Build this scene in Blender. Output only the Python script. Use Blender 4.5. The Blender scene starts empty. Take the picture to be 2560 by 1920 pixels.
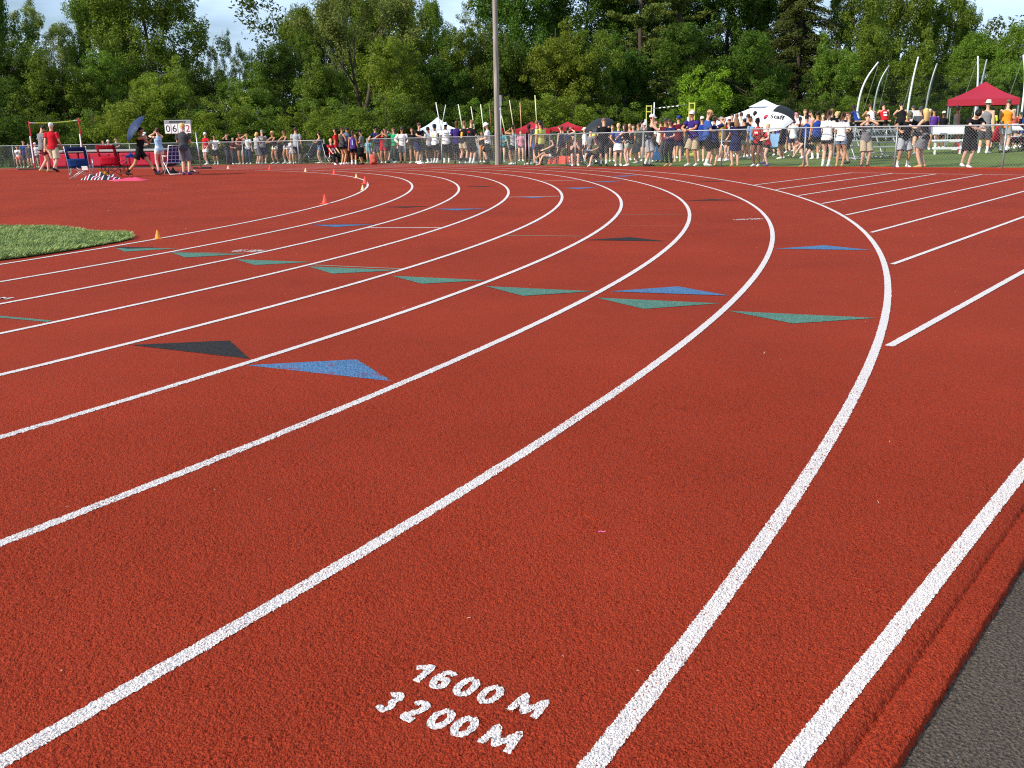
import bpy, bmesh, math, random
import numpy as np
from mathutils import Vector, Matrix
random.seed(7); RNG = np.random.default_rng(7)
R = math.radians
scene = bpy.context.scene
COL = scene.collection

# ------------------------------------------------------------------ camera numbers (solved from the lane lines)
FPX, PITCH, ROLL, CAMH = 2395.26, .259392, .01708, 1.260693
CC = np.array([-30.7528, 20.34469]); R0 = 27.53865; LANE = 1.07; ANG = -.675921
NV = np.array([math.cos(ANG), math.sin(ANG)]); DV = np.array([-NV[1], NV[0]])
R8 = R0 + 8 * LANE
CHUTE = 29.44

def smooth(a, b, x):
    t = np.clip((x - a) / (b - a), 0, 1); return t * t * (3 - 2 * t)

# ------------------------------------------------------------------ fence path (plan) and terrain
FENCE_R = R8 + .5
def circ(th, r): return (CC[0] + r * math.cos(th), CC[1] + r * math.sin(th))
FPATH = [(-90, 49.), (-60, 50.3), (-42, 51.0), (-28, 51.2), (-20, 51.), (-15, 50.6), (-11, 49.7)] + [circ(R(a), FENCE_R) for a in (50, 44, 38, 32)]
FPATH = [p for p in FPATH] + [(2.9, 35.8), (5.0, 34.4), (7.28, 32.75), (9.52, 30.6), (11.6, 28.35), (13.8, 26.3), (17, 23.2), (21, 19.2), (26, 14.5)]
def densify(path, step):
    out = []
    for a, b in zip(path[:-1], path[1:]):
        a = np.array(a); b = np.array(b); n = max(1, int(round(np.hypot(*(b - a)) / step)))
        for i in range(n): out.append(a + (b - a) * i / n)
    out.append(np.array(path[-1])); return np.array(out)
FD = densify(FPATH, .25)
def fence_dist(X, Y):
    """signed distance outwards past the fence (vectorised)"""
    X = np.asarray(X, float); Y = np.asarray(Y, float); shp = X.shape
    P = np.stack([X.ravel(), Y.ravel()], 1); out = np.zeros(len(P))
    T = np.gradient(FD, axis=0)
    for s in range(0, len(P), 4000):
        d = P[s:s + 4000, None, :] - FD[None]; i = (d ** 2).sum(2).argmin(1)
        v = P[s:s + 4000] - FD[i]; t = T[i] / np.hypot(T[i][:, 0], T[i][:, 1])[:, None]
        sg = -t[:, 1] * v[:, 0] + t[:, 0] * v[:, 1]
        out[s:s + 4000] = np.hypot(v[:, 0], v[:, 1]) * np.sign(sg + 1e-12)
    return out.reshape(shp)
def gz(X, Y, d=None):
    X = np.asarray(X, float); Y = np.asarray(Y, float)
    q = np.clip(Y - 26, 0, None); z = -.0105 * q * q / (q + 3)
    if d is None: d = fence_dist(X, Y)
    e = np.clip(d - .6, 0, 30)
    k = -.012 + .045 * smooth(3, 15, X)
    return z + e * k * np.exp(-e / 60)

def ray(px, py):
    x = px - 1280; y = py - 960; c, s = math.cos(ROLL), math.sin(ROLL)
    xr = c * x - s * y; yr = s * x + c * y; cp, sp = math.cos(PITCH), math.sin(PITCH)
    return np.array([xr, FPX * cp - yr * sp, -(FPX * sp + yr * cp)])
def flat(px, py, z=0.):
    d = ray(px, py); t = (z - CAMH) / d[2]; return d[0] * t, d[1] * t
def onground(px, py):
    d = ray(px, py); d = d / d[1]
    Ys = np.concatenate([np.linspace(.8, 8, 60), np.linspace(8.05, 75, 700)])
    Z = CAMH + d[2] * Ys - gz(d[0] * Ys, Ys)
    i = np.argmax(Z < 0) if (Z < 0).any() else len(Ys) - 1
    if i == 0: Y = Ys[0]
    else: Y = Ys[i - 1] + (Ys[i] - Ys[i - 1]) * Z[i - 1] / (Z[i - 1] - Z[i])
    return float(d[0] * Y), float(Y), float(gz(d[0] * Y, Y))
def atdepth(px, Y, dz=0.):
    """a point on the ground straight below pixel column px at distance Y"""
    X = (px - 1280) / FPX * Y
    for _ in range(4):
        z = float(gz(X, Y)); c, s = math.cos(ROLL), math.sin(ROLL)
        # solve column: find image y of the ground then refine X
        cp, sp = math.cos(PITCH), math.sin(PITCH); Z = z - CAMH
        fw = Y * cp - Z * sp; dn = -Y * sp - Z * cp; yr = dn / fw * FPX
        xr = (px - 1280 - s * yr) / c
        X = xr / FPX * fw
    return X, Y, z
def project(X, Y, Z):
    Z = Z - CAMH; cp, sp = math.cos(PITCH), math.sin(PITCH)
    fw = Y * cp - Z * sp; dn = -Y * sp - Z * cp; xr = X / fw * FPX; yr = dn / fw * FPX
    c, s = math.cos(ROLL), math.sin(ROLL); return 1280 + c * xr + s * yr, 960 - s * xr + c * yr
def height_for(X, Y, py):
    """world z of the point above (X,Y) that is seen at image row py"""
    lo, hi = -2., 30.
    for _ in range(40):
        m = (lo + hi) / 2
        if project(X, Y, m)[1] > py: lo = m
        else: hi = m
    return lo
def fence_hit(px):
    """distance Y at which the fence line crosses the pixel column px"""
    u = np.array([project(p[0], p[1], float(gz(p[0], p[1])))[0] for p in FD if p[1] > 12])
    F = np.array([p for p in FD if p[1] > 12])
    best = None
    for i in range(len(u) - 1):
        if (u[i] - px) * (u[i + 1] - px) <= 0 and u[i] != u[i + 1]:
            t = (px - u[i]) / (u[i + 1] - u[i]); p = F[i] + (F[i + 1] - F[i]) * t
            best = p
    return best
_u = None
def fence_pt(px):
    global _u
    if _u is None:
        F = np.array([p for p in FD if p[1] > 12]); Z = gz(F[:, 0], F[:, 1], np.zeros(len(F)))
        _u = (F, np.array([project(p[0], p[1], z)[0] for p, z in zip(F, Z)]))
    F, u = _u
    for i in range(len(u) - 2, -1, -1):
        if (u[i] - px) * (u[i + 1] - px) <= 0 and u[i] != u[i + 1]:
            t = (px - u[i]) / (u[i + 1] - u[i]); return F[i] + (F[i + 1] - F[i]) * t
    return F[-1]

# ------------------------------------------------------------------ materials
def lin(c):
    if isinstance(c, str):
        c = [int(c[i:i + 2], 16) / 255 for i in (0, 2, 4)]
    return tuple(((v + .055) / 1.055) ** 2.4 if v > .04045 else v / 12.92 for v in c)
MATS = {}
def mat(name, col, rough=.8, var=.12, nscale=6., bump=.0, bscale=40., metal=0., spec=.3, sheen=0.):
    """plain painted / cloth material with a little noise in colour and relief"""
    key = (name, col if isinstance(col, str) else tuple(col), rough, var, bump, metal)
    if key in MATS: return MATS[key]
    m = bpy.data.materials.new(name); m.use_nodes = True; nt = m.node_tree; n = nt.nodes; l = nt.links
    b = n['Principled BSDF']; b.inputs['Roughness'].default_value = rough; b.inputs['Metallic'].default_value = metal
    b.inputs['Specular IOR Level'].default_value = spec
    c = lin(col)
    tc = n.new('ShaderNodeTexCoord'); no = n.new('ShaderNodeTexNoise'); no.inputs['Scale'].default_value = nscale; no.inputs['Detail'].default_value = 4
    l.new(tc.outputs['Object'], no.inputs['Vector'])
    mx = n.new('ShaderNodeMix'); mx.data_type = 'RGBA'
    mx.inputs['A'].default_value = (*[v * (1 - var) for v in c], 1); mx.inputs['B'].default_value = (*[min(1, v * (1 + var)) for v in c], 1)
    l.new(no.outputs['Fac'], mx.inputs['Factor']); l.new(mx.outputs['Result'], b.inputs['Base Color'])
    if bump:
        n2 = n.new('ShaderNodeTexNoise'); n2.inputs['Scale'].default_value = bscale; n2.inputs['Detail'].default_value = 3
        l.new(tc.outputs['Object'], n2.inputs['Vector'])
        bp = n.new('ShaderNodeBump'); bp.inputs['Strength'].default_value = bump; bp.inputs['Distance'].default_value = .02
        l.new(n2.outputs['Fac'], bp.inputs['Height']); l.new(bp.outputs['Normal'], b.inputs['Normal'])
    MATS[key] = m; return m
def cloth(c): return mat('cloth', c, .9, .12, 9, .5, 14, spec=.1)
def skin(c): return mat('skin', c, .6, .06, 12, .0, spec=.25)
def metal(c, rough=.4, me=.8): return mat('metal', c, rough, .08, 8, 0, metal=me, spec=.5)
def plastic(c, rough=.5): return mat('plastic', c, rough, .05, 5, 0, spec=.4)

def granules(name, ca, cb, scale, bump, dist, rough=.85, patch=.10, extra=None, spec=.15, wear=None):
    """rubber-crumb / asphalt surface: granules, slow blotches, granular relief"""
    m = bpy.data.materials.new(name); m.use_nodes = True; nt = m.node_tree; n = nt.nodes; l = nt.links
    b = n['Principled BSDF']; b.inputs['Roughness'].default_value = rough; b.inputs['Specular IOR Level'].default_value = spec
    tc = n.new('ShaderNodeTexCoord')
    no = n.new('ShaderNodeTexNoise'); no.inputs['Scale'].default_value = scale; no.inputs['Detail'].default_value = 2.5; no.inputs['Roughness'].default_value = .6
    l.new(tc.outputs['Object'], no.inputs['Vector'])
    vo = n.new('ShaderNodeTexVoronoi'); vo.inputs['Scale'].default_value = scale * .8; vo.feature = 'F1'
    l.new(tc.outputs['Object'], vo.inputs['Vector'])
    cr = n.new('ShaderNodeMapRange'); cr.inputs['From Min'].default_value = .36; cr.inputs['From Max'].default_value = .64
    l.new(no.outputs['Fac'], cr.inputs['Value'])
    mx = n.new('ShaderNodeMix'); mx.data_type = 'RGBA'; mx.inputs['A'].default_value = (*lin(ca), 1); mx.inputs['B'].default_value = (*lin(cb), 1)
    l.new(cr.outputs['Result'], mx.inputs['Factor'])
    big = n.new('ShaderNodeTexNoise'); big.inputs['Scale'].default_value = .55; big.inputs['Detail'].default_value = 5; big.inputs['Roughness'].default_value = .6
    l.new(tc.outputs['Object'], big.inputs['Vector'])
    mr = n.new('ShaderNodeMapRange'); mr.inputs['From Min'].default_value = .3; mr.inputs['From Max'].default_value = .7
    mr.inputs['To Min'].default_value = 1 - patch; mr.inputs['To Max'].default_value = 1 + patch
    l.new(big.outputs['Fac'], mr.inputs['Value'])
    mu = n.new('ShaderNodeVectorMath'); mu.operation = 'SCALE'; l.new(mx.outputs['Result'], mu.inputs[0]); l.new(mr.outputs['Result'], mu.inputs['Scale'])
    out = mu.outputs['Vector']
    if wear:   # worn spots where the rubber below shows through
        wn = n.new('ShaderNodeTexNoise'); wn.inputs['Scale'].default_value = scale * .55; wn.inputs['Detail'].default_value = 5; wn.inputs['Roughness'].default_value = .7
        l.new(tc.outputs['Object'], wn.inputs['Vector'])
        wr = n.new('ShaderNodeMapRange'); wr.inputs['From Min'].default_value = wear[1]; wr.inputs['From Max'].default_value = wear[1] + .05
        l.new(wn.outputs['Fac'], wr.inputs['Value'])
        wm = n.new('ShaderNodeMix'); wm.data_type = 'RGBA'; wm.inputs['B'].default_value = (*lin(wear[0]), 1)
        l.new(wr.outputs['Result'], wm.inputs['Factor']); l.new(out, wm.inputs['A']); out = wm.outputs['Result']
    l.new(out, b.inputs['Base Color'])
    ad = n.new('ShaderNodeMath'); ad.operation = 'SUBTRACT'; l.new(no.outputs['Fac'], ad.inputs[0])
    vs = n.new('ShaderNodeMath'); vs.operation = 'MULTIPLY'; vs.inputs[1].default_value = .45; l.new(vo.outputs['Distance'], vs.inputs[0])
    l.new(vs.outputs['Value'], ad.inputs[1])
    bp = n.new('ShaderNodeBump'); bp.inputs['Strength'].default_value = bump; bp.inputs['Distance'].default_value = dist
    l.new(ad.outputs['Value'], bp.inputs['Height']); l.new(bp.outputs['Normal'], b.inputs['Normal'])
    return m

# ------------------------------------------------------------------ mesh helpers
def link(o, parent=None):
    COL.objects.link(o)
    if parent is not None: o.parent = parent
    return o
def mesh_from(name, V, F, smoothed=False):
    me = bpy.data.meshes.new(name); me.from_pydata([tuple(map(float, v)) for v in V], [], F); me.update()
    if smoothed: me.polygons.foreach_set('use_smooth', [True] * len(me.polygons))
    return me
def quads_mesh(name, V, nq, smoothed=False):
    """V: (4*nq,3) array, every four vertices one face"""
    me = bpy.data.meshes.new(name); me.vertices.add(len(V)); me.vertices.foreach_set('co', np.asarray(V, np.float32).ravel())
    me.loops.add(4 * nq); me.loops.foreach_set('vertex_index', np.arange(4 * nq, dtype=np.int32))
    me.polygons.add(nq); me.polygons.foreach_set('loop_start', np.arange(0, 4 * nq, 4, dtype=np.int32))
    me.polygons.foreach_set('loop_total', np.full(nq, 4, np.int32)); me.update(calc_edges=True)
    return me
class MB:
    def __init__(s): s.V = []; s.F = []
    def add(s, V, F):
        o = len(s.V); s.V += [tuple(map(float, v)) for v in V]; s.F += [tuple(i + o for i in f) for f in F]; return s
    def box(s, c, d, rot=0., tilt=None):
        hx, hy, hz = d[0] / 2, d[1] / 2, d[2] / 2
        M = Matrix.Rotation(rot, 3, 'Z')
        if tilt is not None: M = M @ tilt
        V = [M @ Vector((x * hx, y * hy, z * hz)) + Vector(c) for x in (-1, 1) for y in (-1, 1) for z in (-1, 1)]
        return s.add(V, [(0, 1, 3, 2), (4, 6, 7, 5), (0, 4, 5, 1), (2, 3, 7, 6), (0, 2, 6, 4), (1, 5, 7, 3)])
    def tube(s, pts, rad, n=8, side=None, caps=True, closed_rings=False):
        """swept tube; rad: scalar, list of scalars or list of (a,b); a along `side`"""
        P = np.array(pts, float); m = len(P)
        if np.isscalar(rad): rad = [rad] * m
        T = np.gradient(P, axis=0) if m > 2 else np.repeat((P[1:] - P[:1]), 2, 0)
        T = T / (np.linalg.norm(T, axis=1)[:, None] + 1e-12)
        if side is None:
            side = np.array([1., 0, 0]) if abs(T[0][0]) < .9 else np.array([0, 1., 0])
        V = []; a = np.array(side, float)
        for i in range(m):
            a = a - T[i] * a.dot(T[i])
            if np.linalg.norm(a) < 1e-6: a = np.cross(T[i], [0, 0, 1.]) + 1e-9
            a = a / np.linalg.norm(a); b = np.cross(T[i], a)
            ra, rb = (rad[i], rad[i]) if np.isscalar(rad[i]) else rad[i]
            for k in range(n):
                th = 2 * math.pi * k / n
                V.append(P[i] + a * math.cos(th) * ra + b * math.sin(th) * rb)
        F = []
        for i in range(m - 1):
            for k in range(n):
                k2 = (k + 1) % n
                F.append((i * n + k, i * n + k2, (i + 1) * n + k2, (i + 1) * n + k))
        if caps:
            F.append(tuple(range(n - 1, -1, -1))); F.append(tuple((m - 1) * n + k for k in range(n)))
        return s.add(V, F)
    def ball(s, c, r, n=10, m=7):
        r = (r, r, r) if np.isscalar(r) else r
        V = [(c[0], c[1], c[2] - r[2])]; F = []
        for i in range(1, m):
            ph = math.pi * i / m - math.pi / 2
            for k in range(n):
                th = 2 * math.pi * k / n
                V.append((c[0] + r[0] * math.cos(ph) * math.cos(th), c[1] + r[1] * math.cos(ph) * math.sin(th), c[2] + r[2] * math.sin(ph)))
        V.append((c[0], c[1], c[2] + r[2])); t = len(V) - 1
        for k in range(n): F.append((0, 1 + (k + 1) % n, 1 + k)); F.append((t, t - n + k, t - n + (k + 1) % n))
        for i in range(m - 2):
            for k in range(n):
                F.append((1 + i * n + k, 1 + i * n + (k + 1) % n, 1 + (i + 1) * n + (k + 1) % n, 1 + (i + 1) * n + k))
        return s.add(V, F)
    def lathe(s, prof, n=16, c=(0, 0, 0)):
        V = []; F = []
        for r, z in prof:
            for k in range(n):
                th = 2 * math.pi * k / n; V.append((c[0] + r * math.cos(th), c[1] + r * math.sin(th), c[2] + z))
        for i in range(len(prof) - 1):
            for k in range(n): F.append((i * n + k, i * n + (k + 1) % n, (i + 1) * n + (k + 1) % n, (i + 1) * n + k))
        if prof[0][0] > 1e-4: F.append(tuple(range(n - 1, -1, -1)))
        if prof[-1][0] > 1e-4: F.append(tuple((len(prof) - 1) * n + k for k in range(n)))
        return s.add(V, F)
    def mesh(s, name, smoothed=False): return mesh_from(name, s.V, s.F, smoothed)
    def build(s, name, m, parent=None, smoothed=False, loc=(0, 0, 0), bevel=0):
        me = s.mesh(name, smoothed); me.materials.append(m); o = bpy.data.objects.new(name, me); o.location = loc
        if bevel:
            bv = o.modifiers.new('bevel', 'BEVEL'); bv.width = bevel; bv.segments = 2; bv.limit_method = 'ANGLE'
        return link(o, parent)
def tag(o, label, cat, group=None, kind=None):
    if label: o['label'] = label
    if cat: o['category'] = cat
    if group: o['group'] = group
    if kind: o['kind'] = kind
    return o
def empty(name, loc, label, cat, group=None, rot=0., scale=1.):
    o = bpy.data.objects.new(name, None); o.empty_display_size = .2; o.location = loc; o.rotation_euler = (0, 0, rot)
    o.scale = (scale,) * 3 if np.isscalar(scale) else scale
    link(o); return tag(o, label, cat, group)
def inst(name, me, m, parent, loc=(0, 0, 0), rot=(0, 0, 0)):
    """object sharing mesh data, material held by the object"""
    if not len(me.materials): me.materials.append(None)
    o = bpy.data.objects.new(name, me); o.location = loc; o.rotation_euler = rot
    link(o, parent)
    for s in o.material_slots: s.link = 'OBJECT'; s.material = m
    return o
def structure(o): o['kind'] = 'structure'; return o
def stuff(o, label=None, cat=None): o['kind'] = 'stuff'; return tag(o, label, cat)

# ------------------------------------------------------------------ camera, sky, sun
cam = bpy.data.cameras.new('camera'); cam.sensor_width = 36; cam.sensor_fit = 'HORIZONTAL'; cam.lens = FPX / 2560 * 36
cam.clip_end = 2000; cam.clip_start = .05
co = bpy.data.objects.new('camera', cam); link(co)
Fw = Vector((0, math.cos(PITCH), -math.sin(PITCH))); Dn = Vector((0, -math.sin(PITCH), -math.cos(PITCH))); Rt = Vector((1, 0, 0))
cr_ = math.cos(ROLL) * Rt + math.sin(ROLL) * Dn; cd_ = -math.sin(ROLL) * Rt + math.cos(ROLL) * Dn
M = Matrix((cr_, -cd_, -Fw)).transposed().to_4x4(); M.translation = Vector((0, 0, CAMH)); co.matrix_world = M
scene.camera = co

SUN_EL = R(31); sun_h = Vector((-.87, -.49)).normalized()
sd = Vector((sun_h.x * math.cos(SUN_EL), sun_h.y * math.cos(SUN_EL), math.sin(SUN_EL)))
sun = bpy.data.lights.new('sun', 'SUN'); sun.energy = 5.0; sun.angle = R(.55); sun.color = (1, .93, .82)
so = bpy.data.objects.new('sun', sun); link(so); so.rotation_euler = sd.to_track_quat('Z', 'Y').to_euler()
w = bpy.data.worlds.new('World'); scene.world = w; w.use_nodes = True
nt = w.node_tree; n = nt.nodes; l = nt.links; bg = n['Background']
sky = n.new('ShaderNodeTexSky'); sky.sky_type = 'NISHITA'; sky.sun_disc = False; sky.sun_elevation = SUN_EL
sky.sun_rotation = math.atan2(sun_h.x, sun_h.y); sky.air_density = 1.0; sky.dust_density = .05; sky.ozone_density = 3.0
tc = n.new('ShaderNodeTexCoord'); mp = n.new('ShaderNodeMapping'); mp.inputs['Scale'].default_value = (2.2, 2.2, 9)
no = n.new('ShaderNodeTexNoise'); no.inputs['Scale'].default_value = 1.6; no.inputs['Detail'].default_value = 7; no.inputs['Roughness'].default_value = .55
l.new(tc.outputs['Generated'], mp.inputs['Vector']); l.new(mp.outputs['Vector'], no.inputs['Vector'])
mr = n.new('ShaderNodeMapRange'); mr.inputs['From Min'].default_value = .30; mr.inputs['From Max'].default_value = .60; mr.inputs['To Max'].default_value = .85
l.new(no.outputs['Fac'], mr.inputs['Value'])
mx = n.new('ShaderNodeMix'); mx.data_type = 'RGBA'; mx.inputs['B'].default_value = (9.6, 12.4, 16.6, 1)
l.new(mr.outputs['Result'], mx.inputs['Factor']); l.new(sky.outputs['Color'], mx.inputs['A']); l.new(mx.outputs['Result'], bg.inputs['Color'])
bg.inputs['Strength'].default_value = .078
scene.view_settings.view_transform = 'Standard'; scene.view_settings.look = 'None'; scene.view_settings.gamma = 1
scene.view_settings.exposure = .25
scene.cycles.use_denoising = False; scene.cycles.filter_width = 1.15; scene.cycles.use_adaptive_sampling = False; scene.cycles.max_bounces = 5; scene.cycles.sample_clamp_indirect = 6; scene.cycles.transparent_max_bounces = 8
# ================================================================== GROUND
def sheet(name, xs, ys, zf, m, mask=None):
    X, Y = np.meshgrid(xs, ys); Z = zf(X, Y); V = np.stack([X.ravel(), Y.ravel(), Z.ravel()], 1); nx = len(xs); F = []
    for j in range(len(ys) - 1):
        for i in range(nx - 1):
            if mask is None or mask[j, i]: F.append((j * nx + i, j * nx + i + 1, (j + 1) * nx + i + 1, (j + 1) * nx + i))
    me = mesh_from(name, V, F, True); me.materials.append(m); return structure(link(bpy.data.objects.new(name, me)))

grassm = bpy.data.materials.new('lawn'); grassm.use_nodes = True
nt = grassm.node_tree; n = nt.nodes; l = nt.links; b = n['Principled BSDF']; b.inputs['Roughness'].default_value = .9; b.inputs['Specular IOR Level'].default_value = .1
tc = n.new('ShaderNodeTexCoord'); n1 = n.new('ShaderNodeTexNoise'); n1.inputs['Scale'].default_value = .35; n1.inputs['Detail'].default_value = 6
n2 = n.new('ShaderNodeTexNoise'); n2.inputs['Scale'].default_value = 14; n2.inputs['Detail'].default_value = 4
l.new(tc.outputs['Object'], n1.inputs['Vector']); l.new(tc.outputs['Object'], n2.inputs['Vector'])
mx = n.new('ShaderNodeMix'); mx.data_type = 'RGBA'; mx.inputs['A'].default_value = (*lin('55682c'), 1); mx.inputs['B'].default_value = (*lin('6f7f3a'), 1)
cr = n.new('ShaderNodeMapRange'); cr.inputs['From Min'].default_value = .35; cr.inputs['From Max'].default_value = .65; l.new(n1.outputs['Fac'], cr.inputs['Value']); l.new(cr.outputs['Result'], mx.inputs['Factor'])
m2 = n.new('ShaderNodeMix'); m2.data_type = 'RGBA'; m2.inputs['B'].default_value = (*lin('3e5420'), 1); l.new(mx.outputs['Result'], m2.inputs['A'])
c2 = n.new('ShaderNodeMapRange'); c2.inputs['From Min'].default_value = .45; c2.inputs['From Max'].default_value = .7; l.new(n2.outputs['Fac'], c2.inputs['Value']); l.new(c2.outputs['Result'], m2.inputs['Factor'])
l.new(m2.outputs['Result'], b.inputs['Base Color'])
bp = n.new('ShaderNodeBump'); bp.inputs['Strength'].default_value = .8; bp.inputs['Distance'].default_value = .06; l.new(n2.outputs['Fac'], bp.inputs['Height']); l.new(bp.outputs['Normal'], b.inputs['Normal'])

RED_A, RED_B = 'a2402f', 'b2483a'
redm = granules('track_rubber', '842a17', 'a23c25', 190, 1., .008, patch=.12, spec=.08)
whitem = granules('white_line_paint', 'cbbfb8', 'f0e9e5', 230, 1., .0075, patch=.03, wear=('b09a92', .64))
greenm = granules('green_mark_paint', '33574a', '65907f', 120, .9, .008, wear=('5d4438', .66))
bluem = granules('blue_mark_paint', '2d4f72', '5f86ac', 120, .9, .008, wear=('4d4650', .66))
blackm = granules('black_mark_paint', '161515', '383434', 120, .9, .008)
asphm = granules('asphalt', '3d342c', '64574b', 120, 1., .012, rough=.8, patch=.12, wear=('a8a29b', .66), spec=.15)
sandm = granules('runway', '8f7a66', 'a58f7a', 60, .4, .004)

xs = np.concatenate([[-600, -300, -150], np.arange(-80, 80.1, 1.6), [150, 300, 600]]); ys = np.concatenate([[-400, -150, -60], np.arange(-30, 110, 1.6), [140, 200, 300, 600]])
XX, YY = np.meshgrid(xs, ys); DD = fence_dist(XX, YY)
structure(sheet('ground', xs, ys, lambda X, Y: gz(X, Y, DD) - np.where(DD < .9, .08, .0), grassm))

# the red rubber sheet: in coordinates along (t) and across (s) the straight; its outer edge rolls down to a lower strip by the asphalt
def ts(t, s): return CC + DV * t + NV * s
EDGE = R8 + .082
def track_sheet():
    V = []; F = []
    # far part bounded by the fence line, near part by the edge line
    tt = np.concatenate([np.linspace(-25, -1.2, 24), np.arange(-1., 8, .022), np.linspace(8.2, 46, 90)])
    ss = np.concatenate([np.linspace(-75, 0, 50), np.linspace(.8, EDGE - .4, 50), [EDGE - .2, EDGE - .1, EDGE - .05, EDGE - .025]])
    g = {}
    prof = [(EDGE - .008, -.012, 1), (EDGE, -.022, 1), (EDGE + .005, -.027, 1), (EDGE + .009, -.026, 1), (EDGE + .016, -.018, 1), (EDGE + .04, -.015, 1), (R8 + .15, -.015, 1), (R8 + .162, -.019, 1), (R8 + .164, -.035, 1)]
    allS = list(ss) + [p[0] for p in prof]; drop = [0.] * len(ss) + [p[1] for p in prof]
    jit = RNG.normal(0, .8, len(tt) + 8)[:len(tt)] * .0022; jit2 = RNG.normal(0, .8, len(tt) + 8)[:len(tt)] * .0025
    ns = len(ss); P = np.array([[ts(t, s + (0 if i < ns else jit[q] if i < ns + 5 else jit2[q] if i > ns + 6 else 0)) for i, s in enumerate(allS)] for q, t in enumerate(tt)]); D = fence_dist(P[..., 0], P[..., 1])
    Z = gz(P[..., 0], P[..., 1], D) + np.array(drop)[None]
    T = np.gradient(FD, axis=0)
    for j in range(len(tt)):
        for i in range(len(allS)):
            x, y = P[j, i]
            if D[j, i] > 0:      # pull back onto the fence line
                k = ((FD - P[j, i]) ** 2).sum(1).argmin(); 
                if D[j, i] < 3.0: x, y = FD[k]
            V.append((x, y, Z[j, i]))
    n = len(allS)
    for j in range(len(tt) - 1):
        for i in range(n - 1):
            if max(D[j, i], D[j + 1, i], D[j, i + 1], D[j + 1, i + 1]) < 2.6: F.append((j * n + i, j * n + i + 1, (j + 1) * n + i + 1, (j + 1) * n + i))
    me = mesh_from('running_track', V, F, True); me.polygons.foreach_set('use_smooth', [all(v % n <= len(ss) - 4 for v in f) for f in F]); me.materials.append(redm); structure(link(bpy.data.objects.new('running_track', me)))
track_sheet()
# asphalt path past the rolled edge
V = []; F = []
tt = np.linspace(-25, 40, 60)
for t in tt:
    for s, z in ((R8 + .15, -.024), (R8 + .5, -.025), (R8 + 2, -.028), (R8 + 14, -.05)):
        p = ts(t, s); V.append((p[0], p[1], z))
for j in range(len(tt) - 1):
    for i in range(3): F.append((j * 4 + i, j * 4 + i + 1, j * 4 + i + 5, j * 4 + i + 4))
me = mesh_from('asphalt_path', V, F); me.materials.append(asphm); structure(link(bpy.data.objects.new('asphalt_path', me)))
# a strip of pale runway beyond the fence
pa = [atdepth(px, Y) for px, Y in ((1080, 55), (1180, 53.5), (1290, 52), (1400, 51), (1500, 50.5))]
V = []
for x, y, z in pa: V += [(x, y - .9, float(gz(x, y - .9)) + .03), (x, y + .9, float(gz(x, y + .9)) + .03)]
me = mesh_from('runway_path', V, [(2 * i, 2 * i + 2, 2 * i + 3, 2 * i + 1) for i in range(len(pa) - 1)]); me.materials.append(sandm); structure(link(bpy.data.objects.new('runway_path', me)))

# ------------------------------------------------------------------ real rubber crumbs on the near part of the track
def vnoise(x, y, seed):
    """smooth value noise, vectorised, any coordinates"""
    xi = np.floor(x).astype(np.int64); yi = np.floor(y).astype(np.int64); fx = x - xi; fy = y - yi; fx = fx * fx * (3 - 2 * fx); fy = fy * fy * (3 - 2 * fy)
    def h(a, b):
        k = (a * 374761393 + b * 668265263 + seed * 974634777) & 0xffffffff; k = ((k ^ (k >> 13)) * 1274126177) & 0xffffffff; return ((k ^ (k >> 16)) & 0xffff) / 65535.
    return (h(xi, yi) * (1 - fx) + h(xi + 1, yi) * fx) * (1 - fy) + (h(xi, yi + 1) * (1 - fx) + h(xi + 1, yi + 1) * fx) * fy
AMP = .0068
def crumbs(x, y):
    """height of the crumb surface above the sheet: round tops, narrow dark crevices"""
    x = np.asarray(x, float); y = np.asarray(y, float)
    wx = x + .004 * vnoise(x * 90, y * 90, 5); wy = y + .004 * vnoise(x * 90, y * 90, 6)
    n1 = np.abs(vnoise(wx * 132, wy * 132, 1) - .5) * 2; n2 = np.abs(vnoise(wx * 235 + 7, wy * 235, 2) - .5) * 2
    h = .62 * np.minimum(1, n1 / .42) ** .7 + .38 * np.minimum(1, n2 / .5) ** .8
    big = vnoise(x * 9, y * 9, 3)
    return AMP * h * (.75 + .5 * big) * (1 - smooth(4.2, 7., np.hypot(x, y))) * (1 - smooth(.92, .995, np.abs(x) / (.62 * np.maximum(y, .3) + 1.3))) * smooth(.8, 1., y)
def edge_profile(s, t):
    q = s - EDGE + .006 * (vnoise(t * 38, t * 0 + .5, 11) - .5) + .004 * (vnoise(t * 150, t * 0 + .5, 12) - .5)
    return np.interp(q, [-.055, -.03, -.012, -.002, .003, .009, .03, .066, .082, .086], [0, -.002, -.007, -.017, -.0185, -.0105, -.008, -.0085, -.012, -.032])
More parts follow.
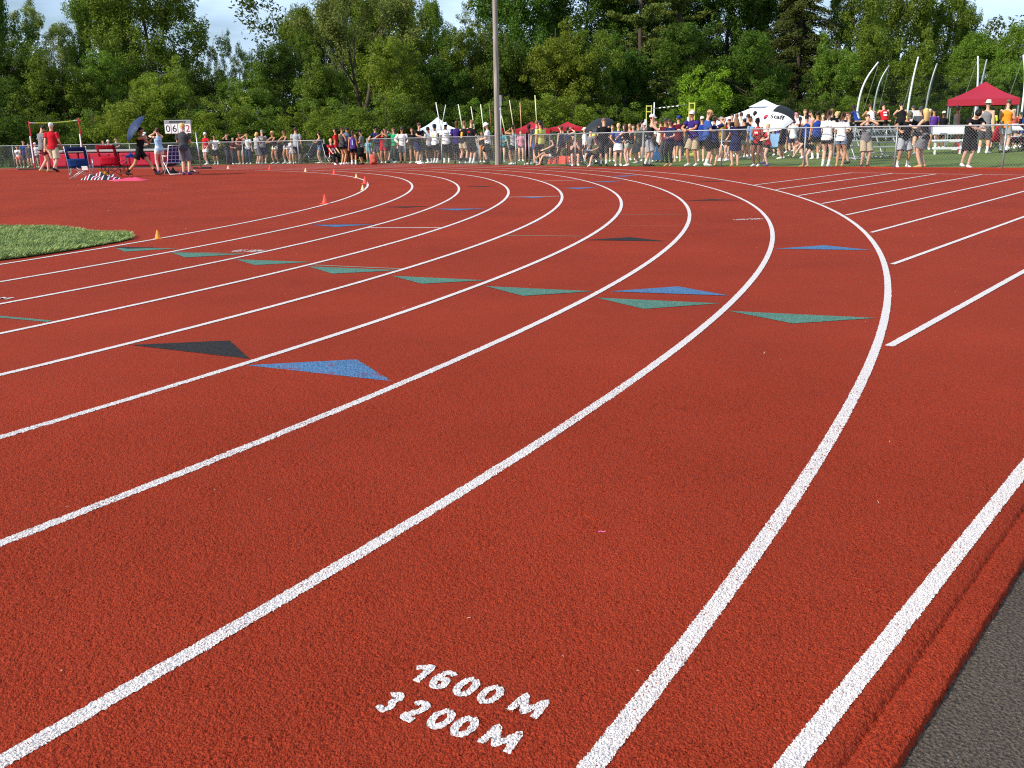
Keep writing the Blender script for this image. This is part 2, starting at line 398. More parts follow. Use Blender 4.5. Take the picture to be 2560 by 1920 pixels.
def near_track():
    Y = [.8]
    while Y[-1] < 7.2: Y.append(Y[-1] + max(.0026, .0019 * Y[-1]))
    Y = np.array(Y); n = 1350; u = np.linspace(-1, 1, n); X = u[None] * (.62 * Y[:, None] + 1.3); YY = np.repeat(Y[:, None], n, 1)
    X = X + RNG.uniform(-.3, .3, X.shape) * (X[:, 1:2] - X[:, :1]); s_ = (X - CC[0]) * NV[0] + (YY - CC[1]) * NV[1]
    t_ = (X - CC[0]) * DV[0] + (YY - CC[1]) * DV[1]; Z = .0006 + crumbs(X, YY) + edge_profile(s_, t_); V = np.stack([X, YY, Z], 2).reshape(-1, 3).astype(np.float32); ok = s_ < R8 + .172
    m = len(Y); i, j = np.meshgrid(np.arange(n - 1), np.arange(m - 1)); a = j * n + i; keep = (ok[:-1, :-1] & ok[1:, 1:] & ok[1:, :-1] & ok[:-1, 1:]); a = a[keep]
    Q = np.stack([a, a + 1, a + n + 1, a + n], 1).astype(np.int32); nq = len(Q)
    me = bpy.data.meshes.new('track_crumb_surface'); me.vertices.add(len(V)); me.vertices.foreach_set('co', V.ravel()); me.loops.add(4 * nq); me.loops.foreach_set('vertex_index', Q.ravel())
    me.polygons.add(nq); me.polygons.foreach_set('loop_start', np.arange(0, 4 * nq, 4, dtype=np.int32)); me.polygons.foreach_set('loop_total', np.full(nq, 4, np.int32)); me.polygons.foreach_set('use_smooth', np.ones(nq, bool)); me.update(calc_edges=True)
    me.materials.append(redm); structure(link(bpy.data.objects.new('track_crumb_surface', me)))
near_track()
def paint_z(x, y, base=.004):
    """paint follows the crumbs close by and lies on the sheet farther off"""
    k = 1 - smooth(4.2, 7., np.hypot(x, y)); return crumbs(x, y) * .8 + .0006 + (.0011 + .0013) * k + (base - .0006) * (1 - k)

# ------------------------------------------------------------------ painted lines
LW = .0505
def ribbon(name, P, width, m, z=.004, rough_edge=True):
    """P: (n,2) centre line on the ground, finely split near the camera so that the paint edge is ragged"""
    seg = np.hypot(*np.diff(P, axis=0).T); s = np.concatenate([[0], np.cumsum(seg)])
    q = [0.]
    while q[-1] < s[-1]:
        x = np.interp(q[-1], s, P[:, 0]); y = np.interp(q[-1], s, P[:, 1]); d = math.hypot(x, y)
        q.append(q[-1] + (max(.0035, d * .0016) if y > -.5 else .5))
    q[-1] = s[-1]; q = np.array(q)
    C = np.stack([np.interp(q, s, P[:, 0]), np.interp(q, s, P[:, 1])], 1)
    if P[:, 1].max() > 40:
        D = fence_dist(C[:, 0], C[:, 1]); bad = np.nonzero(D > -.25)[0]
        if len(bad): C = C[:bad[0]]
    T = np.gradient(C, axis=0); T /= np.hypot(T[:, 0], T[:, 1])[:, None] + 1e-9; N = np.stack([-T[:, 1], T[:, 0]], 1)
    j1 = RNG.normal(0, .0014, len(C)); j2 = RNG.normal(0, .0014, len(C))
    near = np.hypot(C[:, 0], C[:, 1]).min() < 7; nc = 19 if near and width > .03 else 1
    V = np.empty((len(C), nc + 1, 3)); off = (z - .004)
    for c in range(nc + 1):
        f = c / nc; P_ = C + N * ((width / 2 + j1) * (1 - f) - (width / 2 + j2) * f)[:, None]; V[:, c, :2] = P_
        V[:, c, 2] = gz(P_[:, 0], P_[:, 1], np.full(len(C), -1.)) + paint_z(P_[:, 0], P_[:, 1]) + off
    idx = np.arange(len(C) - 1)[:, None] * (nc + 1) + np.arange(nc)[None]; idx = idx.ravel()
    F = np.stack([idx, idx + 1, idx + nc + 2, idx + nc + 1], 1).tolist(); V = V.reshape(-1, 3)
    me = mesh_from(name, V, F); me.materials.append(m); return structure(link(bpy.data.objects.new(name, me)))
for k in range(9):
    r = R0 + k * LANE; P = [ts(-14., r)] + [ts(t, r) for t in np.linspace(-13, -.3, 30)]
    P += [CC + r * np.array([math.cos(a), math.sin(a)]) for a in np.linspace(ANG, R(150), 500)]
    ribbon('lane_line', np.array(P), LW, whitem)
    if k < 8:
        t0 = math.sqrt((R8 + .06) ** 2 - r * r) + (.0 if k < 5 else .03)
        P = np.array([ts(t, r) for t in np.linspace(t0, CHUTE if k < 4 else CHUTE - 0, 200)])
    else: P = np.array([ts(t, r) for t in np.linspace(.9, CHUTE, 400)])
    ribbon('chute_line', P, LW, whitem, .0045)
ribbon('finish_line', np.array([ts(CHUTE, s) for s in np.linspace(R0 - .02, R8, 60)]), LW, whitem, .005)

# exchange-zone and break marks (drawn from their corners on the ground)
def poly(name, pts, m, z=.0035):
    """filled polygon on the ground from image corners, with slightly ragged outline"""
    G = [np.array(onground(*p)[:2]) for p in pts]; O = []
    for a, b in zip(G, G[1:] + G[:1]):
        L = np.hypot(*(b - a)); d = np.hypot(*a); nn = max(2, int(L / max(.012, d * .003)))
        for i in range(nn):
            O.append(a + (b - a) * i / nn + (RNG.normal(0, .0015, 2) if i else 0))
    O = np.array(O); kk = 1 - smooth(4.2, 7., np.hypot(O[:, 0], O[:, 1])); z0 = gz(O[:, 0], O[:, 1], np.full(len(O), -1.)) + z + kk * .0025
    bm = bmesh.new(); vs = [bm.verts.new((p[0], p[1], zz)) for p, zz in zip(O, z0)]; bm.faces.new(vs)
    bmesh.ops.triangulate(bm, faces=bm.faces[:]); bm.normal_update()
    if sum(f.normal.z for f in bm.faces) < 0: bmesh.ops.reverse_faces(bm, faces=bm.faces[:])
    me = bpy.data.meshes.new(name); bm.to_mesh(me); bm.free(); me.materials.append(m)
    return structure(link(bpy.data.objects.new(name, me)))
for pts in [[(1821.5, 778.4), (2190, 796), (1983, 810)], [(1490.3, 744.9), (1799.8, 759.3), (1608.9, 773.2)], [(1212.9, 716.2), (1483, 729), (1308, 740.5)],
            [(978.5, 690.2), (1215.8, 701.5), (1053.7, 710.2)], [(770.2, 666.8), (998.8, 676.3), (831, 685)], [(587.3, 648.8), (778, 655.8), (636.5, 663.3)],
            [(427, 631.5), (607.6, 636.1), (463, 644.2)]]:
    poly('exchange_mark', pts, greenm)
poly('exchange_mark', [(289, 620.5), (445.6, 621.6), (312.5, 629.7)], greenm)
poly('exchange_mark', [(285, 617.5), (400, 620.0), (318, 622.5)], blackm, .0045)
for pts in [[(616.3, 915), (980.8, 955.5), (891, 900.5)], [(1525, 729.3), (1822, 740), (1694.3, 716.8)], [(1937.7, 622.5), (2180, 626), (2059.7, 613.7)],
            [(1405, 470.3), (1448, 472.6), (1496, 468)], [(1477.3, 454.4), (1517.8, 455.6), (1561.2, 452)], [(1523.5, 440.5), (1560, 441.8), (1598.8, 438.2)],
            [(1297, 493.5), (1335, 495.4), (1368, 492.6)], [(1085.6, 522.4), (1140.5, 526.4), (1215.8, 521.8)], [(777.4, 562.6), (839.6, 567.8), (938, 561.4)]]:
    poly('relay_mark', pts, bluem)
for pts in [[(327, 863.5), (623.5, 898.8), (574.3, 852.5)], [(1462.8, 600.5), (1663.9, 603.4), (1575.6, 593.3)], [(1711.6, 502.1), (1853.4, 500.7), (1778, 498.2)],
            [(1729, 455.8), (1836, 452.4), (1784, 452.6)], [(955.4, 517.2), (1013.2, 519.4), (1076.9, 515.5)], [(1160.8, 466.5), (1207, 467.6), (1241.8, 464.9)]]:
    poly('relay_mark', pts, blackm)
def seg(a, b, wd, m, name='cross_line', z=.003):
    A = np.array(onground(*a)[:2]); B = np.array(onground(*b)[:2]); ribbon(name, np.array([A + (B - A) * t for t in np.linspace(0, 1, 20)]), wd, m, z)
seg((912, 569.8), (1103, 569.8), .05, whitem); seg((1270.4, 493.2), (1397.7, 490.6), .05, whitem); seg((1352.8, 452.9), (1442.5, 450.4), .05, whitem)
thinm = granules('thin_green_paint', '6f7a66', '8a8f7c', 150, .5, .004)
faintm = granules('faint_chalk', 'a5614f', 'b06f5c', 150, .5, .004)
seg((1546.7, 536.9), (1714.5, 536), .02, thinm); seg((1529, 565), (1705.8, 564), .012, faintm); seg((1266, 589), (1457, 591), .03, thinm)
seg((1149, 489), (1262, 487.3), .02, faintm); seg((1815, 476.5), (1880, 475), .02, thinm); seg((778.9, 662.9), (1007, 672.7), .035, thinm); seg((-60, 787), (124.4, 803.9), .05, greenm)
seg((430, 630.0), (610, 634.6), .02, thinm); seg((778, 560.9), (940, 560.2), .03, blackm)

# lettering stencilled on the rubber
def lettering(txt, p0, p1, height, m, bold=.0, shear=0., space=1.0):
    """text laid on the ground: baseline from ground point p0 to p1"""
    cu = bpy.data.curves.new('text', 'FONT'); cu.body = txt; cu.size = 1; cu.offset = bold; cu.shear = shear; cu.space_character = space; cu.resolution_u = 6
    o = bpy.data.objects.new('text', cu); COL.objects.link(o); bpy.context.view_layer.update()
    me = bpy.data.meshes.new_from_object(o.evaluated_get(bpy.context.evaluated_depsgraph_get())); bpy.data.objects.remove(o)
    co_ = np.array([v.co[:] for v in me.vertices]); x0, x1 = co_[:, 0].min(), co_[:, 0].max(); y0, y1 = co_[:, 1].min(), co_[:, 1].max()
    p0 = np.array(p0); p1 = np.array(p1); ex = (p1 - p0); ey = np.array([-ex[1], ex[0]]) / np.hypot(*ex) * height
    u = (co_[:, 0] - x0) / (x1 - x0); v = (co_[:, 1] - y0) / (y1 - y0)
    P = p0 + u[:, None] * ex + v[:, None] * ey; Z = gz(P[:, 0], P[:, 1], np.full(len(P), -1.)) + .004
    me.vertices.foreach_set('co', np.stack([P[:, 0], P[:, 1], Z], 1).astype(np.float32).ravel()); me.materials.clear(); me.materials.append(m); me.update(); me.name = 'track_lettering'
    return me
GL = {'1': [[(-.2, .68), (.42, .98), (.42, .0)]], '6': [[(.8, .86), (.5, 1.), (.15, .75), (.06, .35), (.3, .02), (.68, .04), (.86, .3), (.68, .56), (.3, .56), (.1, .36)]],
      '0': [[(.5, 1.), (.16, .84), (.06, .5), (.16, .16), (.5, 0.), (.84, .16), (.94, .5), (.84, .84), (.5, 1.)]],
      'M': [[(.02, 0.), (.1, 1.), (.5, .12), (.9, 1.), (.98, 0.)]],
      '3': [[(.08, .84), (.35, 1.), (.72, .96), (.82, .72), (.5, .53), (.86, .34), (.76, .06), (.4, 0.), (.08, .16)]],
      '2': [[(.08, .8), (.34, 1.), (.72, .96), (.86, .68), (.5, .34), (.08, .0), (.9, .0)]]}
def stencil(chars, p0, ux, uy, hgt, m):
    """hand-stencilled digits built as ragged strokes; chars: (glyph, x offset, width)"""
    V = []; F = []; cnt = 0
    for ch, x, wd in chars:
        for st in GL[ch]:
            pts = np.array([[x + a * wd, b_ * hgt] for a, b_ in st])
            if ch in '6032':     # round the corners
                for _ in range(2):
                    q = [pts[0]]
                    for a, b_ in zip(pts[:-1], pts[1:]): q += [a * .75 + b_ * .25, a * .25 + b_ * .75]
                    q.append(pts[-1]); pts = np.array(q)
            d = densify(pts, .003); T = np.gradient(d, axis=0); T /= np.hypot(T[:, 0], T[:, 1])[:, None] + 1e-9; N = np.stack([-T[:, 1], T[:, 0]], 1)
            hw = .0092 + RNG.normal(0, .0006, len(d)); hw2 = .0092 + RNG.normal(0, .0006, len(d))
            for i in range(len(d) - 1):
                for c in range(6):
                    o = len(V); cnt += 1
                    for ii, f in ((i, c / 6), (i, (c + 1) / 6), (i + 1, (c + 1) / 6), (i + 1, c / 6)):
                        q = d[ii] + N[ii] * (hw[ii] * (1 - f) - hw2[ii] * f); w_ = np.array(p0) + ux * q[0] + uy * q[1]; V.append((w_[0], w_[1], (cnt % 97) * .000006))
                    F.append((o, o + 1, o + 2, o + 3))
    V = np.array(V); V[:, 2] += paint_z(V[:, 0], V[:, 1])
    me = mesh_from('track_lettering', V, F); me.materials.append(m); return structure(link(bpy.data.objects.new('track_lettering', me)))
ux = np.array([.27194, -.1562]); ux /= np.hypot(*ux); uy = np.array([-ux[1], ux[0]])
stencil([('1', -.023, .052), ('6', .031, .043), ('0', .096, .042), ('0', .162, .042), ('M', .25, .065)], np.array((-.2419, 1.9985)) + uy * .009, ux, uy, .071, whitem)
stencil([('3', .002, .036), ('2', .069, .042), ('0', .137, .042), ('0', .198, .042), ('M', .277, .068)], np.array((-.3207, 1.908)) - uy * .004, ux, uy, .067, whitem)
for txt, a, b_, hh in (('4X1 100M', (572, 630.6), (642, 631.4), .22), ('1600 3200', (1844, 551.2), (1912, 548.2), .16), ('M', (-12, 749), (16, 749.5), .1)):
    A = onground(*a)[:2]; B = onground(*b_)[:2]; me = lettering(txt, A, B, hh, whitem, .01); structure(link(bpy.data.objects.new('track_lettering', me)))

# crumbs, straw bits and seed husks on the rubber
V = []
for i in range(45):
    px = random.uniform(20, 2540); py = 430 + 1480 * random.random() ** 1.6
    x, y, z = onground(px, py); d = math.hypot(x, y)
    if (np.array([x, y]) - CC) @ NV > R8: continue
    a = random.uniform(0, 6.28); L = random.uniform(.003, .011) * (1 + d * .06); wd = random.uniform(.0005, .0012) * (1 + d * .12)
    c, s = math.cos(a), math.sin(a)
    for u, v, h_ in ((-L, -wd, .003), (L, -wd, .009), (L, wd, .009), (-L, wd, .003)): V.append((x + c * u - s * v, y + s * u + c * v, z + h_))
me = quads_mesh('debris', np.array(V), len(V) // 4); me.materials.append(mat('straw', 'd8b8a0', .8, .4, 3)); stuff(link(bpy.data.objects.new('ground_debris', me)), 'tiny straw bits and pale crumbs scattered on the red track', 'debris')
x, y, z = onground(1505, 1334)
mb = MB(); mb.tube([(x - .012, y, .006), (x - .004, y + .002, .008), (x + .004, y - .001, .006), (x + .012, y + .001, .008)], .0018, 6)
tag(mb.build('pink_string', plastic('e0609a')), 'tiny pink string lying on the red lane in the foreground', 'string')

# infield grass corner at the left edge
GP = [np.array(onground(*p)[:2]) for p in ((-500, 572), (0, 571), (110, 570), (180, 576), (260, 585), (325, 590), (332, 598), (300, 606), (180, 627), (60, 645), (0, 652), (-400, 702))]
bm = bmesh.new(); bm.faces.new([bm.verts.new((p[0], p[1], .012)) for p in GP]); bmesh.ops.triangulate(bm, faces=bm.faces[:]); me = bpy.data.meshes.new('infield_turf'); bm.to_mesh(me); bm.free()
me.materials.append(mat('soil_turf', '4c5a2a', .95, .3, 20)); structure(link(bpy.data.objects.new('infield_turf', me)))
def inside(P, poly_):
    poly_ = np.array(poly_); x, y = P[:, 0], P[:, 1]; r = np.zeros(len(P), bool); j = len(poly_) - 1
    for i in range(len(poly_)):
        xi, yi = poly_[i]; xj, yj = poly_[j]
        c = ((yi > y) != (yj > y)) & (x < (xj - xi) * (y - yi) / (yj - yi + 1e-12) + xi); r ^= c; j = i
    return r
gp = np.array(GP); lo = gp.min(0); hi = gp.max(0); lo[0] = max(lo[0], -14)
P = RNG.uniform(lo, hi, (300000, 2)); P = P[inside(P, GP)]; nb = len(P)
a = RNG.uniform(0, 6.28, nb); L = RNG.uniform(.025, .065, nb) * (1 + .35 * np.sin(P[:, 0] * 3) * np.sin(P[:, 1] * 2.3)); le = RNG.uniform(.0, .07, nb); wd = RNG.uniform(.0022, .0048, nb)
dx, dy = np.cos(a), np.sin(a)
V = np.zeros((nb, 4, 3)); V[:, 0, :2] = P + np.stack([-dy, dx], 1) * wd[:, None]; V[:, 1, :2] = P - np.stack([-dy, dx], 1) * wd[:, None]
mid = P + np.stack([dx, dy], 1) * le[:, None] * .4; V[:, 2, :2] = P + np.stack([dx, dy], 1) * le[:, None]; V[:, 3, :2] = mid + np.stack([-dy, dx], 1) * wd[:, None] * .8
V[:, 0, 2] = V[:, 1, 2] = .01; V[:, 2, 2] = .01 + L; V[:, 3, 2] = .01 + L * .55
me = quads_mesh('grass', V.reshape(-1, 3), nb)
gm = bpy.data.materials.new('grass_blades'); gm.use_nodes = True; nt = gm.node_tree; n = nt.nodes; l = nt.links; b = n['Principled BSDF']; b.inputs['Roughness'].default_value = .6
tc = n.new('ShaderNodeTexCoord'); no = n.new('ShaderNodeTexNoise'); no.inputs['Scale'].default_value = 3; no.inputs['Detail'].default_value = 8; l.new(tc.outputs['Object'], no.inputs['Vector'])
rp = n.new('ShaderNodeValToRGB'); rp.color_ramp.elements[0].position = .3; rp.color_ramp.elements[0].color = (*lin('527030'), 1); rp.color_ramp.elements[1].position = .72; rp.color_ramp.elements[1].color = (*lin('9aac60'), 1)
l.new(no.outputs['Fac'], rp.inputs['Fac']); l.new(rp.outputs['Color'], b.inputs['Base Color'])
me.materials.append(gm); stuff(link(bpy.data.objects.new('grass', me)), 'long green grass in the infield corner beside the inner lane', 'grass')
# ================================================================== TREES
def leafmat(name, ca, cb, trans=.38):
    m = bpy.data.materials.new(name); m.use_nodes = True; nt = m.node_tree; n = nt.nodes; l = nt.links; n.remove(n['Principled BSDF'])
    tc = n.new('ShaderNodeTexCoord'); no = n.new('ShaderNodeTexNoise'); no.inputs['Scale'].default_value = .9; no.inputs['Detail'].default_value = 8; no.inputs['Roughness'].default_value = .75
    l.new(tc.outputs['Object'], no.inputs['Vector'])
    rp = n.new('ShaderNodeMapRange'); rp.inputs['From Min'].default_value = .32; rp.inputs['From Max'].default_value = .68; l.new(no.outputs['Fac'], rp.inputs['Value'])
    mx = n.new('ShaderNodeMix'); mx.data_type = 'RGBA'; mx.inputs['A'].default_value = (*ca, 1); mx.inputs['B'].default_value = (*cb, 1); l.new(rp.outputs['Result'], mx.inputs['Factor'])
    oi = n.new('ShaderNodeObjectInfo'); hs = n.new('ShaderNodeHueSaturation')
    a = n.new('ShaderNodeMapRange'); a.inputs['To Min'].default_value = .485; a.inputs['To Max'].default_value = .512; l.new(oi.outputs['Random'], a.inputs['Value']); l.new(a.outputs['Result'], hs.inputs['Hue'])
    v = n.new('ShaderNodeMapRange'); v.inputs['To Min'].default_value = .85; v.inputs['To Max'].default_value = 1.2; l.new(oi.outputs['Random'], v.inputs['Value']); l.new(v.outputs['Result'], hs.inputs['Value'])
    l.new(mx.outputs['Result'], hs.inputs['Color'])
    d = n.new('ShaderNodeBsdfDiffuse'); t = n.new('ShaderNodeBsdfTranslucent'); g = n.new('ShaderNodeBsdfGlossy'); g.inputs['Roughness'].default_value = .5
    g.inputs['Color'].default_value = (.6, .65, .6, 1)
    l.new(hs.outputs['Color'], d.inputs['Color']); l.new(hs.outputs['Color'], t.inputs['Color'])
    ms = n.new('ShaderNodeMixShader'); ms.inputs[0].default_value = trans; l.new(d.outputs[0], ms.inputs[1]); l.new(t.outputs[0], ms.inputs[2])
    m2 = n.new('ShaderNodeMixShader'); m2.inputs[0].default_value = .015; l.new(ms.outputs[0], m2.inputs[1]); l.new(g.outputs[0], m2.inputs[2])
    l.new(m2.outputs[0], n['Material Output'].inputs['Surface']); return m
LM = {'deep': leafmat('leaf_deep', (0.041, 0.088, 0.009), (0.101, 0.167, 0.018)), 'mid': leafmat('leaf_mid', (0.082, 0.146, 0.013), (0.180, 0.258, 0.029)),
      'yellow': leafmat('leaf_yellow_green', (0.123, 0.182, 0.015), (0.248, 0.310, 0.033), .42), 'pale': leafmat('leaf_pale', (0.141, 0.190, 0.035), (0.248, 0.307, 0.065), .42),
      'bright': leafmat('leaf_bright', (0.141, 0.233, 0.013), (0.239, 0.345, 0.022), .32), 'pine': leafmat('needle_pine', (0.063, 0.095, 0.015), (0.149, 0.182, 0.032), .1),
      'hemlock': leafmat('needle_hemlock', (0.031, 0.050, 0.009), (0.087, 0.097, 0.019), .1)}
barkm = mat('bark', '4a4036', .95, .35, 4, .8, 12); palebark = mat('pale_bark', '8f8576', .95, .25, 4, .6, 12)

def leaves(C, rad, n, size, up=.35, flat=1., rng=None, droop=0.):
    """leaf quads around cluster centres. C (k,3) rad (k,) -> (4*n*k,3)"""
    rng = rng or RNG; k = len(C); N = k * n
    c = np.repeat(C, n, 0); r = np.repeat(rad, n)
    d = rng.normal(size=(N, 3)); d /= np.linalg.norm(d, axis=1)[:, None]
    rr = r * rng.uniform(.15, 1., N) ** .55
    p = c + d * rr[:, None] * np.array([1, 1, flat]); p[:, 2] -= droop * rr
    nrm = rng.normal(size=(N, 3)) + d * .8; nrm[:, 2] += up * 2; nrm /= np.linalg.norm(nrm, axis=1)[:, None]
    t = np.cross(nrm, rng.normal(size=(N, 3))); t /= np.linalg.norm(t, axis=1)[:, None] + 1e-9; b = np.cross(nrm, t)
    s = size * rng.uniform(.6, 1.35, N)
    V = np.empty((N, 4, 3)); V[:, 0] = p - t * s[:, None]; V[:, 1] = p + b * (s * .42)[:, None]; V[:, 2] = p + t * s[:, None]; V[:, 3] = p - b * (s * .42)[:, None]
    return V.reshape(-1, 3)

def wood(h, spread, rng, base_r, fork=.25, nlimb=9, up=.9, first=.25, gens=2, lean=0.):
    """trunk + limbs; returns MB and list of branch sample points"""
    mb = MB(); pts = []
    k = 8; tr = [np.array([lean * h * (i / k) ** 1.5 + rng.normal(0, .012 * h) * (i > 0), rng.normal(0, .012 * h) * (i > 0), h * .97 * i / k]) for i in range(k + 1)]
    rads = [base_r * (1 - .88 * i / k) + (base_r * .5 if i == 0 else 0) for i in range(k + 1)]
    mb.tube(tr, rads, 8)
    def branch(p, d, L, r, g):
        q = [p]; dd = d / np.linalg.norm(d)
        for i in range(4):
            dd = dd + rng.normal(0, .16, 3) + np.array([0, 0, .06 * up]); dd /= np.linalg.norm(dd); q.append(q[-1] + dd * L / 4)
        mb.tube(q, [r * (1 - .8 * i / 4) for i in range(5)], 5)
        pts.extend([(q[2], g), (q[3], g), (q[4], g)])
        if g > 0:
            for i in range(3):
                a = rng.normal(size=3); a -= dd * a.dot(dd) * .5; s = q[2 + (i % 3)]
                branch(s, dd * .9 + a / np.linalg.norm(a) * .8, L * rng.uniform(.4, .65), r * .45, g - 1)
    for i in range(nlimb):
        f = first + (.95 - first) * (i + rng.uniform(0, .6)) / nlimb; j = min(k - 1, int(f * k)); u = f * k - j
        p = tr[j] * (1 - u) + tr[j + 1] * u; a = i * 2.4 + rng.uniform(-.4, .4)
        L = spread * (1.05 - .65 * f) * rng.uniform(.75, 1.2)
        branch(p, np.array([math.cos(a), math.sin(a), up * rng.uniform(.5, 1.1)]), L, max(.02, base_r * .42 * (1.1 - f)), gens - 1)
    return mb, pts

def make_tree(kind, seed):
    rng = np.random.default_rng(seed)
    if kind == 'maple':      # tall dense broadleaf crown made of upright plumes
        mb, pts = wood(16, 5.2, rng, .28, nlimb=14, up=1.1, first=.08, gens=2)
        C = []; 
        for i in range(420):
            z = .8 + 15.2 * rng.uniform(); e = 4.8 * math.sin(math.pi * min(1, (z + 2.2) / 18.5) ** .8) ** .5 * (1 + .18 * math.sin(seed + z * 1.7)); a = rng.uniform(0, 6.28)
            e *= 1 + .22 * math.sin(3 * a + z * .5 + seed); r = e * rng.uniform(.35, 1) ** .5; C.append((r * math.cos(a), r * math.sin(a), z))
        C = np.array(C); rad = rng.uniform(.45, .85, len(C))
        V = [leaves(C, rad, 150, .12, .3, 1.15, rng)]
        tip = C + np.array([0, 0, .7]) + C * np.array([.08, .08, 0]); V.append(leaves(tip, rad * .5, 26, .11, .3, 1.8, rng))
        return mb, np.concatenate(V), barkm
    if kind == 'bushy':      # low, wide, foliage to the ground
        mb, pts = wood(5, 2.6, rng, .12, nlimb=9, up=.9, first=.05, gens=2)
        C = []
        lumps = [(rng.uniform(-1.9, 1.9), rng.uniform(-1.5, 1.5), rng.uniform(.8, 4.2), rng.uniform(.8, 1.5)) for _ in range(15)]
        for i in range(230):
            L = lumps[rng.integers(len(lumps))]; d = rng.normal(size=3); d /= np.linalg.norm(d); C.append(np.array(L[:3]) * np.array([1.1, 1, 1]) + d * L[3] * rng.uniform(.5, 1.05))
        C = np.array(C); C[:, 2] = np.abs(C[:, 2]) + .1; rad = rng.uniform(.25, .55, len(C))
        return mb, leaves(C, rad, 95, .075, .35, .8, rng), barkm
    if kind == 'sparse':     # thin airy crown, branches and sky show through
        mb, pts = wood(12, 5.0, rng, .2, nlimb=13, up=1.0, first=.18, gens=3)
        P = np.array([p for p, g in pts if g <= 1]); P = P[rng.uniform(size=len(P)) < .8]; rad = rng.uniform(.25, .55, len(P))
        return mb, leaves(P, rad, 42, .085, .3, .8, rng), palebark
    if kind == 'forked':     # big grey forked trunk with thin foliage
        mb = MB(); P = []
        def br(p, d, L, r, g):
            q = [p]; dd = d / np.linalg.norm(d)
            for i in range(5):
                dd = dd + rng.normal(0, .10, 3) + np.array([0, 0, .03]); dd /= np.linalg.norm(dd); q.append(q[-1] + dd * L / 5)
            mb.tube(q, [r * (1 - .6 * i / 5) for i in range(6)], 7)
            if g <= 1: P.extend(q[2:])
            if g > 0:
                for i in range(3 if g < 3 else 4):
                    a = rng.normal(size=3); a[2] = abs(a[2]) * .3; br(q[min(5, 2 + i)], dd + a / np.linalg.norm(a) * .75, L * rng.uniform(.5, .72), r * .52, g - 1)
        mb.tube([(0, 0, 0), (.03, 0, 1.5), (0, .05, 2.6)], [.24, .18, .16], 9)
        br(np.array([0, .05, 2.5]), np.array([-.28, 0, 1.]), 4.6, .12, 3); br(np.array([0, .05, 2.5]), np.array([.55, .1, 1.]), 5.0, .13, 3)
        P = np.array(P); P = P[rng.uniform(size=len(P)) < .85]
        return mb, leaves(P, rng.uniform(.35, .7, len(P)), 55, .08, .3, .8, rng), barkm
    if kind == 'pine':       # layered tufts on level boughs, gaps between
        mb = MB(); mb.tube([(0, 0, 0), (.05, 0, 6), (0, .1, 12), (0, 0, 18)], [.3, .25, .17, .04], 8); C = []
        for i in range(46):
            z = 1.6 + 15.6 * i / 46 + rng.uniform(-.3, .3); L = (4.6 if z < 10 else 4.6 - (z - 10) * .45) * rng.uniform(.55, 1.1); a = i * 2.4 + rng.uniform(-.5, .5)
            q = [np.array([math.cos(a) * L * t, math.sin(a) * L * t, z + .9 * t * t * rng.uniform(.2, 1)]) for t in (0, .35, .7, 1)]
            mb.tube(q, [.06, .045, .03, .012], 5)
            for t in np.linspace(.35, 1.02, 6):
                for s in (-1, 0, 1):
                    o = s * L * .17 * t; C.append((math.cos(a) * L * t - math.sin(a) * o, math.sin(a) * L * t + math.cos(a) * o, z + .9 * t * t * .6 + rng.uniform(-.1, .2)))
        C = np.array(C); return mb, leaves(C, rng.uniform(.3, .6, len(C)), 70, .11, .5, .45, rng), barkm
    if kind == 'hemlock':    # dark drooping conifer
        mb = MB(); mb.tube([(0, 0, 0), (0, 0, 8), (0, 0, 15)], [.3, .2, .03], 8); C = []
        for i in range(90):
            z = .6 + 14 * (i / 90) ; L = (4.7 * (1 - z / 16.5) + .3) * rng.uniform(.7, 1.12); a = i * 2.4 + rng.uniform(-.4, .4)
            mb.tube([(0, 0, z), (math.cos(a) * L * .5, math.sin(a) * L * .5, z + .1), (math.cos(a) * L, math.sin(a) * L, z - .5)], [.04, .03, .01], 4)
            for t in np.linspace(.25, 1, 6):
                for s in (-1, 1):
                    o = s * L * .12 * t; C.append((math.cos(a) * L * t - math.sin(a) * o, math.sin(a) * L * t + math.cos(a) * o, z - .55 * t * t - .1))
        C = np.array(C); return mb, leaves(C, rng.uniform(.3, .5, len(C)), 60, .09, .2, .5, rng, droop=.5), barkm
    if kind == 'willow':     # tall rounded yellow-green crown of soft clumps
        mb, pts = wood(9, 3.2, rng, .18, nlimb=12, up=.9, first=.1, gens=2); C = []
        lumps = [(rng.uniform(-2.1, 2.1), rng.uniform(-1.8, 1.8), rng.uniform(1.2, 8.2), rng.uniform(.9, 1.5)) for _ in range(26)]
        for i in range(330):
            L = lumps[rng.integers(len(lumps))]; k = 1 - .5 * max(0, (L[2] - 5) / 5); d = rng.normal(size=3); d /= np.linalg.norm(d); d[2] *= .8
            C.append(np.array((L[0] * k, L[1] * k, L[2])) + d * L[3] * rng.uniform(.5, 1.05))
        C = np.array(C); C[:, 2] = np.abs(C[:, 2]) + .1
        return mb, leaves(C, rng.uniform(.3, .6, len(C)), 120, .088, .3, .9, rng, droop=.2), barkm
TM = {}
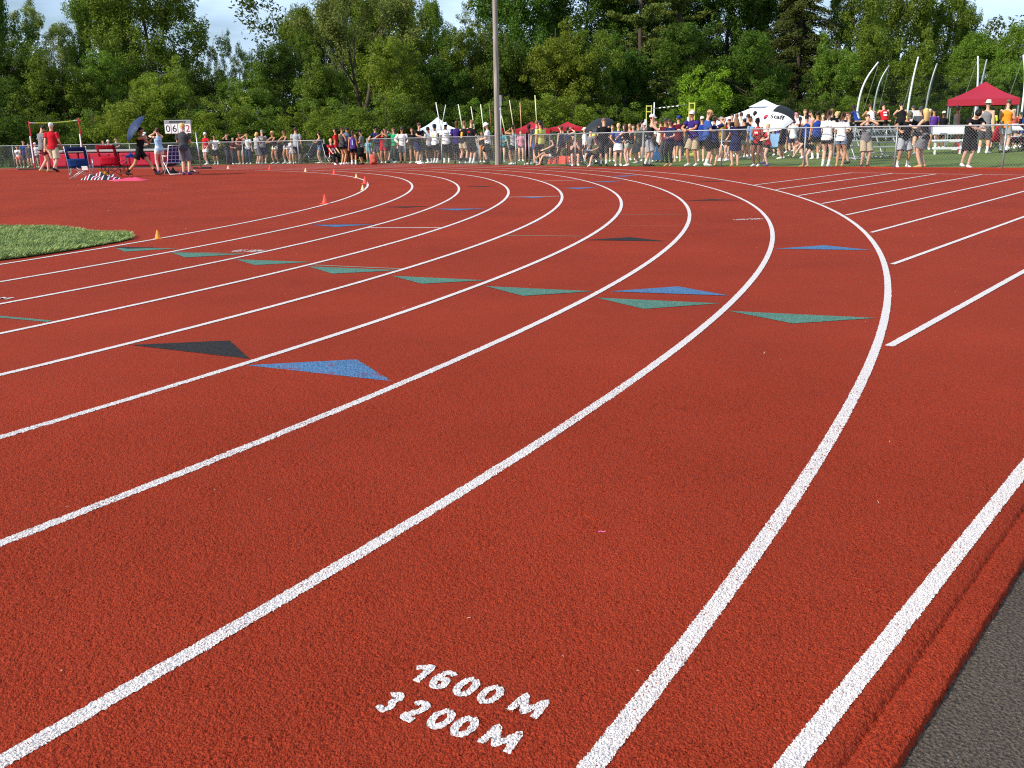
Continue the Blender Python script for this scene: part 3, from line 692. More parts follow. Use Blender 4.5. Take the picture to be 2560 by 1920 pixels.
def tree(px, Y, top, kind, leaf, label, var=0, width=1., rot=None):
    key = (kind, var)
    if key not in TM:
        mb, V, bk = make_tree(kind, 11 + 7 * var + sum(map(ord, kind))); tm = mb.mesh('trunk', True); cm = quads_mesh('crown', V, len(V) // 4)
        zt = np.percentile(V[:, 2], 99.6); TM[key] = (tm, cm, bk, zt)
    tm, cm, bk, zt = TM[key]
    X, Y, z = atdepth(px, Y); H = height_for(X, Y, top) - z
    s = H / zt
    e = empty('broadleaf_tree' if leaf == 'bright' else {'bushy': 'bush', 'pine': 'pine_tree', 'hemlock': 'hemlock_tree'}.get(kind, 'broadleaf_tree'), (X, Y, z - .05), label, 'bush' if kind == 'bushy' and leaf != 'bright' else 'tree', 'trees and bushes behind the field', rot if rot is not None else random.uniform(0, 6.28), (s * width, s * width, s))
    inst('trunk', tm, bk, e); inst('crown', cm, LM[leaf], e)
TREES = [
 # tall trees, left to right: (px, distance, top row, kind, leaf, label, variant, width)
 (0, 66, -150, 'maple', 'deep', 'tall dark broadleaf tree at the far left edge of the wood', 0, .62),
 (100, 74, 8, 'sparse', 'pale', 'thin pale-leaved tree with sky showing through, left of the big maple', 0, .9),
 (172, 71, 2, 'sparse', 'pale', 'airy pale tree just left of the tall plumed maple', 1, .8),
 (400, 69, -120, 'maple', 'mid', 'tall dense maple with upright plumes beside the open gap of sky', 1, 1.02),
 (300, 72, -60, 'maple', 'mid', 'dense green maple joined to the left flank of the plumed maple', 0, .8),
 (575, 73, 98, 'sparse', 'pale', 'low airy tree standing in the gap of blue sky, left one', 0, .7),
 (618, 72, 80, 'sparse', 'pale', 'low thin tree in the gap of blue sky, right one', 1, .6),
 (772, 72, 30, 'sparse', 'mid', 'slim airy tree on the right side of the sky gap', 1, .5),
 (862, 73, -60, 'sparse', 'pale', 'wide airy tree with many thin twigs, left of the forked trunk', 1, .6),
 (770, 74, 20, 'maple', 'mid', 'leafy tree standing behind the wide airy tree', 0, .8),
 (915, 67, -70, 'forked', 'pale', 'big grey forked trunk with bare limbs and thin leaves', 0, 1.),
 (985, 75, -60, 'maple', 'yellow', 'leafy yellow-green tree filling in behind the forked grey trunk', 0, .9),
 (890, 75, -20, 'maple', 'mid', 'leafy tree seen through the limbs of the forked trunk', 1, .8),
 (1085, 72, 5, 'maple', 'yellow', 'leafy tree with yellowish leaves left of the wooden pole', 1, .7),
 (1205, 76, 0, 'sparse', 'pale', 'pale feathery tree right beside the wooden pole against sky', 0, .8),
 (1305, 75, -110, 'maple', 'deep', 'tall dark maple just right of the wooden pole', 1, .95),
 (1470, 77, -110, 'maple', 'deep', 'tall dark maple behind the two red canopies', 0, 1.05),
 (1595, 69, -200, 'pine', 'pine', 'tall pine with level boughs above the yellow pole-vault standards', 0, .8),
 (1690, 73, -200, 'pine', 'pine', 'second tall pine, standing above the white canopy', 1, .85),
 (1810, 75, -100, 'maple', 'deep', 'broad dark maple above the crowd and the staff umbrella', 1, 1.05),
 (1640, 79, -100, 'maple', 'deep', 'dark maple standing between and behind the two pines', 0, 1.),
 (1900, 77, -90, 'maple', 'deep', 'dark maple joined to the left side of the hemlock', 0, .9),
 (1985, 69, -130, 'hemlock', 'hemlock', 'dark drooping hemlock left of the curved cage poles', 0, 1.),
 (2115, 70, -70, 'maple', 'mid', 'tall light-green maple behind the leftmost curved cage pole', 0, .8),
 (2230, 75, -80, 'maple', 'mid', 'tall light-green maple behind the middle cage poles', 1, .9),
 (2350, 76, -20, 'maple', 'mid', 'tall tree near the sky at the upper right', 0, .75),
 (2420, 72, 85, 'maple', 'mid', 'rounded tree behind the big red canopy', 0, 1.3),
 (2530, 70, 62, 'maple', 'mid', 'rounded tree at the far right edge of the wood', 1, 1.2),
 # second storey
 (60, 61, 105, 'willow', 'deep', 'dark rounded tree low on the far left behind the high-jump bar', 0, 1.1),
 (185, 60, 130, 'willow', 'mid', 'rounded shady tree behind the high-jump crossbar', 1, 1.1),
 (300, 63, 130, 'willow', 'mid', 'rounded tree in front of the plumed maple', 0, 1.),
 (420, 58, 150, 'willow', 'yellow', 'yellow-green rounded tree behind the blue umbrella', 1, 1.),
 (520, 61, 170, 'willow', 'deep', 'dark rounded tree behind the performance board', 0, .9),
 (620, 60, 165, 'willow', 'mid', 'rounded tree behind the spectators left of the forked trunk', 1, 1.),
 (720, 63, 110, 'willow', 'deep', 'shady rounded tree under the wide airy tree', 0, 1.),
 (830, 61, 130, 'willow', 'mid', 'rounded tree left of the forked trunk foot', 1, .9),
 (1000, 60, 95, 'willow', 'yellow', 'tall yellow-green tree between the forked trunk and the wooden pole', 0, .95),
 (1100, 62, 110, 'willow', 'deep', 'dark tree right behind the leaning vaulting poles', 1, .85),
 (1180, 63, 70, 'willow', 'mid', 'green tree touching the left side of the wooden pole', 0, .7),
 (1265, 62, 60, 'willow', 'deep', 'dark tree just right of the wooden pole, behind the red canopy', 1, .9),
 (1390, 61, 55, 'willow', 'yellow', 'tall yellow-green tree behind the yellow-shirted spectator', 1, .95),
 (1470, 62, 80, 'willow', 'mid', 'rounded green tree above the second red canopy', 0, .9),
 (1560, 64, 90, 'willow', 'deep', 'dark tree under the first pine', 1, 1.),
 (1720, 63, 60, 'willow', 'deep', 'dark tree behind the white canopy', 0, 1.1),
 (1772, 60.5, 172, 'bushy', 'bright', 'small bright-green maple glowing above the white canopy', 0, .85),
 (1880, 62, 80, 'willow', 'deep', 'very dark tree behind the staff umbrella', 0, 1.2),
 (2080, 62, 90, 'willow', 'mid', 'rounded tree behind the ponytailed spectator', 1, .8),
 (2170, 64, 70, 'willow', 'mid', 'green tree between the first two cage poles', 0, .9),
 (2290, 63, 90, 'willow', 'mid', 'green tree right of the tallest cage pole', 1, 1.),
 (2400, 62, 150, 'willow', 'mid', 'green tree left behind the big red canopy', 0, 1.),
 (2500, 61, 130, 'willow', 'mid', 'green tree right behind the big red canopy', 1, 1.1),
 # bushes along the field
 (30, 57, 265, 'bushy', 'deep', 'dark bush at the left edge behind the fence', 0, 1.4),
 (140, 56, 285, 'bushy', 'deep', 'dark bush between the high-jump uprights', 1, 1.4),
 (245, 57, 268, 'bushy', 'mid', 'leafy bush right of the high-jump upright', 0, 1.3),
 (345, 56, 230, 'bushy', 'yellow', 'yellow-green bush behind the umbrella', 1, 1.2),
 (480, 57, 245, 'bushy', 'deep', 'dark bush behind the performance board', 0, 1.3),
 (575, 56, 250, 'bushy', 'yellow', 'yellow-green bush behind the man in the red shirt', 1, 1.2),
 (670, 57, 265, 'bushy', 'mid', 'bush behind the spectators leaning on the rail', 0, 1.2),
 (765, 56, 272, 'bushy', 'yellow', 'bright bush behind the girl in denim shorts', 1, 1.1),
 (870, 57, 245, 'bushy', 'mid', 'bush behind the group standing at the fence gap', 0, 1.3),
 (970, 56, 240, 'bushy', 'mid', 'bush left of the small white canopy', 1, 1.2),
 (1060, 58, 255, 'bushy', 'deep', 'dark bush above the small white canopy', 0, 1.2),
 (1150, 58, 265, 'bushy', 'deep', 'dark bush behind the boy in the purple shirt', 1, 1.2),
 (1235, 58, 250, 'bushy', 'mid', 'bush behind the foot of the wooden pole', 0, 1.1),
 (1330, 58, 245, 'bushy', 'mid', 'bush above the first red canopy', 1, 1.2),
 (1430, 58, 235, 'bushy', 'yellow', 'yellow-green bush above the second red canopy', 0, 1.2),
 (1540, 58, 262, 'bushy', 'mid', 'bush left of the yellow vault standard', 1, 1.3),
 (1650, 58, 275, 'bushy', 'mid', 'bush between the two yellow vault standards', 0, 1.2),
 (1760, 58, 262, 'bushy', 'deep', 'dark bush left of the white canopy peak', 1, 1.2),
 (1935, 59, 250, 'bushy', 'hemlock', 'dark bush behind the staff umbrella', 0, 1.5),
 (2050, 58, 245, 'bushy', 'deep', 'dark bush above the boy in the blue singlet', 1, 1.2),
 (2150, 59, 235, 'bushy', 'mid', 'bush behind the first curved pole', 0, 1.3),
 (2260, 59, 245, 'bushy', 'deep', 'bush behind the cage netting', 1, 1.3),
 (2360, 59, 235, 'bushy', 'deep', 'dark bush left of the big red canopy', 0, 1.3),
 (2470, 59, 235, 'bushy', 'deep', 'dark bush hidden behind the big red canopy', 1, 1.4),
 (2560, 59, 235, 'bushy', 'deep', 'dark bush at the right edge of the field', 0, 1.3)]
for t in TREES: tree(*t)
# the wood that closes the view behind the single trees
rng = np.random.default_rng(5); C = []
for i in range(3000):
    x = rng.uniform(-75, 75); top = 9.2 + 2.2 * math.sin(x * .21) + 1.6 * math.sin(x * .57 + 1); px_ = x / 88 * 2395 + 1280
    if 470 < px_ < 690: top = min(top, 4.4)
    if 40 < px_ < 240: top = min(top, 7.)
    if 1120 < px_ < 1230 or px_ > 2440: top = min(top, 8.)
    C.append((x, rng.uniform(82, 92), rng.uniform(-1.5, top)))
V = leaves(np.array(C), rng.uniform(.7, 1.5, len(C)), 60, .17, .3, .8, rng); me = quads_mesh('woods', V, len(V) // 4); me.materials.append(LM['hemlock'])
stuff(link(bpy.data.objects.new('woods', me)), 'shadowy far wood closing the view behind the single trees', 'woods')
# ================================================================== FENCES AND POLE
galv = metal('94989b', .5, .5); wirem = metal('8e9294', .5, .35)
FH = 1.2
def chain_fence(path, label, hgt, step=2.45, tall_ends=(), px_posts=None):
    D = densify(path, .06); x0, y0 = D[0]; z0 = float(gz(x0, y0, 0))
    e = empty('chain_link_fence', (x0, y0, z0), label, 'fence', 'chain-link fences along the track')
    def loc(p, z): return (p[0] - x0, p[1] - y0, z - z0)
    zz = gz(D[:, 0], D[:, 1], np.zeros(len(D))); hh = np.array([hgt(p[0]) for p in D]) if callable(hgt) else np.full(len(D), hgt)
    mb = MB(); sub = list(range(0, len(D), 10)) + [len(D) - 1]
    mb.tube([loc(D[i], zz[i] + hh[i]) for i in sub], .019, 8); mb.build('top_rail', galv, e, True)
    s = np.concatenate([[0], np.cumsum(np.hypot(*np.diff(D, axis=0).T))])
    posts = px_posts if px_posts is not None else list(np.arange(0, s[-1], step)) + [s[-1]]
    for q in posts:
        i = int(np.clip(np.searchsorted(s, q), 0, len(D) - 1)); p = D[i]
        mb = MB(); h = hh[i] + (.22 if any(abs(q - t) < .3 for t in tall_ends) else .02)
        mb.tube([loc(p, zz[i] - .1), loc(p, zz[i] + h)], .025, 10); mb.ball(loc(p, zz[i] + h), (.029, .029, .022), 8, 5); mb.build('post', galv, e, True)
    # woven wire: two families of slanting wires set a little apart
    V = []; nn = len(D); sp = .056
    def P(u, v):   # u along, v height 0..1
        i = np.clip(np.searchsorted(s, u), 1, nn - 1); t = (u - s[i - 1]) / (s[i] - s[i - 1]); a = D[i - 1] + (D[i] - D[i - 1]) * t
        return np.array([a[0] - x0, a[1] - y0, zz[i] + .03 + v * (hh[i] + .01 - .03) - z0])
    r = .0022
    for fam in (1, -1):
        for u in np.arange(-1.3, s[-1] + 1.3, sp * 1.48):
            u0, u1 = (u, u + fam * 1.02 * 1.12); v0, v1 = 0., 1.
            if fam == 1:
                if u1 < 0 or u0 > s[-1]: continue
                if u0 < 0: v0 = -u0 / (u1 - u0); u0 = 0
                if u1 > s[-1]: v1 = v0 + (v1 - v0) * (s[-1] - u0) / (u1 - u0); u1 = s[-1]
            else:
                if u0 < 0 or u1 > s[-1]: continue
                if u0 > s[-1]: v0 = (u0 - s[-1]) / (u0 - u1); u0 = s[-1]
                if u1 < 0: v1 = v0 + (v1 - v0) * (u0 - 0) / (u0 - u1); u1 = 0
            k = 3
            pts = [P(u0 + (u1 - u0) * i / k, v0 + (v1 - v0) * i / k) for i in range(k + 1)]
            for a, b in zip(pts[:-1], pts[1:]):
                d = b - a; d /= np.linalg.norm(d) + 1e-9; side = np.cross(d, [0, 0, 1.]); side /= np.linalg.norm(side) + 1e-9; up = np.cross(side, d)
                off = side * fam * .0018
                for c1, c2 in ((up, side), (side, -up), (-up, -side), (-side, up)):
                    V += [a + off + c1 * r, a + off + c2 * r, b + off + c2 * r, b + off + c1 * r]
    me = quads_mesh('wire_mesh', np.array(V), len(V) // 4); me.materials.append(wirem); link(bpy.data.objects.new('wire_mesh', me), e)
    return e
def path_between(pxa, pxb):
    a = fence_pt(pxa); b = fence_pt(pxb); ia = ((FD - a) ** 2).sum(1).argmin(); ib = ((FD - b) ** 2).sum(1).argmin()
    if ia > ib: ia, ib = ib, ia
    return [tuple(p) for p in FD[ia:ib + 1]]
def fh(x): return float(np.interp(x, [-26, -12, -3, 4, 9.5, 14], [1.12, 1.12, 1.15, 1.17, 1.2, 1.16]))
chain_fence(path_between(-260, 812), 'long chain-link fence on the left behind the high-jump area', fh, 3.05, tall_ends=())
chain_fence(path_between(917, 1317), 'chain-link fence stretch left and right of the wooden pole', fh, 2.75)
chain_fence(path_between(1321, 2900), 'chain-link fence in front of the crowd on the right', fh, 2.95)

def lathe_pole():
    p = fence_pt(1251); x, y = p[0] - .1, p[1] - .15; z = float(gz(x, y, -.2)); mb = MB()
    rng = np.random.default_rng(3); n = 20; V = []; F = []
    hs = np.linspace(0, 11.5, 30)
    for h in hs:
        for k in range(n):
            th = 2 * math.pi * k / n; r = (.118 - .003 * h) * (1 + .02 * math.sin(7 * th + h * .2)); V.append((r * math.cos(th), r * math.sin(th), h))
    for i in range(len(hs) - 1):
        for k in range(n): F.append((i * n + k, i * n + (k + 1) % n, (i + 1) * n + (k + 1) % n, (i + 1) * n + k))
    F.append(tuple((len(hs) - 1) * n + k for k in range(n))); mb.add(V, F)
    m = bpy.data.materials.new('weathered_wood'); m.use_nodes = True; nt = m.node_tree; nn = nt.nodes; l = nt.links; b = nn['Principled BSDF']; b.inputs['Roughness'].default_value = .9
    tc = nn.new('ShaderNodeTexCoord'); mp = nn.new('ShaderNodeMapping'); mp.inputs['Scale'].default_value = (22, 22, .6); no = nn.new('ShaderNodeTexNoise'); no.inputs['Scale'].default_value = 1.6; no.inputs['Detail'].default_value = 8
    l.new(tc.outputs['Object'], mp.inputs['Vector']); l.new(mp.outputs['Vector'], no.inputs['Vector'])
    rp = nn.new('ShaderNodeValToRGB'); rp.color_ramp.elements[0].position = .3; rp.color_ramp.elements[0].color = (*lin('5c564e'), 1); rp.color_ramp.elements[1].position = .7; rp.color_ramp.elements[1].color = (*lin('aaa298'), 1)
    l.new(no.outputs['Fac'], rp.inputs['Fac']); l.new(rp.outputs['Color'], b.inputs['Base Color'])
    bp = nn.new('ShaderNodeBump'); bp.inputs['Strength'].default_value = .6; bp.inputs['Distance'].default_value = .01; l.new(no.outputs['Fac'], bp.inputs['Height']); l.new(bp.outputs['Normal'], b.inputs['Normal'])
    o = mb.build('wooden_pole', m, None, True, (x, y, z - .1)); tag(o, 'tall weathered wooden utility pole standing at the fence', 'pole')
lathe_pole()
# ================================================================== PEOPLE
def unit(v): v = np.array(v, float); return v / (np.linalg.norm(v) + 1e-9)
def ik(a, b, l1, l2, pole):
    a = np.array(a, float); b = np.array(b, float); d = b - a; L = np.linalg.norm(d); mx_ = (l1 + l2) * .998
    if L > mx_: b = a + d / L * mx_; d = b - a; L = mx_
    u = d / L; c = (l1 * l1 + L * L - l2 * l2) / (2 * L); h = math.sqrt(max(0, l1 * l1 - c * c))
    p = np.array(pole, float); p = p - u * p.dot(u); p = unit(p); return a + u * c + p * h, b
# pose: feet (x,y,z of ankle, toe yaw), lean/side/twist of torso in degrees, hand targets, elbow poles, head pitch / yaw. Facing +Y, left = -x ... right = +x
A_DOWN = ((-.26, .03, .80), (.26, .03, .80))
POSES = {
 'stand': {}, 'stand2': dict(feet=((-.12, -.02, .085, 12), (.11, .1, .085, -20)), side=2, hyaw=15),
 'hips': dict(hands=((-.2, .04, 1.0), (.2, .04, 1.0)), poles=((-1, -.3, 0), (1, -.3, 0)), hyaw=-10),
 'front': dict(hands=((-.06, .27, 1.08), (.06, .29, 1.1)), poles=((-.7, -.5, -.6), (.7, -.5, -.6)), hp=22),
 'crossed': dict(hands=((.1, .2, 1.2), (-.1, .22, 1.17)), poles=((-.8, .1, -.6), (.8, .1, -.6)), hyaw=12),
 'shade': dict(hands=((-.26, .03, .80), (.10, .19, 1.64)), poles=((-.3, -1, 0), (.9, .3, -.3)), hyaw=8),
 'face': dict(hands=((-.08, .2, 1.56), (.08, .2, 1.56)), poles=((-.9, .3, -.5), (.9, .3, -.5))),
 'up': dict(hands=((-.26, .03, .80), (.3, .36, 1.62)), poles=((-.3, -1, 0), (.5, -.2, -.8)), hyaw=-15),
 'lean': dict(lean=14, py=-.1, feet=((-.1, -.18, .085, 5), (.13, -.05, .085, -10)), hands=((-.02, .36, 1.15), (.06, .38, 1.15)), poles=((-1, 0, -.25), (1, 0, -.25)), hp=-6),
 'leandown': dict(lean=20, py=-.12, feet=((-.06, -.2, .085, 5), (.09, -.3, .13, -5)), hands=((.03, .36, 1.14), (-.05, .38, 1.12)), poles=((-1, 0, -.1), (1, 0, -.1)), hp=52),
 'leanwide': dict(lean=14, py=-.1, feet=((-.16, -.1, .085, 12), (.16, -.1, .085, -12)), hands=((-.34, .33, 1.14), (.32, .33, 1.14)), poles=((-1, -.2, 0), (1, -.2, 0)), hp=40),
 'leanback': dict(lean=26, py=-.22, feet=((-.1, -.22, .085, 5), (.13, -.06, .085, -10)), hands=((-.1, .4, 1.13), (.1, .42, 1.13)), poles=((-1, 0, -.3), (1, 0, -.3)), hp=-12),
 'side': dict(feet=((-.1, .04, .085, 10), (.1, -.06, .085, -25)), hands=((-.3, .1, 1.0), (.26, .05, .82)), poles=((-1, -.4, 0), (.2, -1, 0)), hyaw=40, side=-3),
 'walk': dict(feet=((-.08, .24, .09, 2), (.08, -.3, .16, -4)), lean=5, hands=((-.25, -.12, .86), (.24, .2, .92)), hp=10),
 'walkdown': dict(feet=((-.08, .16, .09, 2), (.08, -.2, .13, -4)), lean=4, hands=((-.1, .22, 1.02), (.24, .06, .84)), hp=34),
 'stride': dict(feet=((-.08, .52, .09, 2), (.08, -.5, .15, -4)), lean=10, pz=.87, hands=((-.2, .42, 1.36), (.12, .12, 1.44)), poles=((-.3, 0, -1), (.5, .2, -1)), hp=8),
 'kneebent': dict(feet=((-.09, .0, .085, 4), (.1, .1, .2, -4)), lean=4, hands=((-.1, .24, 1.12), (.2, .1, .86)), poles=((-.8, -.4, -.4), (.3, -1, 0)), side=2, hyaw=20, crook=1),
 'bend': dict(lean=72, py=-.22, pz=.88, feet=((-.13, -.1, .085, 8), (.13, .04, .085, -8)), hands=((-.12, .55, .55), (.16, .5, .62)), poles=((-.5, 0, 1), (.5, 0, 1)), hp=10),
 'sit': dict(pz=.5, py=-.1, lean=-6, feet=((-.13, .4, .085, 5), (.13, .36, .085, -5)), hands=((-.2, .32, .62), (.2, .3, .62)), poles=((-1, -.4, 0), (1, -.4, 0)), seat=1),
 'sitface': dict(pz=.46, py=-.15, lean=38, feet=((-.13, .32, .085, 5), (.13, .36, .085, -5)), hands=((-.07, .38, .93), (.07, .38, .93)), poles=((-.4, .6, -1), (.4, .6, -1)), hp=10, seat=1),
 'sitlegs': dict(pz=.48, py=-.1, lean=-8, feet=((-.13, .5, .085, 5), (.05, .62, .38, -5)), hands=((-.16, .3, .75), (.16, .28, .75)), poles=((-1, -.4, 0), (1, -.4, 0)), hp=18, seat=1),
 'sithunch': dict(pz=.48, py=-.1, lean=26, feet=((-.16, .34, .06, 5), (.16, .36, .06, -5)), hands=((-.12, .42, .6), (.12, .42, .6)), poles=((-1, -.2, 0), (1, -.2, 0)), hp=8, seat=1),
 'reach': dict(hands=((-.2, .42, 1.3), (.24, .03, .8)), poles=((-.3, 0, -1), (.3, -1, 0)), hyaw=-20, side=-3),
}
def skeleton(pose, build):
    p = POSES[pose]; f = build == 'f'; sw = .162 if f else .188; hw = .092 if f else .09
    S = {}; pz = p.get('pz', .935); pel = np.array([0, p.get('py', 0.), pz])
    ln = R(p.get('lean', 1.5)); sd_ = R(p.get('side', 0)); u = unit((math.sin(sd_), math.sin(ln), math.cos(ln) * math.cos(sd_)))
    r = np.array([1., 0, 0]); fw = np.cross(u, r); fw = fw if fw[1] > -2 else -fw   # forward of the torso
    S['pel'] = pel; S['u'] = u; S['r'] = r; S['f'] = np.cross(u, r); neck = pel + u * .53; S['neck'] = neck
    S['hips'] = [pel + r * s * hw - u * .03 for s in (-1, 1)]
    S['sho'] = [neck - u * .055 + r * s * sw for s in (-1, 1)]
    hp = R(p.get('lean', 1.5) * .45 + p.get('hp', 0)); hu = unit((math.sin(sd_), math.sin(hp), math.cos(hp))); hy = R(p.get('hyaw', 0))
    hf = np.array([math.sin(hy) * -1, math.cos(hy) * math.cos(hp), -math.sin(hp)]); hf = unit(hf - hu * hf.dot(hu)); S['hu'] = hu; S['hf'] = hf; S['hr'] = np.cross(hf, hu)
    S['head'] = neck + u * .045 + hu * .155
    feet = p.get('feet', ((-.1, .02, .085, 8), (.1, .0, .085, -10))); S['legs'] = []
    for s, h, ft in zip((-1, 1), S['hips'], feet):
        pole = (s * .12, 1, .1) if not (p.get('crook') and s == 1) else (.5, 1, .2)
        k, a = ik(h, ft[:3], .44, .43, pole); S['legs'].append((h, k, a, R(ft[3])))
    hands = p.get('hands', A_DOWN); poles = p.get('poles', ((-.3, -1, 0), (.3, -1, 0))); S['arms'] = []
    for s, sh, hd, pl in zip((-1, 1), S['sho'], hands, poles):
        e, w_ = ik(sh, hd, .29, .265, pl); S['arms'].append((sh, e, w_))
    return S
def lerp(a, b, t): return a + (b - a) * t
def limb(mb, a, b, c, rads, n=9, side=None):
    """two-segment limb with smooth bend; rads at a, mid-upper, joint, mid-lower, end"""
    pts = [a, lerp(a, b, .3), lerp(a, b, .65), lerp(a, b, .93) * .97 + c * .03, lerp(b, c, .12) * .97 + a * .03, lerp(b, c, .4), lerp(b, c, .75), c]
    r0, r1, r2, r3, r4 = rads
    mb.tube(pts, [r0, r1 * 1.02, (r1 + r2) / 2 * 1.02, r2, r2 * 1.02, r3, (r3 + r4) / 2, r4], n, side)
TORSO = {'m': [(-.1, .135, .10, 0), (-.03, .168, .118, -.005), (.06, .165, .112, 0), (.17, .142, .098, .006), (.28, .152, .106, .008), (.38, .168, .112, .004), (.455, .165, .095, 0), (.495, .115, .075, -.003), (.53, .062, .058, 0)],
         'f': [(-.1, .14, .10, -.01), (-.03, .172, .12, -.014), (.06, .155, .105, -.004), (.17, .122, .088, .004), (.28, .132, .1, .012), (.37, .145, .118, .016), (.455, .140, .088, 0), (.495, .095, .066, -.003), (.53, .052, .05, 0)]}
def torso_rings(S, build, lo, hi, off, hem=0.):
    rows = TORSO[build]; zs = [q[0] for q in rows]; out = []
    ts_ = [lo] + [z for z in zs if lo < z < hi] + [hi]
    for t in ts_:
        a = np.interp(t, zs, [q[1] for q in rows]); b = np.interp(t, zs, [q[2] for q in rows]); o = np.interp(t, zs, [q[3] for q in rows])
        out.append((S['pel'] + S['u'] * t + S['f'] * o, a + off + (hem if t == lo else 0), b + off + (hem if t == lo else 0)))
    return out
def ring_tube(mb, rings, side, n=14, caps=True): mb.tube([q[0] for q in rings], [(q[1], q[2]) for q in rings], n, side, caps)
BODY = {}
def remesh(mb, vox, it=3):
    me = mb.mesh('tmp'); o = bpy.data.objects.new('tmp', me); COL.objects.link(o)
    m = o.modifiers.new('r', 'REMESH'); m.mode = 'VOXEL'; m.voxel_size = vox; m2 = o.modifiers.new('s', 'SMOOTH'); m2.factor = .5; m2.iterations = it
    bpy.context.view_layer.update(); out = bpy.data.meshes.new_from_object(o.evaluated_get(bpy.context.evaluated_depsgraph_get()))
    bpy.data.objects.remove(o); bpy.data.meshes.remove(me); out.polygons.foreach_set('use_smooth', [True] * len(out.polygons)); return out
def hand(mb, S, el, wr, s, grip):
    d = unit(wr - el); ref = unit(np.cross(d, [0, 1, 0])) if abs(d[1]) < .9 else np.array([1., 0, 0])
    pn = unit(np.cross(d, ref)); bend = .45 if grip else .22
    mb.tube([wr - d * .02, wr + d * .03, wr + d * .085], [(.026, .02), (.04, .016), (.04, .014)], 8, ref)
    for i, (o, L) in enumerate(((-.03, .062), (-.01, .075), (.011, .07), (.031, .055))):
        q = wr + d * .08 + ref * o; a = q + d * L * .45 - pn * L * bend * .3; b = a + d * L * .5 - pn * L * bend
        mb.tube([q - d * .01, a, b], [.0105, .0098, .0085], 6)
    q = wr + d * .03 - ref * .036 * s; mb.tube([q, q + d * .03 - ref * .026 * s - pn * .01, q + d * .058 - ref * .03 * s - pn * .022], [.0125, .0115, .009], 6)
def get_body(pose, build):
    if (pose, build) in BODY: return BODY[(pose, build)]
    S = skeleton(pose, build); f = build == 'f'; mb = MB(); k = .9 if f else 1.
    ring_tube(mb, torso_rings(S, build, -.1, .53, 0), S['r'])
    h = S['head']; hu, hf, hr = S['hu'], S['hf'], S['hr']
    mb.tube([S['neck'] - S['u'] * .06, S['neck'] + S['u'] * .02, h - hu * .06], [(.062 * k, .06 * k), (.054 * k, .055 * k), (.052 * k, .054 * k)], 10, S['r'])
    rows = [(-.118, .02, .022, .045), (-.108, .040, .045, .03), (-.085, .055, .07, .016), (-.045, .066, .085, .006), (0, .072, .094, 0), (.045, .073, .096, -.004), (.08, .063, .082, -.007), (.105, .04, .052, -.008), (.117, .012, .016, -.008)]
    mb.tube([h + hu * z + hf * o for z, a, b, o in rows], [(a, b) for z, a, b, o in rows], 12, hr)
    mb.tube([h + hf * .088 + hu * .012, h + hf * .106 - hu * .016, h + hf * .112 - hu * .03], [.009, .013, .014], 6)      # nose
    for s in (-1, 1): mb.tube([h + hr * s * .068 - hu * .03, h + hr * s * .080 - hu * .0, h + hr * s * .078 + hu * .025], [(.011, .011), (.013, .017), (.011, .012)], 6)
    for (a, e, w_), s in zip(S['arms'], (-1, 1)):
        limb(mb, a, e, w_, (.055 * k, .05 * k, .039 * k, .041 * k, .026), 9); mb.ball(a - np.array([0, 0, .005]), .058 * k, 10, 7)
        hand(mb, S, e, w_, s, pose not in ('stand', 'stand2', 'walk'))
    for hip, kn, an, yaw in S['legs']:
        limb(mb, hip, kn, an, (.094, .082, .057, .056, .036), 11, S['r'])
        t = np.array([math.sin(-yaw) * 1., math.cos(yaw), 0]); low = np.array([0, 0, -1.])
        if POSES[pose].get('seat') and an[2] > .2: t = unit(t * .4 + np.array([0, 0, .9]))
        mb.tube([an - t * .035 + low * .045, an + t * .02 + low * .035, an + t * .1 + low * .055, an + t * .16 + low * .062], [(.034, .034), (.04, .045), (.042, .026), (.03, .016)], 8, np.cross(t, [0, 0, 1.]) if abs(t[2]) < .8 else np.array([1., 0, 0]))
    me = remesh(mb, .0115); top = max(v.co.z for v in me.vertices)
    BODY[(pose, build)] = (me, S, top); return BODY[(pose, build)]
GARM = {}
def wob(mb, amt, seed):
    r = np.random.default_rng(seed); ph = r.uniform(0, 6, 3); out = []
    for v in mb.V: out.append((v[0] + amt * math.sin(v[2] * 31 + ph[0] + v[1] * 23), v[1] + amt * math.sin(v[2] * 37 + ph[1] + v[0] * 29), v[2]))
    mb.V = out
def subring(rings, n=3):
    out = []
    for a, b in zip(rings[:-1], rings[1:]):
        for i in range(n):
            t = i / n; out.append((lerp(a[0], b[0], t), lerp(a[1], b[1], t), lerp(a[2], b[2], t)))
    out.append(rings[-1]); return out
def sleeve(mb, S, upto, off, loose):
    for a, e, w_ in S['arms']:
        P = [a - unit(e - a) * .03, a, lerp(a, e, .35), lerp(a, e, min(1, upto))] if upto <= 1 else [a - unit(e - a) * .03, a, lerp(a, e, .5), lerp(e, a, .06), lerp(e, w_, .08), lerp(e, w_, .5), lerp(e, w_, upto - 1)]
        rr = [.06, .067 + off, .066 + off, .064 + off + loose] if upto <= 1 else [.06, .068 + off, .062 + off, .056 + off, .056 + off, .052 + off, .042 + off]
        mb.tube(P, rr, 10, None, caps=False)
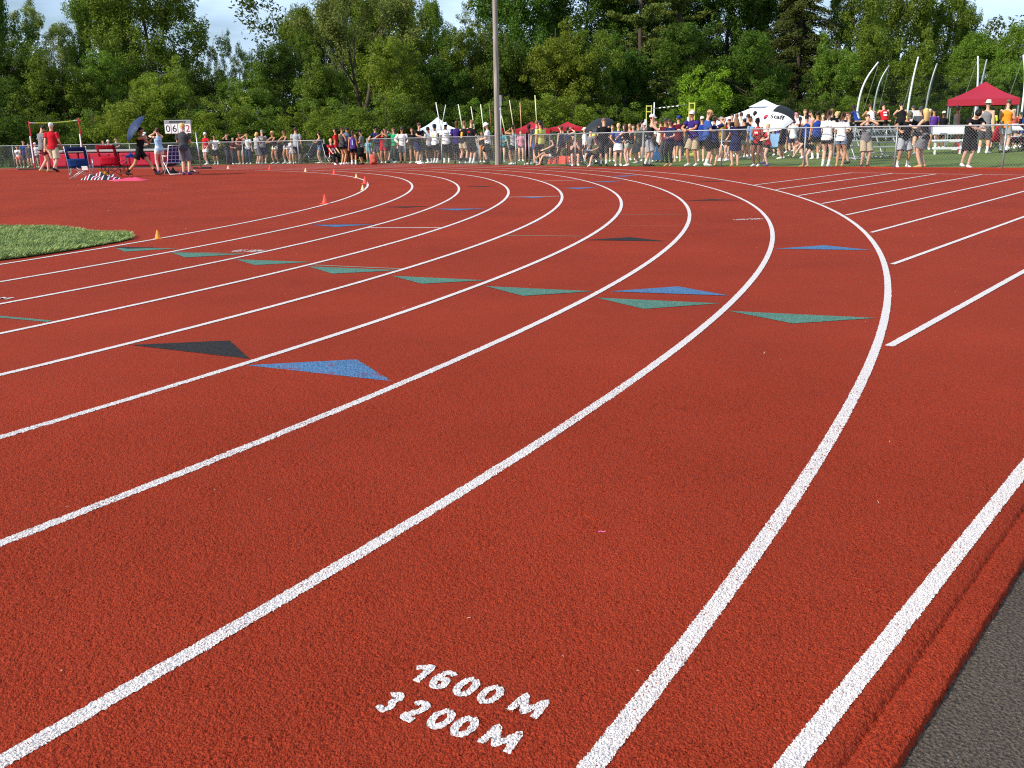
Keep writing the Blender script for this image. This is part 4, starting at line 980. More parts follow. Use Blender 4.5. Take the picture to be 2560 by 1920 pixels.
def get_garment(kind, pose, build):
    key = (kind, pose, build)
    if key in GARM: return GARM[key]
    me_, S, _ = get_body(pose, build); mb = MB(); seat = POSES[pose].get('seat'); f = build == 'f'
    low = -.02 if seat else -.085
    if kind in ('tee', 'long', 'polo', 'crop'):
        r = subring(torso_rings(S, build, low if kind != 'crop' else .08, .5, .018, .012)); r.append((S['neck'] - S['u'] * .012, .078, .072)); ring_tube(mb, r, S['r'], 18, False)
        sleeve(mb, S, .62 if kind != 'long' else 1.93, .006, .016 if kind != 'long' else 0)
        if kind == 'polo': mb.tube([S['neck'] - S['u'] * .02, S['neck'] + S['u'] * .025], [(.082, .076), (.074, .068)], 12, S['r'], False)
    elif kind in ('tank', 'singlet'):
        r = subring(torso_rings(S, build, low, .39, .014, .01)); a, b = r[-1][1], r[-1][2]
        r.append((S['pel'] + S['u'] * .43, a * .84, b * .95)); r.append((S['pel'] + S['u'] * .485, a * .62, .088)); r.append((S['pel'] + S['u'] * .505, .09 if kind == 'tank' else .098, .075)); ring_tube(mb, r, S['r'], 18, False)
    elif kind == 'dress':
        r = subring(torso_rings(S, build, -.03, .39, .016)); a, b = r[-1][1], r[-1][2]; r.append((S['pel'] + S['u'] * .485, a * .66, .088)); r.append((S['pel'] + S['u'] * .505, .09, .075))
        k = (S['legs'][0][1] + S['legs'][1][1]) / 2; r = [(lerp(S['pel'], k, .85), .24, .2), (lerp(S['pel'], k, .4), .21, .16)] + r; ring_tube(mb, r, S['r'], 18, False)
    elif kind == 'skirt':
        k = (S['legs'][0][1] + S['legs'][1][1]) / 2; r = subring([(lerp(S['pel'], k, .72), .225, .19), (lerp(S['pel'], k, .35), .205, .155)] + torso_rings(S, build, -.02, .12, .014)); ring_tube(mb, r, S['r'], 18, False)
    else:
        ring_tube(mb, subring(torso_rings(S, build, -.1, .1, .012)), S['r'], 16, True)
        upto, loose = {'short': (.33, .02), 'shorts': (.55, .025), 'long_shorts': (.9, .03), 'pants': (1.9, .014), 'leggings': (1.88, .004)}[kind]
        for hip, kn, an, yaw in S['legs']:
            if upto <= 1:
                P = [hip + S['u'] * .05, hip, lerp(hip, kn, upto * .5), lerp(hip, kn, upto)]; rr = [.07, .1, .094 + loose * .7, .086 + loose * (1.3 if upto > .5 else 1)]
            else:
                P = [hip + S['u'] * .05, hip, lerp(hip, kn, .5), lerp(kn, hip, .05), lerp(kn, an, .07), lerp(kn, an, .45), lerp(kn, an, upto - 1)]; rr = [.07, .099, .083 + loose, .064 + loose, .063 + loose, .06 + loose, .042 + loose * 1.6]
            mb.tube(P, rr, 12, S['r'], caps=False)
    wob(mb, .005 if kind not in ('leggings',) else .001, len(GARM)); me = mb.mesh(kind, True); GARM[key] = me; return me
def head_part(kind, pose, build):
    key = ('h', kind, pose, build)
    if key in GARM: return GARM[key]
    _, S, _ = get_body(pose, build); h, hu, hf, hr = S['head'], S['hu'], S['hf'], S['hr']; mb = MB()
    def T(z, a, b, o): return (h + hu * z + hf * o, a, b)
    def cap_shell(z0, grow, front):   # hair / cap dome from height z0 upward
        rows = [(z0, .077, .096, -.02 if not front else -.004), (z0 + .035, .082, .104, -.012 if not front else -.006), (.06, .079, .1, -.008), (.095, .062, .08, -.008), (.118, .035, .047, -.008), (.127, .008, .01, -.008)]
        mb.tube([h + hu * z + hf * o for z, a, b, o in rows], [(a + grow, b + grow) for z, a, b, o in rows], 14, hr)
    if kind in ('short', 'cropped'):
        rows = [(-.05, .05, .05, -.055), (-.015, .074, .076, -.03), (.03, .078, .09, -.017), (.065, .076, .098, -.008), (.1, .056, .075, -.006), (.122, .024, .03, -.006)]
        g = .004 if kind == 'short' else -.001; mb.tube([h + hu * z + hf * o for z, a, b, o in rows], [(a + g, b + g) for z, a, b, o in rows], 14, hr)
    elif kind == 'mop':
        rows = [(-.05, .06, .06, -.05), (-.01, .085, .088, -.024), (.04, .09, .108, -.006), (.08, .082, .103, -.003), (.115, .058, .07, -.004), (.14, .02, .03, -.006)]
        mb.tube([h + hu * z + hf * o for z, a, b, o in rows], [(a, b) for z, a, b, o in rows], 14, hr)
        for i in range(10):
            a = i * .63; mb.ball(h + hu * (.05 + .05 * math.sin(i * 2.1)) + hr * math.cos(a) * .07 - hf * abs(math.sin(a)) * .07, .035, 6, 5)
    else:
        rows = [(-.06, .058, .05, -.05), (-.015, .078, .078, -.028), (.03, .08, .093, -.015), (.065, .078, .1, -.008), (.1, .058, .078, -.006), (.124, .024, .03, -.006)]
        mb.tube([h + hu * z + hf * o for z, a, b, o in rows], [(a, b) for z, a, b, o in rows], 14, hr)
        b0 = h - hf * .085
        if kind == 'ponytail': mb.tube([b0 + hu * .06, b0 + hu * .05 - hf * .05, b0 - hu * .08 - hf * .055, b0 - hu * .2 - hf * .035, b0 - hu * .27 - hf * .03], [.018, .028, .034, .026, .006], 8)
        if kind == 'bun': mb.ball(b0 + hu * .075 - hf * .01, .045, 10, 7)
        if kind in ('long', 'bob'):
            L = -.3 if kind == 'long' else -.13
            mb.tube([h - hf * .035 + hu * .06, h - hf * .05 - hu * .02, h - hf * .06 + hu * -.1, h - hf * .075 + hu * L * .8, h - hf * .07 + hu * L], [(.078, .065), (.092, .06), (.1, .05), (.095 if kind == 'long' else .085, .038), (.05, .015)], 12, hr)
    mb_ = mb
    me = mb_.mesh('hair', True); GARM[key] = me; return me
def hat_part(kind, pose, build):
    key = ('hat', kind, pose, build)
    if key in GARM: return GARM[key]
    _, S, _ = get_body(pose, build); h, hu, hf, hr = S['head'], S['hu'], S['hf'], S['hr']; mb = MB()
    if kind in ('cap', 'capback', 'visor'):
        rows = [(.028, .08, .104, -.006), (.06, .084, .106, -.006), (.095, .074, .094, -.008), (.122, .05, .062, -.008), (.135, .015, .018, -.008)]
        if kind == 'visor': rows = rows[:2]
        mb.tube([h + hu * z + hf * o for z, a, b, o in rows], [(a, b) for z, a, b, o in rows], 14, hr, caps=kind != 'visor')
        g = hf if kind != 'capback' else -hf; c = h + hu * .034
        V = []; F = []
        for i in range(9):
            a = -1.15 + 2.3 * i / 8
            for q, dz in ((.086, .0), (.16, -.012)):
                p = c + hr * math.sin(a) * (q if q < .1 else .095) + g * math.cos(a) * (q * 1.08) + hu * (dz - (.02 * math.sin(a) ** 2 if q > .1 else 0)); V += [p, p + hu * .006]
        for i in range(8):
            o = i * 4; F += [(o, o + 4, o + 6, o + 2), (o + 1, o + 3, o + 7, o + 5), (o + 2, o + 6, o + 7, o + 3)]
        mb.add(V, F)
    elif kind == 'bucket':
        rows = [(-.0, .15, .165), (.05, .098, .115), (.055, .09, .108), (.11, .078, .09), (.14, .06, .07), (.145, .01, .012)]
        mb.tube([h + hu * z - hf * .006 for z, a, b in rows], [(a, b) for z, a, b in rows], 16, hr)
    elif kind == 'straw':
        rows = [(.045, .17, .19), (.038, .165, .185), (.052, .09, .108), (.1, .084, .1), (.15, .07, .088), (.155, .02, .02)]
        mb.tube([h + hu * z - hf * .006 for z, a, b in rows], [(a, b) for z, a, b in rows], 18, hr)
    me = mb.mesh(kind, True); GARM[key] = me; return me
def face_part(kind, pose, build):
    key = ('face', kind, pose, build)
    if key in GARM: return GARM[key]
    _, S, _ = get_body(pose, build); h, hu, hf, hr = S['head'], S['hu'], S['hf'], S['hr']; mb = MB()
    if kind == 'eyes':
        for s in (-1, 1): mb.ball(h + hr * s * .031 + hf * .082 + hu * .006, (.011, .009, .007), 8, 5)
    elif kind == 'mouth': mb.tube([h + hr * x * .026 + hf * (.094 - .012 * x * x) - hu * .062 for x in (-1, -.5, 0, .5, 1)], [.003, .006, .007, .006, .003], 6)
    elif kind == 'sunglasses':
        for s in (-1, 1): mb.ball(h + hr * s * .034 + hf * .088 + hu * .008, (.027, .014, .019), 10, 6); mb.tube([h + hr * s * .055 + hf * .085 + hu * .012, h + hr * s * .082 + hu * .012], .004, 5)
        mb.tube([h - hr * .02 + hf * .098 + hu * .014, h + hr * .02 + hf * .098 + hu * .014], .004, 5)
    me = mb.mesh(kind, True); GARM[key] = me; return me
def shoe_part(kind, pose, build, i):
    key = (kind, pose, build, i)
    if key in GARM: return GARM[key]
    _, S, _ = get_body(pose, build); hip, kn, an, yaw = S['legs'][i]; mb = MB(); t = np.array([math.sin(-yaw), math.cos(yaw), 0]); low = np.array([0, 0, -1.])
    if POSES[pose].get('seat') and an[2] > .2: t = unit(t * .4 + np.array([0, 0, .9])); low = unit(np.array([0, 1., -.5]))
    sd_ = np.cross(t, -low)
    if kind == 'shoe':
        mb.tube([an - t * .062 + low * .045, an - t * .04 + low * .03, an + t * .03 + low * .03, an + t * .1 + low * .05, an + t * .165 + low * .058, an + t * .2 + low * .066], [(.03, .032), (.042, .052), (.046, .052), (.05, .034), (.044, .026), (.02, .014)], 10, sd_)
    elif kind == 'sock':
        u = unit(kn - an); mb.tube([an + low * .03, an + u * .04, an + u * .09, an + u * .15], [.045, .043, .045, .052], 10, None, False)
    me = mb.mesh(kind, True); GARM[key] = me; return me
def print_part(pose, build, back, z0, z1, w):
    key = ('print', pose, build, back, z0, z1, w)
    if key in GARM: return GARM[key]
    _, S, _ = get_body(pose, build); V = []; F = []; n = 7; zs = np.linspace(z0, z1, 5)
    for z in zs:
        c, a, b = torso_rings(S, build, z, .5, .0255)[0]
        for i in range(n):
            x = (i / (n - 1) - .5) * 2 * w; y = b * math.sqrt(max(.05, 1 - (x / (a + .002)) ** 2)) + .004; V.append(c + S['r'] * x + S['f'] * y * (-1 if back else 1))
    for j in range(4):
        for i in range(n - 1): F.append((j * n + i, j * n + i + 1, (j + 1) * n + i + 1, (j + 1) * n + i))
    me = mesh_from('print', V, F, True); GARM[key] = me; return me
PAL = dict(white='ece9e6', black='1e1e20', grey='77777a', lgrey='a9abad', dgrey='47484b', red='b8202a', maroon='5e1c28', navy='23294e', blue='3a5594', lblue='6f97c9', royal='26408c', purple='3a2a6e', green='2f9a66',
  dgreen='3c4a3c', olive='55523c', khaki='b3a284', beige='c4b59a', yellow='d6d46c', gold='d9a83a', orange='e48a2a', teal='62b2ba', pink='d98aa0', mint='a4b8a8', denim='6f89a8', jeans='3a475c', brown='4a3024', coral='d4604e', tan='c9a06c', neon='d4e84a', camo='5e5c4c', sky='9dbbdc', violet='5a3a86', cream='e2dcc8')
SKIN = {'p': 'd9a58a', 'l': 'e2b49c', 't': 'c08a66', 'b': '7a4e38', 'd': '4c3024'}
HAIR = {'k': '1c1614', 'b': '4a3222', 'l': '7c5a3c', 'y': 'd0ad6c', 'g': '8d8a86', 'r': '5a2e20', 'w': 'cfc9bf'}
FACE = {'a': 0, 'c': 180, 'l': 90, 'r': -90, 'al': 40, 'ar': -40, 'cl': 140, 'cr': -140}
PEOPLE_N = 0
def person(x, top, foot, where, face, pose, build, look, topw, botw, feet, label, hat=None, extra=(), group='spectators along the fence', z=None, Y=None):
    """x, top, foot: image column, head row and foot row; where: 'f' just behind the fence, 'g' on the ground at the foot row, number = that distance"""
    global PEOPLE_N
    me, S, ptop = get_body(pose, build)
    if where == 'f':
        p = fence_pt(x); d = unit([p[0], p[1]]); PEOPLE_N += 1; k = .32 + .09 * (PEOPLE_N % 3); pp = np.array(p[:2]) + np.array(d) * k * 1.2; px_, py_ = atdepth(x, pp[1])[:2]
    elif where == 'g': px_, py_ = onground(x, foot)[:2]
    else: px_, py_ = atdepth(x, where)[:2]
    zz = float(gz(px_, py_)) if z is None else z
    need = height_for(px_, py_, top) - zz; hat_h = .02 if hat else .01
    s = float(np.clip(need / (ptop + hat_h), .62, 1.14))
    th = R(FACE.get(face, face) if isinstance(face, str) else face)
    e = empty('person', (px_, py_, zz), label, 'person', group, th, s)
    inst('body', me, skin(SKIN[look[0]]), e)
    def cl(c): return cloth(PAL[c])
    tk, tcx = topw.split(':'); bk, bcx = botw.split(':')
    nm = {'tee': 'shirt', 'long': 'hoodie', 'polo': 'polo_shirt', 'crop': 'top', 'tank': 'tank_top', 'singlet': 'singlet', 'dress': 'dress'}
    inst(nm[tk], get_garment(tk, pose, build), cl(tcx), e)
    nb_ = {'short': 'shorts', 'long_shorts': 'shorts'}
    if bk != 'none': inst(nb_.get(bk, bk), get_garment(bk, pose, build), cl(bcx), e)
    for i in (0, 1): inst('shoe', shoe_part('shoe', pose, build, i), plastic(PAL[feet.split(':')[0]], .7), e)
    if ':' in feet:
        for i in (0, 1): inst('sock', shoe_part('sock', pose, build, i), cl(feet.split(':')[1]), e)
    hs = {'s': 'short', 'c': 'cropped', 'm': 'mop', 'p': 'ponytail', 'b': 'bun', 'L': 'long', 'o': 'bob'}
    if look[1] != '0': inst('hair', head_part(hs[look[1]], pose, build), mat('hair', HAIR[look[2]], .55, .25, 30, .4, 60), e)
    if hat: hk, hc = hat.split(':'); inst({'cap': 'cap', 'capback': 'cap', 'visor': 'visor', 'bucket': 'bucket_hat', 'straw': 'straw_hat'}[hk], hat_part(hk, pose, build), cl(hc), e)
    if face in ('c', 'cl', 'cr', 'l', 'r') or not isinstance(face, str):
        inst('mouth', face_part('mouth', pose, build), skin('8a4a42'), e)
        if 'sun' in extra: inst('sunglasses', face_part('sunglasses', pose, build), plastic('101012', .25), e)
        else: inst('eyes', face_part('eyes', pose, build), plastic('201814', .3), e)
    for x_ in extra:
        if isinstance(x_, tuple): inst('shirt_print', print_part(pose, build, *x_[1:]), cl(x_[0]), e)
    return e
# ================================================================== FIELD GEAR
redp = plastic('b5182c', .45); whitep = plastic('e8e8e6', .5); blackp = plastic('1d1d1e', .6); steel = metal('b9bdc0', .35, .8)
def tubes(name, segs, r, m, parent, n=6):
    mb = MB()
    for s in segs: mb.tube(s, r, n)
    return mb.build(name, m, parent, True)
# --- high-jump stand: two red uprights on flat black feet, yellow-white bar
A = onground(89, 424); B = onground(213, 421); B = (B[0], A[1] + 1.2, B[2])
def hj_upright(p, top, label, red_top):
    e = empty('high_jump_upright', p, label, 'upright', 'high-jump uprights'); H = height_for(p[0], p[1], top) - p[2]
    mb = MB(); mb.box((-.15, 0, .03), (1.3, .16, .06)); mb.build('base', blackp, e, bevel=.01)
    mb = MB(); mb.box((0, 0, .03 + H * .5), (.055, .055, H - .06)); mb.build('post', redp, e, bevel=.008)
    mb = MB(); mb.box((-.02, -.05, .25 + H * .30), (.05, .045, H * .56)); mb.build('sleeve', whitep, e, bevel=.006)
    mb = MB(); mb.box((.07, -.03, H - .1), (.1, .05, .03)); mb.build('bar_support', redp, e); return H
HA = hj_upright(A, 303, 'left red high-jump upright on a flat black foot', 0)
B = atdepth(212, A[1] + 2.2)
HB = hj_upright(B, 296, 'right red high-jump upright behind the blue chair', 0)
P1 = np.array([A[0] + .04, A[1] - .02, A[2] + HA - .08]); P2 = np.array([B[0] - .04, B[1] - .02, B[2] + HB - .08])
def lp(t): return tuple(P1 + (P2 - P1) * t - np.array([0, 0, .05 * 4 * t * (1 - t)]))
e = empty('crossbar', tuple(P1), 'yellow and white high-jump crossbar between the red uprights', 'crossbar')
tubes('bar', [[tuple(np.array(lp(t)) - P1) for t in np.linspace(.1, .9, 9)]], .022, plastic('d8e04a', .4), e, 8)
for a, b in ((0, .1), (.9, 1)): tubes('bar_end', [[tuple(np.array(lp(a)) - P1), tuple(np.array(lp(b)) - P1)]], .0225, whitep, e, 8)
# --- landing mat
L = onground(103, 424); Rr = onground(402, 425); D0 = L[1] + .9
xl = atdepth(100, D0)[0]; xr = atdepth(400, D0)[0]; z0 = float(gz((xl + xr) / 2, D0)); Hm = height_for(xl, D0, 379) - z0
e = empty('landing_mat', ((xl + xr) / 2, D0 + 1.3, z0), 'big red high-jump landing mat with a grey top cover', 'mat'); W = xr - xl
matm = mat('vinyl', 'b01c36', .45, .15, 3, .35, 5, spec=.4)
mb = MB()
for i in range(3): mb.box(((i - 1) * W / 3, 0, .08 + (Hm - .16) / 2), (W / 3 - .03, 2.6, Hm - .16))
mb.build('foam_block', matm, e, bevel=.07)
mb = MB(); mb.box((0, 0, Hm - .03), (W + .06, 2.7, .09)); mb.build('top_cover', mat('cover', '9c9690', .8, .15, 6, .4, 10), e, bevel=.03)
mb = MB(); mb.box((0, 0, .04), (W - .1, 2.5, .08)); mb.build('pallet', blackp, e)
for i in range(6):
    mb = MB(); x = -W / 2 + W * (i + .5) / 6; mb.box((x, -1.318, Hm * .5), (.05, .012, Hm * .62)); mb.build('strap', mat('webbing', '7e1428', .8), e)
# --- performance board
p = atdepth(457, onground(467, 432)[1] + .8); e = empty('performance_board', p, 'grey performance board on a pole showing black digits and a red 2', 'scoreboard')
D = p[1]; zt = height_for(p[0], D, 300) - p[2]; zb = height_for(p[0], D, 335) - p[2]; wd = 65 / FPX * D; hb = zt - zb
mb = MB(); mb.box((0, 0, (zt + zb) / 2), (wd, .08, hb)); mb.build('housing', plastic('8d9092', .5), e, bevel=.02)
def flattext(txt, w_, h_, c, m, parent, name, shear=0., bold=.03):
    cu = bpy.data.curves.new('t', 'FONT'); cu.body = txt; cu.size = 1; cu.offset = bold; cu.shear = shear; cu.extrude = .01; o = bpy.data.objects.new('t', cu); COL.objects.link(o); bpy.context.view_layer.update()
    me = bpy.data.meshes.new_from_object(o.evaluated_get(bpy.context.evaluated_depsgraph_get())); bpy.data.objects.remove(o)
    v = np.array([q.co[:] for q in me.vertices]); lo = v.min(0); hi = v.max(0); u = (v - lo) / (hi - lo + 1e-9)
    out = np.stack([c[0] + (u[:, 0] - .5) * w_, c[1] - u[:, 2] * .004, c[2] + (u[:, 1] - .5) * h_], 1)
    me.vertices.foreach_set('co', out.astype(np.float32).ravel()); me.materials.clear(); me.materials.append(m); me.update(); o = bpy.data.objects.new(name, me); return link(o, parent)
for i, (ch, c) in enumerate((('0', '1a1a1a'), ('6', '1a1a1a'), ('.', '1a1a1a'), ('2', 'b3262e'))):
    cx = (-.375 + .25 * i) * wd * .98; mb = MB(); mb.box((cx, -.045, zb + hb * .38), (wd * .215, .012, hb * .66)); dp = mb.build('digit_panel', whitep, e)
    if ch != '.': flattext(ch, wd * .15, hb * .48, (cx, -.053, zb + hb * .4), plastic(c, .6), dp, 'digit', bold=.0)
flattext('PERFORMANCE', wd * .62, hb * .13, (0, -.043, zt - hb * .13), plastic('1a1a1a', .6), e, 'lettering', .35, .03)
mb = MB(); mb.tube([(0, .02, 0), (0, .02, zb + .02)], .035, 8); mb.build('pole', steel, e, True)
mb = MB(); mb.box((0, 0, .03), (.7, .5, .05)); mb.build('base', blackp, e, bevel=.01)
# --- silver upright on a black foot (right of the board)
p = onground(503, 422); e = empty('silver_upright', p, 'thin silver upright on a long flat black foot', 'upright'); H = height_for(p[0], p[1], 331) - p[2]
mb = MB(); mb.tube([(0, 0, 0), (-.09, 0, H)], .028, 8); mb.build('post', steel, e, True); mb = MB(); mb.box((.05, 0, .04), (.75, .22, .08)); mb.build('base', blackp, e, bevel=.01)
mb = MB(); mb.box((-.02, -.115, .045), (.14, .01, .035)); mb.build('sticker', plastic('a82a2a'), e)
# --- fabric camp chairs
def camp_chair(p, rot, cols, label, frame='2a2a2c', s=1., group='folding chairs at the high-jump area', window=True):
    e = empty('camp_chair', p, label, 'folding chair', group, rot, s); fm = metal(frame, .4, .6); c1, c2 = cols
    # sitter faces +y; seat height .42, back leaning to -y
    mb = MB(); V = []; F = []
    for i in range(7):
        for j in range(6):
            u = i / 6; v = j / 5; V.append((-.27 + .54 * u, -.22 + .46 * v, .43 + .06 * v - .07 * math.sin(math.pi * u) * (1 - .3 * v)))
    for i in range(6):
        for j in range(5): F.append((i * 6 + j, i * 6 + j + 1, i * 6 + j + 7, i * 6 + j + 6))
    o = mb.add(V, F).build('seat', cloth(c1), e, True); sm = o.modifiers.new('thick', 'SOLIDIFY'); sm.thickness = .012
    def backp(z0, z1, x0, x1, c, name):
        V = []; F = []
        for i in range(7):
            for j in range(5):
                u = x0 + (x1 - x0) * i / 6; z = z0 + (z1 - z0) * j / 4; V.append((u * (1 + .06 * (z - .45)), -.22 - .2 * (z - .42) / .5 - .06 * (1 - (u / .29) ** 2) * (.4 + .6 * (1 - (z - .42) / .5)), z))
        for i in range(6):
            for j in range(4): F.append((i * 5 + j, i * 5 + j + 1, i * 5 + j + 6, i * 5 + j + 5))
        b = MB().add(V, F).build(name, cloth(c), e, True); q = b.modifiers.new('thick', 'SOLIDIFY'); q.thickness = .012
    if window:
        backp(.36, .62, -.28, .28, c1, 'back_panel'); backp(.83, .95, -.28, .28, c2, 'head_panel')
        backp(.62, .83, -.28, -.21, c2, 'side_panel'); backp(.62, .83, .21, .28, c2, 'side_panel')
    else: backp(.36, .95, -.28, .28, c1, 'back_panel')
    for sx in (-1, 1):
        mb = MB(); mb.box((sx * .31, .02, .62), (.06, .46, .015)); mb.build('armrest', cloth(c2), e, bevel=.005)
        tubes('back_post', [[(sx * .29, -.2, .06), (sx * .285, -.23, .45), (sx * .295, -.43, .97)]], .011, fm, e); tubes('front_post', [[(sx * .31, .25, .02), (sx * .31, .23, .62)]], .011, fm, e)
        tubes('side_brace', [[(sx * .3, -.2, .05), (sx * .3, .24, .42)], [(sx * .3, .25, .05), (sx * .29, -.22, .42)]], .009, fm, e)
    for y in (-.2, .25): tubes('cross_brace', [[(-.3, y, .03), (.28, y, .42)], [(.3, y, .03), (-.28, y, .42)]], .009, fm, e)
    return e
camp_chair(onground(205, 449), R(12), ('1d3a70', '1a2550'), 'blue fabric camp chair with a mesh window, seen from behind', 'c2c4c6', 1.05)
camp_chair(onground(288, 442), R(-4), ('a8182c', '7c1422'), 'red fabric camp chair with a mesh window, seen from behind', '2a2a2c', 1.1)
mb = MB(); x, y, z = onground(231, 424); mb.box((0, 0, 0), (.18, .02, .12), 0, Matrix.Rotation(.2, 3, 'X')); q = onground(205, 449)
tag(mb.build('white_paper', whitep, None, False, (q[0] + .28, q[1] - .34, q[2] + .36), .005), 'white sheet of paper tucked at the blue chair side', 'paper')
# plaid folding lawn chair
p = onground(437, 436); e = empty('lawn_chair', p, 'white-framed folding lawn chair with blue plaid webbing', 'folding chair', 'folding chairs at the high-jump area', R(35), 1.0)
pm = bpy.data.materials.new('plaid'); pm.use_nodes = True; nt = pm.node_tree; n = nt.nodes; l = nt.links; b = n['Principled BSDF']; b.inputs['Roughness'].default_value = .8
tc = n.new('ShaderNodeTexCoord'); sx = n.new('ShaderNodeSeparateXYZ'); l.new(tc.outputs['Object'], sx.inputs[0]); acc = None
for ax in ('X', 'Z'):
    mo = n.new('ShaderNodeMath'); mo.operation = 'PINGPONG'; mo.inputs[1].default_value = .065; l.new(sx.outputs[ax], mo.inputs[0]); lt = n.new('ShaderNodeMath'); lt.operation = 'LESS_THAN'; lt.inputs[1].default_value = .013; l.new(mo.outputs[0], lt.inputs[0])
    if acc is None: acc = lt
    else: mxx = n.new('ShaderNodeMath'); mxx.operation = 'ADD'; mxx.use_clamp = True; l.new(acc.outputs[0], mxx.inputs[0]); l.new(lt.outputs[0], mxx.inputs[1]); acc = mxx
mx = n.new('ShaderNodeMix'); mx.data_type = 'RGBA'; mx.inputs['A'].default_value = (*lin('22347c'), 1); mx.inputs['B'].default_value = (*lin('b8c2e2'), 1); l.new(acc.outputs[0], mx.inputs['Factor']); l.new(mx.outputs['Result'], b.inputs['Base Color'])
def yb(z): return -.2 - .3 * (z - .4) / .55
mb = MB(); V = [(x, yb(z) + d, z) for d in (0, .012) for x in (-.24, .24) for z in (.42, .98)]; mb.add(V, [(0, 1, 3, 2), (4, 6, 7, 5), (0, 4, 5, 1), (2, 3, 7, 6), (1, 5, 7, 3), (0, 2, 6, 4)]); mb.build('back_webbing', pm, e)
mb = MB(); mb.box((0, .03, .4), (.48, .44, .012)); mb.build('seat_webbing', pm, e)
tubes('frame', [[(-.27, .3, .02), (-.27, -.2, .42), (-.27, yb(1.), 1.0), (.27, yb(1.), 1.), (.27, -.2, .42), (.27, .3, .02)], [(-.27, -.35, .02), (-.27, .26, .42), (.27, .26, .42), (.27, -.35, .02), (-.27, -.35, .02)]], .015, plastic('eceae6', .4), e)
for s in (-1, 1): mb = MB(); mb.box((s * .29, .03, .64), (.05, .5, .022)); mb.build('armrest', plastic('eceae6', .4), e, bevel=.006); tubes('arm_post', [[(s * .28, .26, .42), (s * .28, .24, .63)]], .013, plastic('eceae6', .4), e)
# --- loose things on the ground
def heap(name, px, py, w_, d_, h_, m, label, cat, seed, lumps=9):
    p = onground(px, py); r = np.random.default_rng(seed); n = 18; V = []; F = []
    cs = [(r.uniform(-.7, .7), r.uniform(-.7, .7), r.uniform(.3, .6), r.uniform(.3, 1)) for _ in range(lumps)]
    for i in range(n):
        for j in range(n):
            u = -1 + 2 * i / (n - 1); v = -1 + 2 * j / (n - 1); q = math.hypot(u, v); k = 1 if q < 1e-6 else max(abs(u), abs(v)) / q
            x = u * k * (1 + .16 * math.sin(5 * math.atan2(v, u) + seed)); y = v * k * (1 + .16 * math.sin(4 * math.atan2(v, u) + seed * 2)); hh = max(0, 1 - (u * u * k * k + v * v * k * k)) ** .5
            z = hh * .35 + sum(c[3] * .5 * math.exp(-((x - c[0]) ** 2 + (y - c[1]) ** 2) / (c[2] * .35) ** 2) for c in cs) * min(1, hh * 2)
            V.append((x * w_ / 2, y * d_ / 2, min(1.3, z) * h_ + .005))
    for i in range(n - 1):
        for j in range(n - 1): F.append((i * n + j, (i + 1) * n + j, (i + 1) * n + j + 1, i * n + j + 1))
    V += [(v[0], v[1], .002) for v in V[:n * n]]
    F += [tuple(n * n + q for q in reversed(f)) for f in F[:(n - 1) ** 2]]
    return tag(MB().add(V, F).build(name, m, None, True, p), label, cat)
stripe = bpy.data.materials.new('striped_cloth'); stripe.use_nodes = True; nt = stripe.node_tree; n = nt.nodes; l = nt.links
wv = n.new('ShaderNodeTexWave'); wv.inputs['Scale'].default_value = 1.2; wv.inputs['Distortion'].default_value = 3.5; tc = n.new('ShaderNodeTexCoord'); l.new(tc.outputs['Object'], wv.inputs['Vector'])
rp = n.new('ShaderNodeValToRGB'); rp.color_ramp.interpolation = 'CONSTANT'; els = rp.color_ramp.elements; els[0].color = (*lin('1d1f2e'), 1); els[1].position = .35; els[1].color = (*lin('e6e2e4'), 1); q = els.new(.7); q.color = (*lin('8c2038'), 1)
l.new(wv.outputs['Fac'], rp.inputs['Fac']); l.new(rp.outputs['Color'], n['Principled BSDF'].inputs['Base Color']); n['Principled BSDF'].inputs['Roughness'].default_value = .9
heap('clothes_pile', 256, 449, 1.15, .8, .27, stripe, 'heap of striped red, white and navy clothes between the two camp chairs', 'clothes', 3)
heap('pink_towel', 322, 452, 1.1, .6, .13, cloth('cf4a66'), 'crumpled bright pink towel on the red ground', 'towel', 5)
heap('yellow_bag', 258, 438, .35, .3, .26, cloth('b8862a'), 'mustard yellow bag between the camp chairs', 'bag', 8, 4)
heap('black_bag', 425, 434, .55, .4, .32, cloth('1b1b1e'), 'black duffel bag under the plaid lawn chair', 'bag', 9, 5)
heap('black_case', 488, 433, .34, .25, .07, cloth('222226'), 'small black case right of the person in grey polo', 'case', 12, 3)
heap('white_cloth', 480, 429, .28, .2, .12, cloth('dcdad6'), 'white cloth lying by the silver upright foot', 'cloth', 13, 3)
heap('blue_bundle', 333, 395, .3, .25, .3, cloth('2b3c80'), 'blue bundle', 'bundle', 15, 3)
o = bpy.data.objects['blue_bundle']; q = onground(351, 441); o.location = (q[0] - .22, q[1] - .1, q[2] + .62); tag(o, 'blue jacket bundle held at the hip of the striding man', 'jacket')
def backpack(px, Y, zoff, m, label, s=1., rot=0.):
    p = atdepth(px, Y); e = empty('backpack', (p[0], p[1], p[2] + zoff), label, 'backpack', None, rot, s)
    mb = MB(); mb.tube([(0, 0, 0), (0, 0, .06), (0, .0, .3), (0, 0, .42), (0, .02, .47)], [(.13, .07), (.17, .1), (.16, .1), (.13, .08), (.06, .04)], 12, (1, 0, 0)); mb.build('body', m, e, True)
    mb = MB(); mb.tube([(0, -.1, .06), (0, -.11, .12), (0, -.1, .24)], [(.1, .03), (.12, .045), (.1, .03)], 10, (1, 0, 0)); mb.build('pocket', m, e, True)
    for sx in (-1, 1): tubes('strap', [[(sx * .08, .08, .42), (sx * .1, .14, .3), (sx * .1, .1, .1)]], .018, m, e)
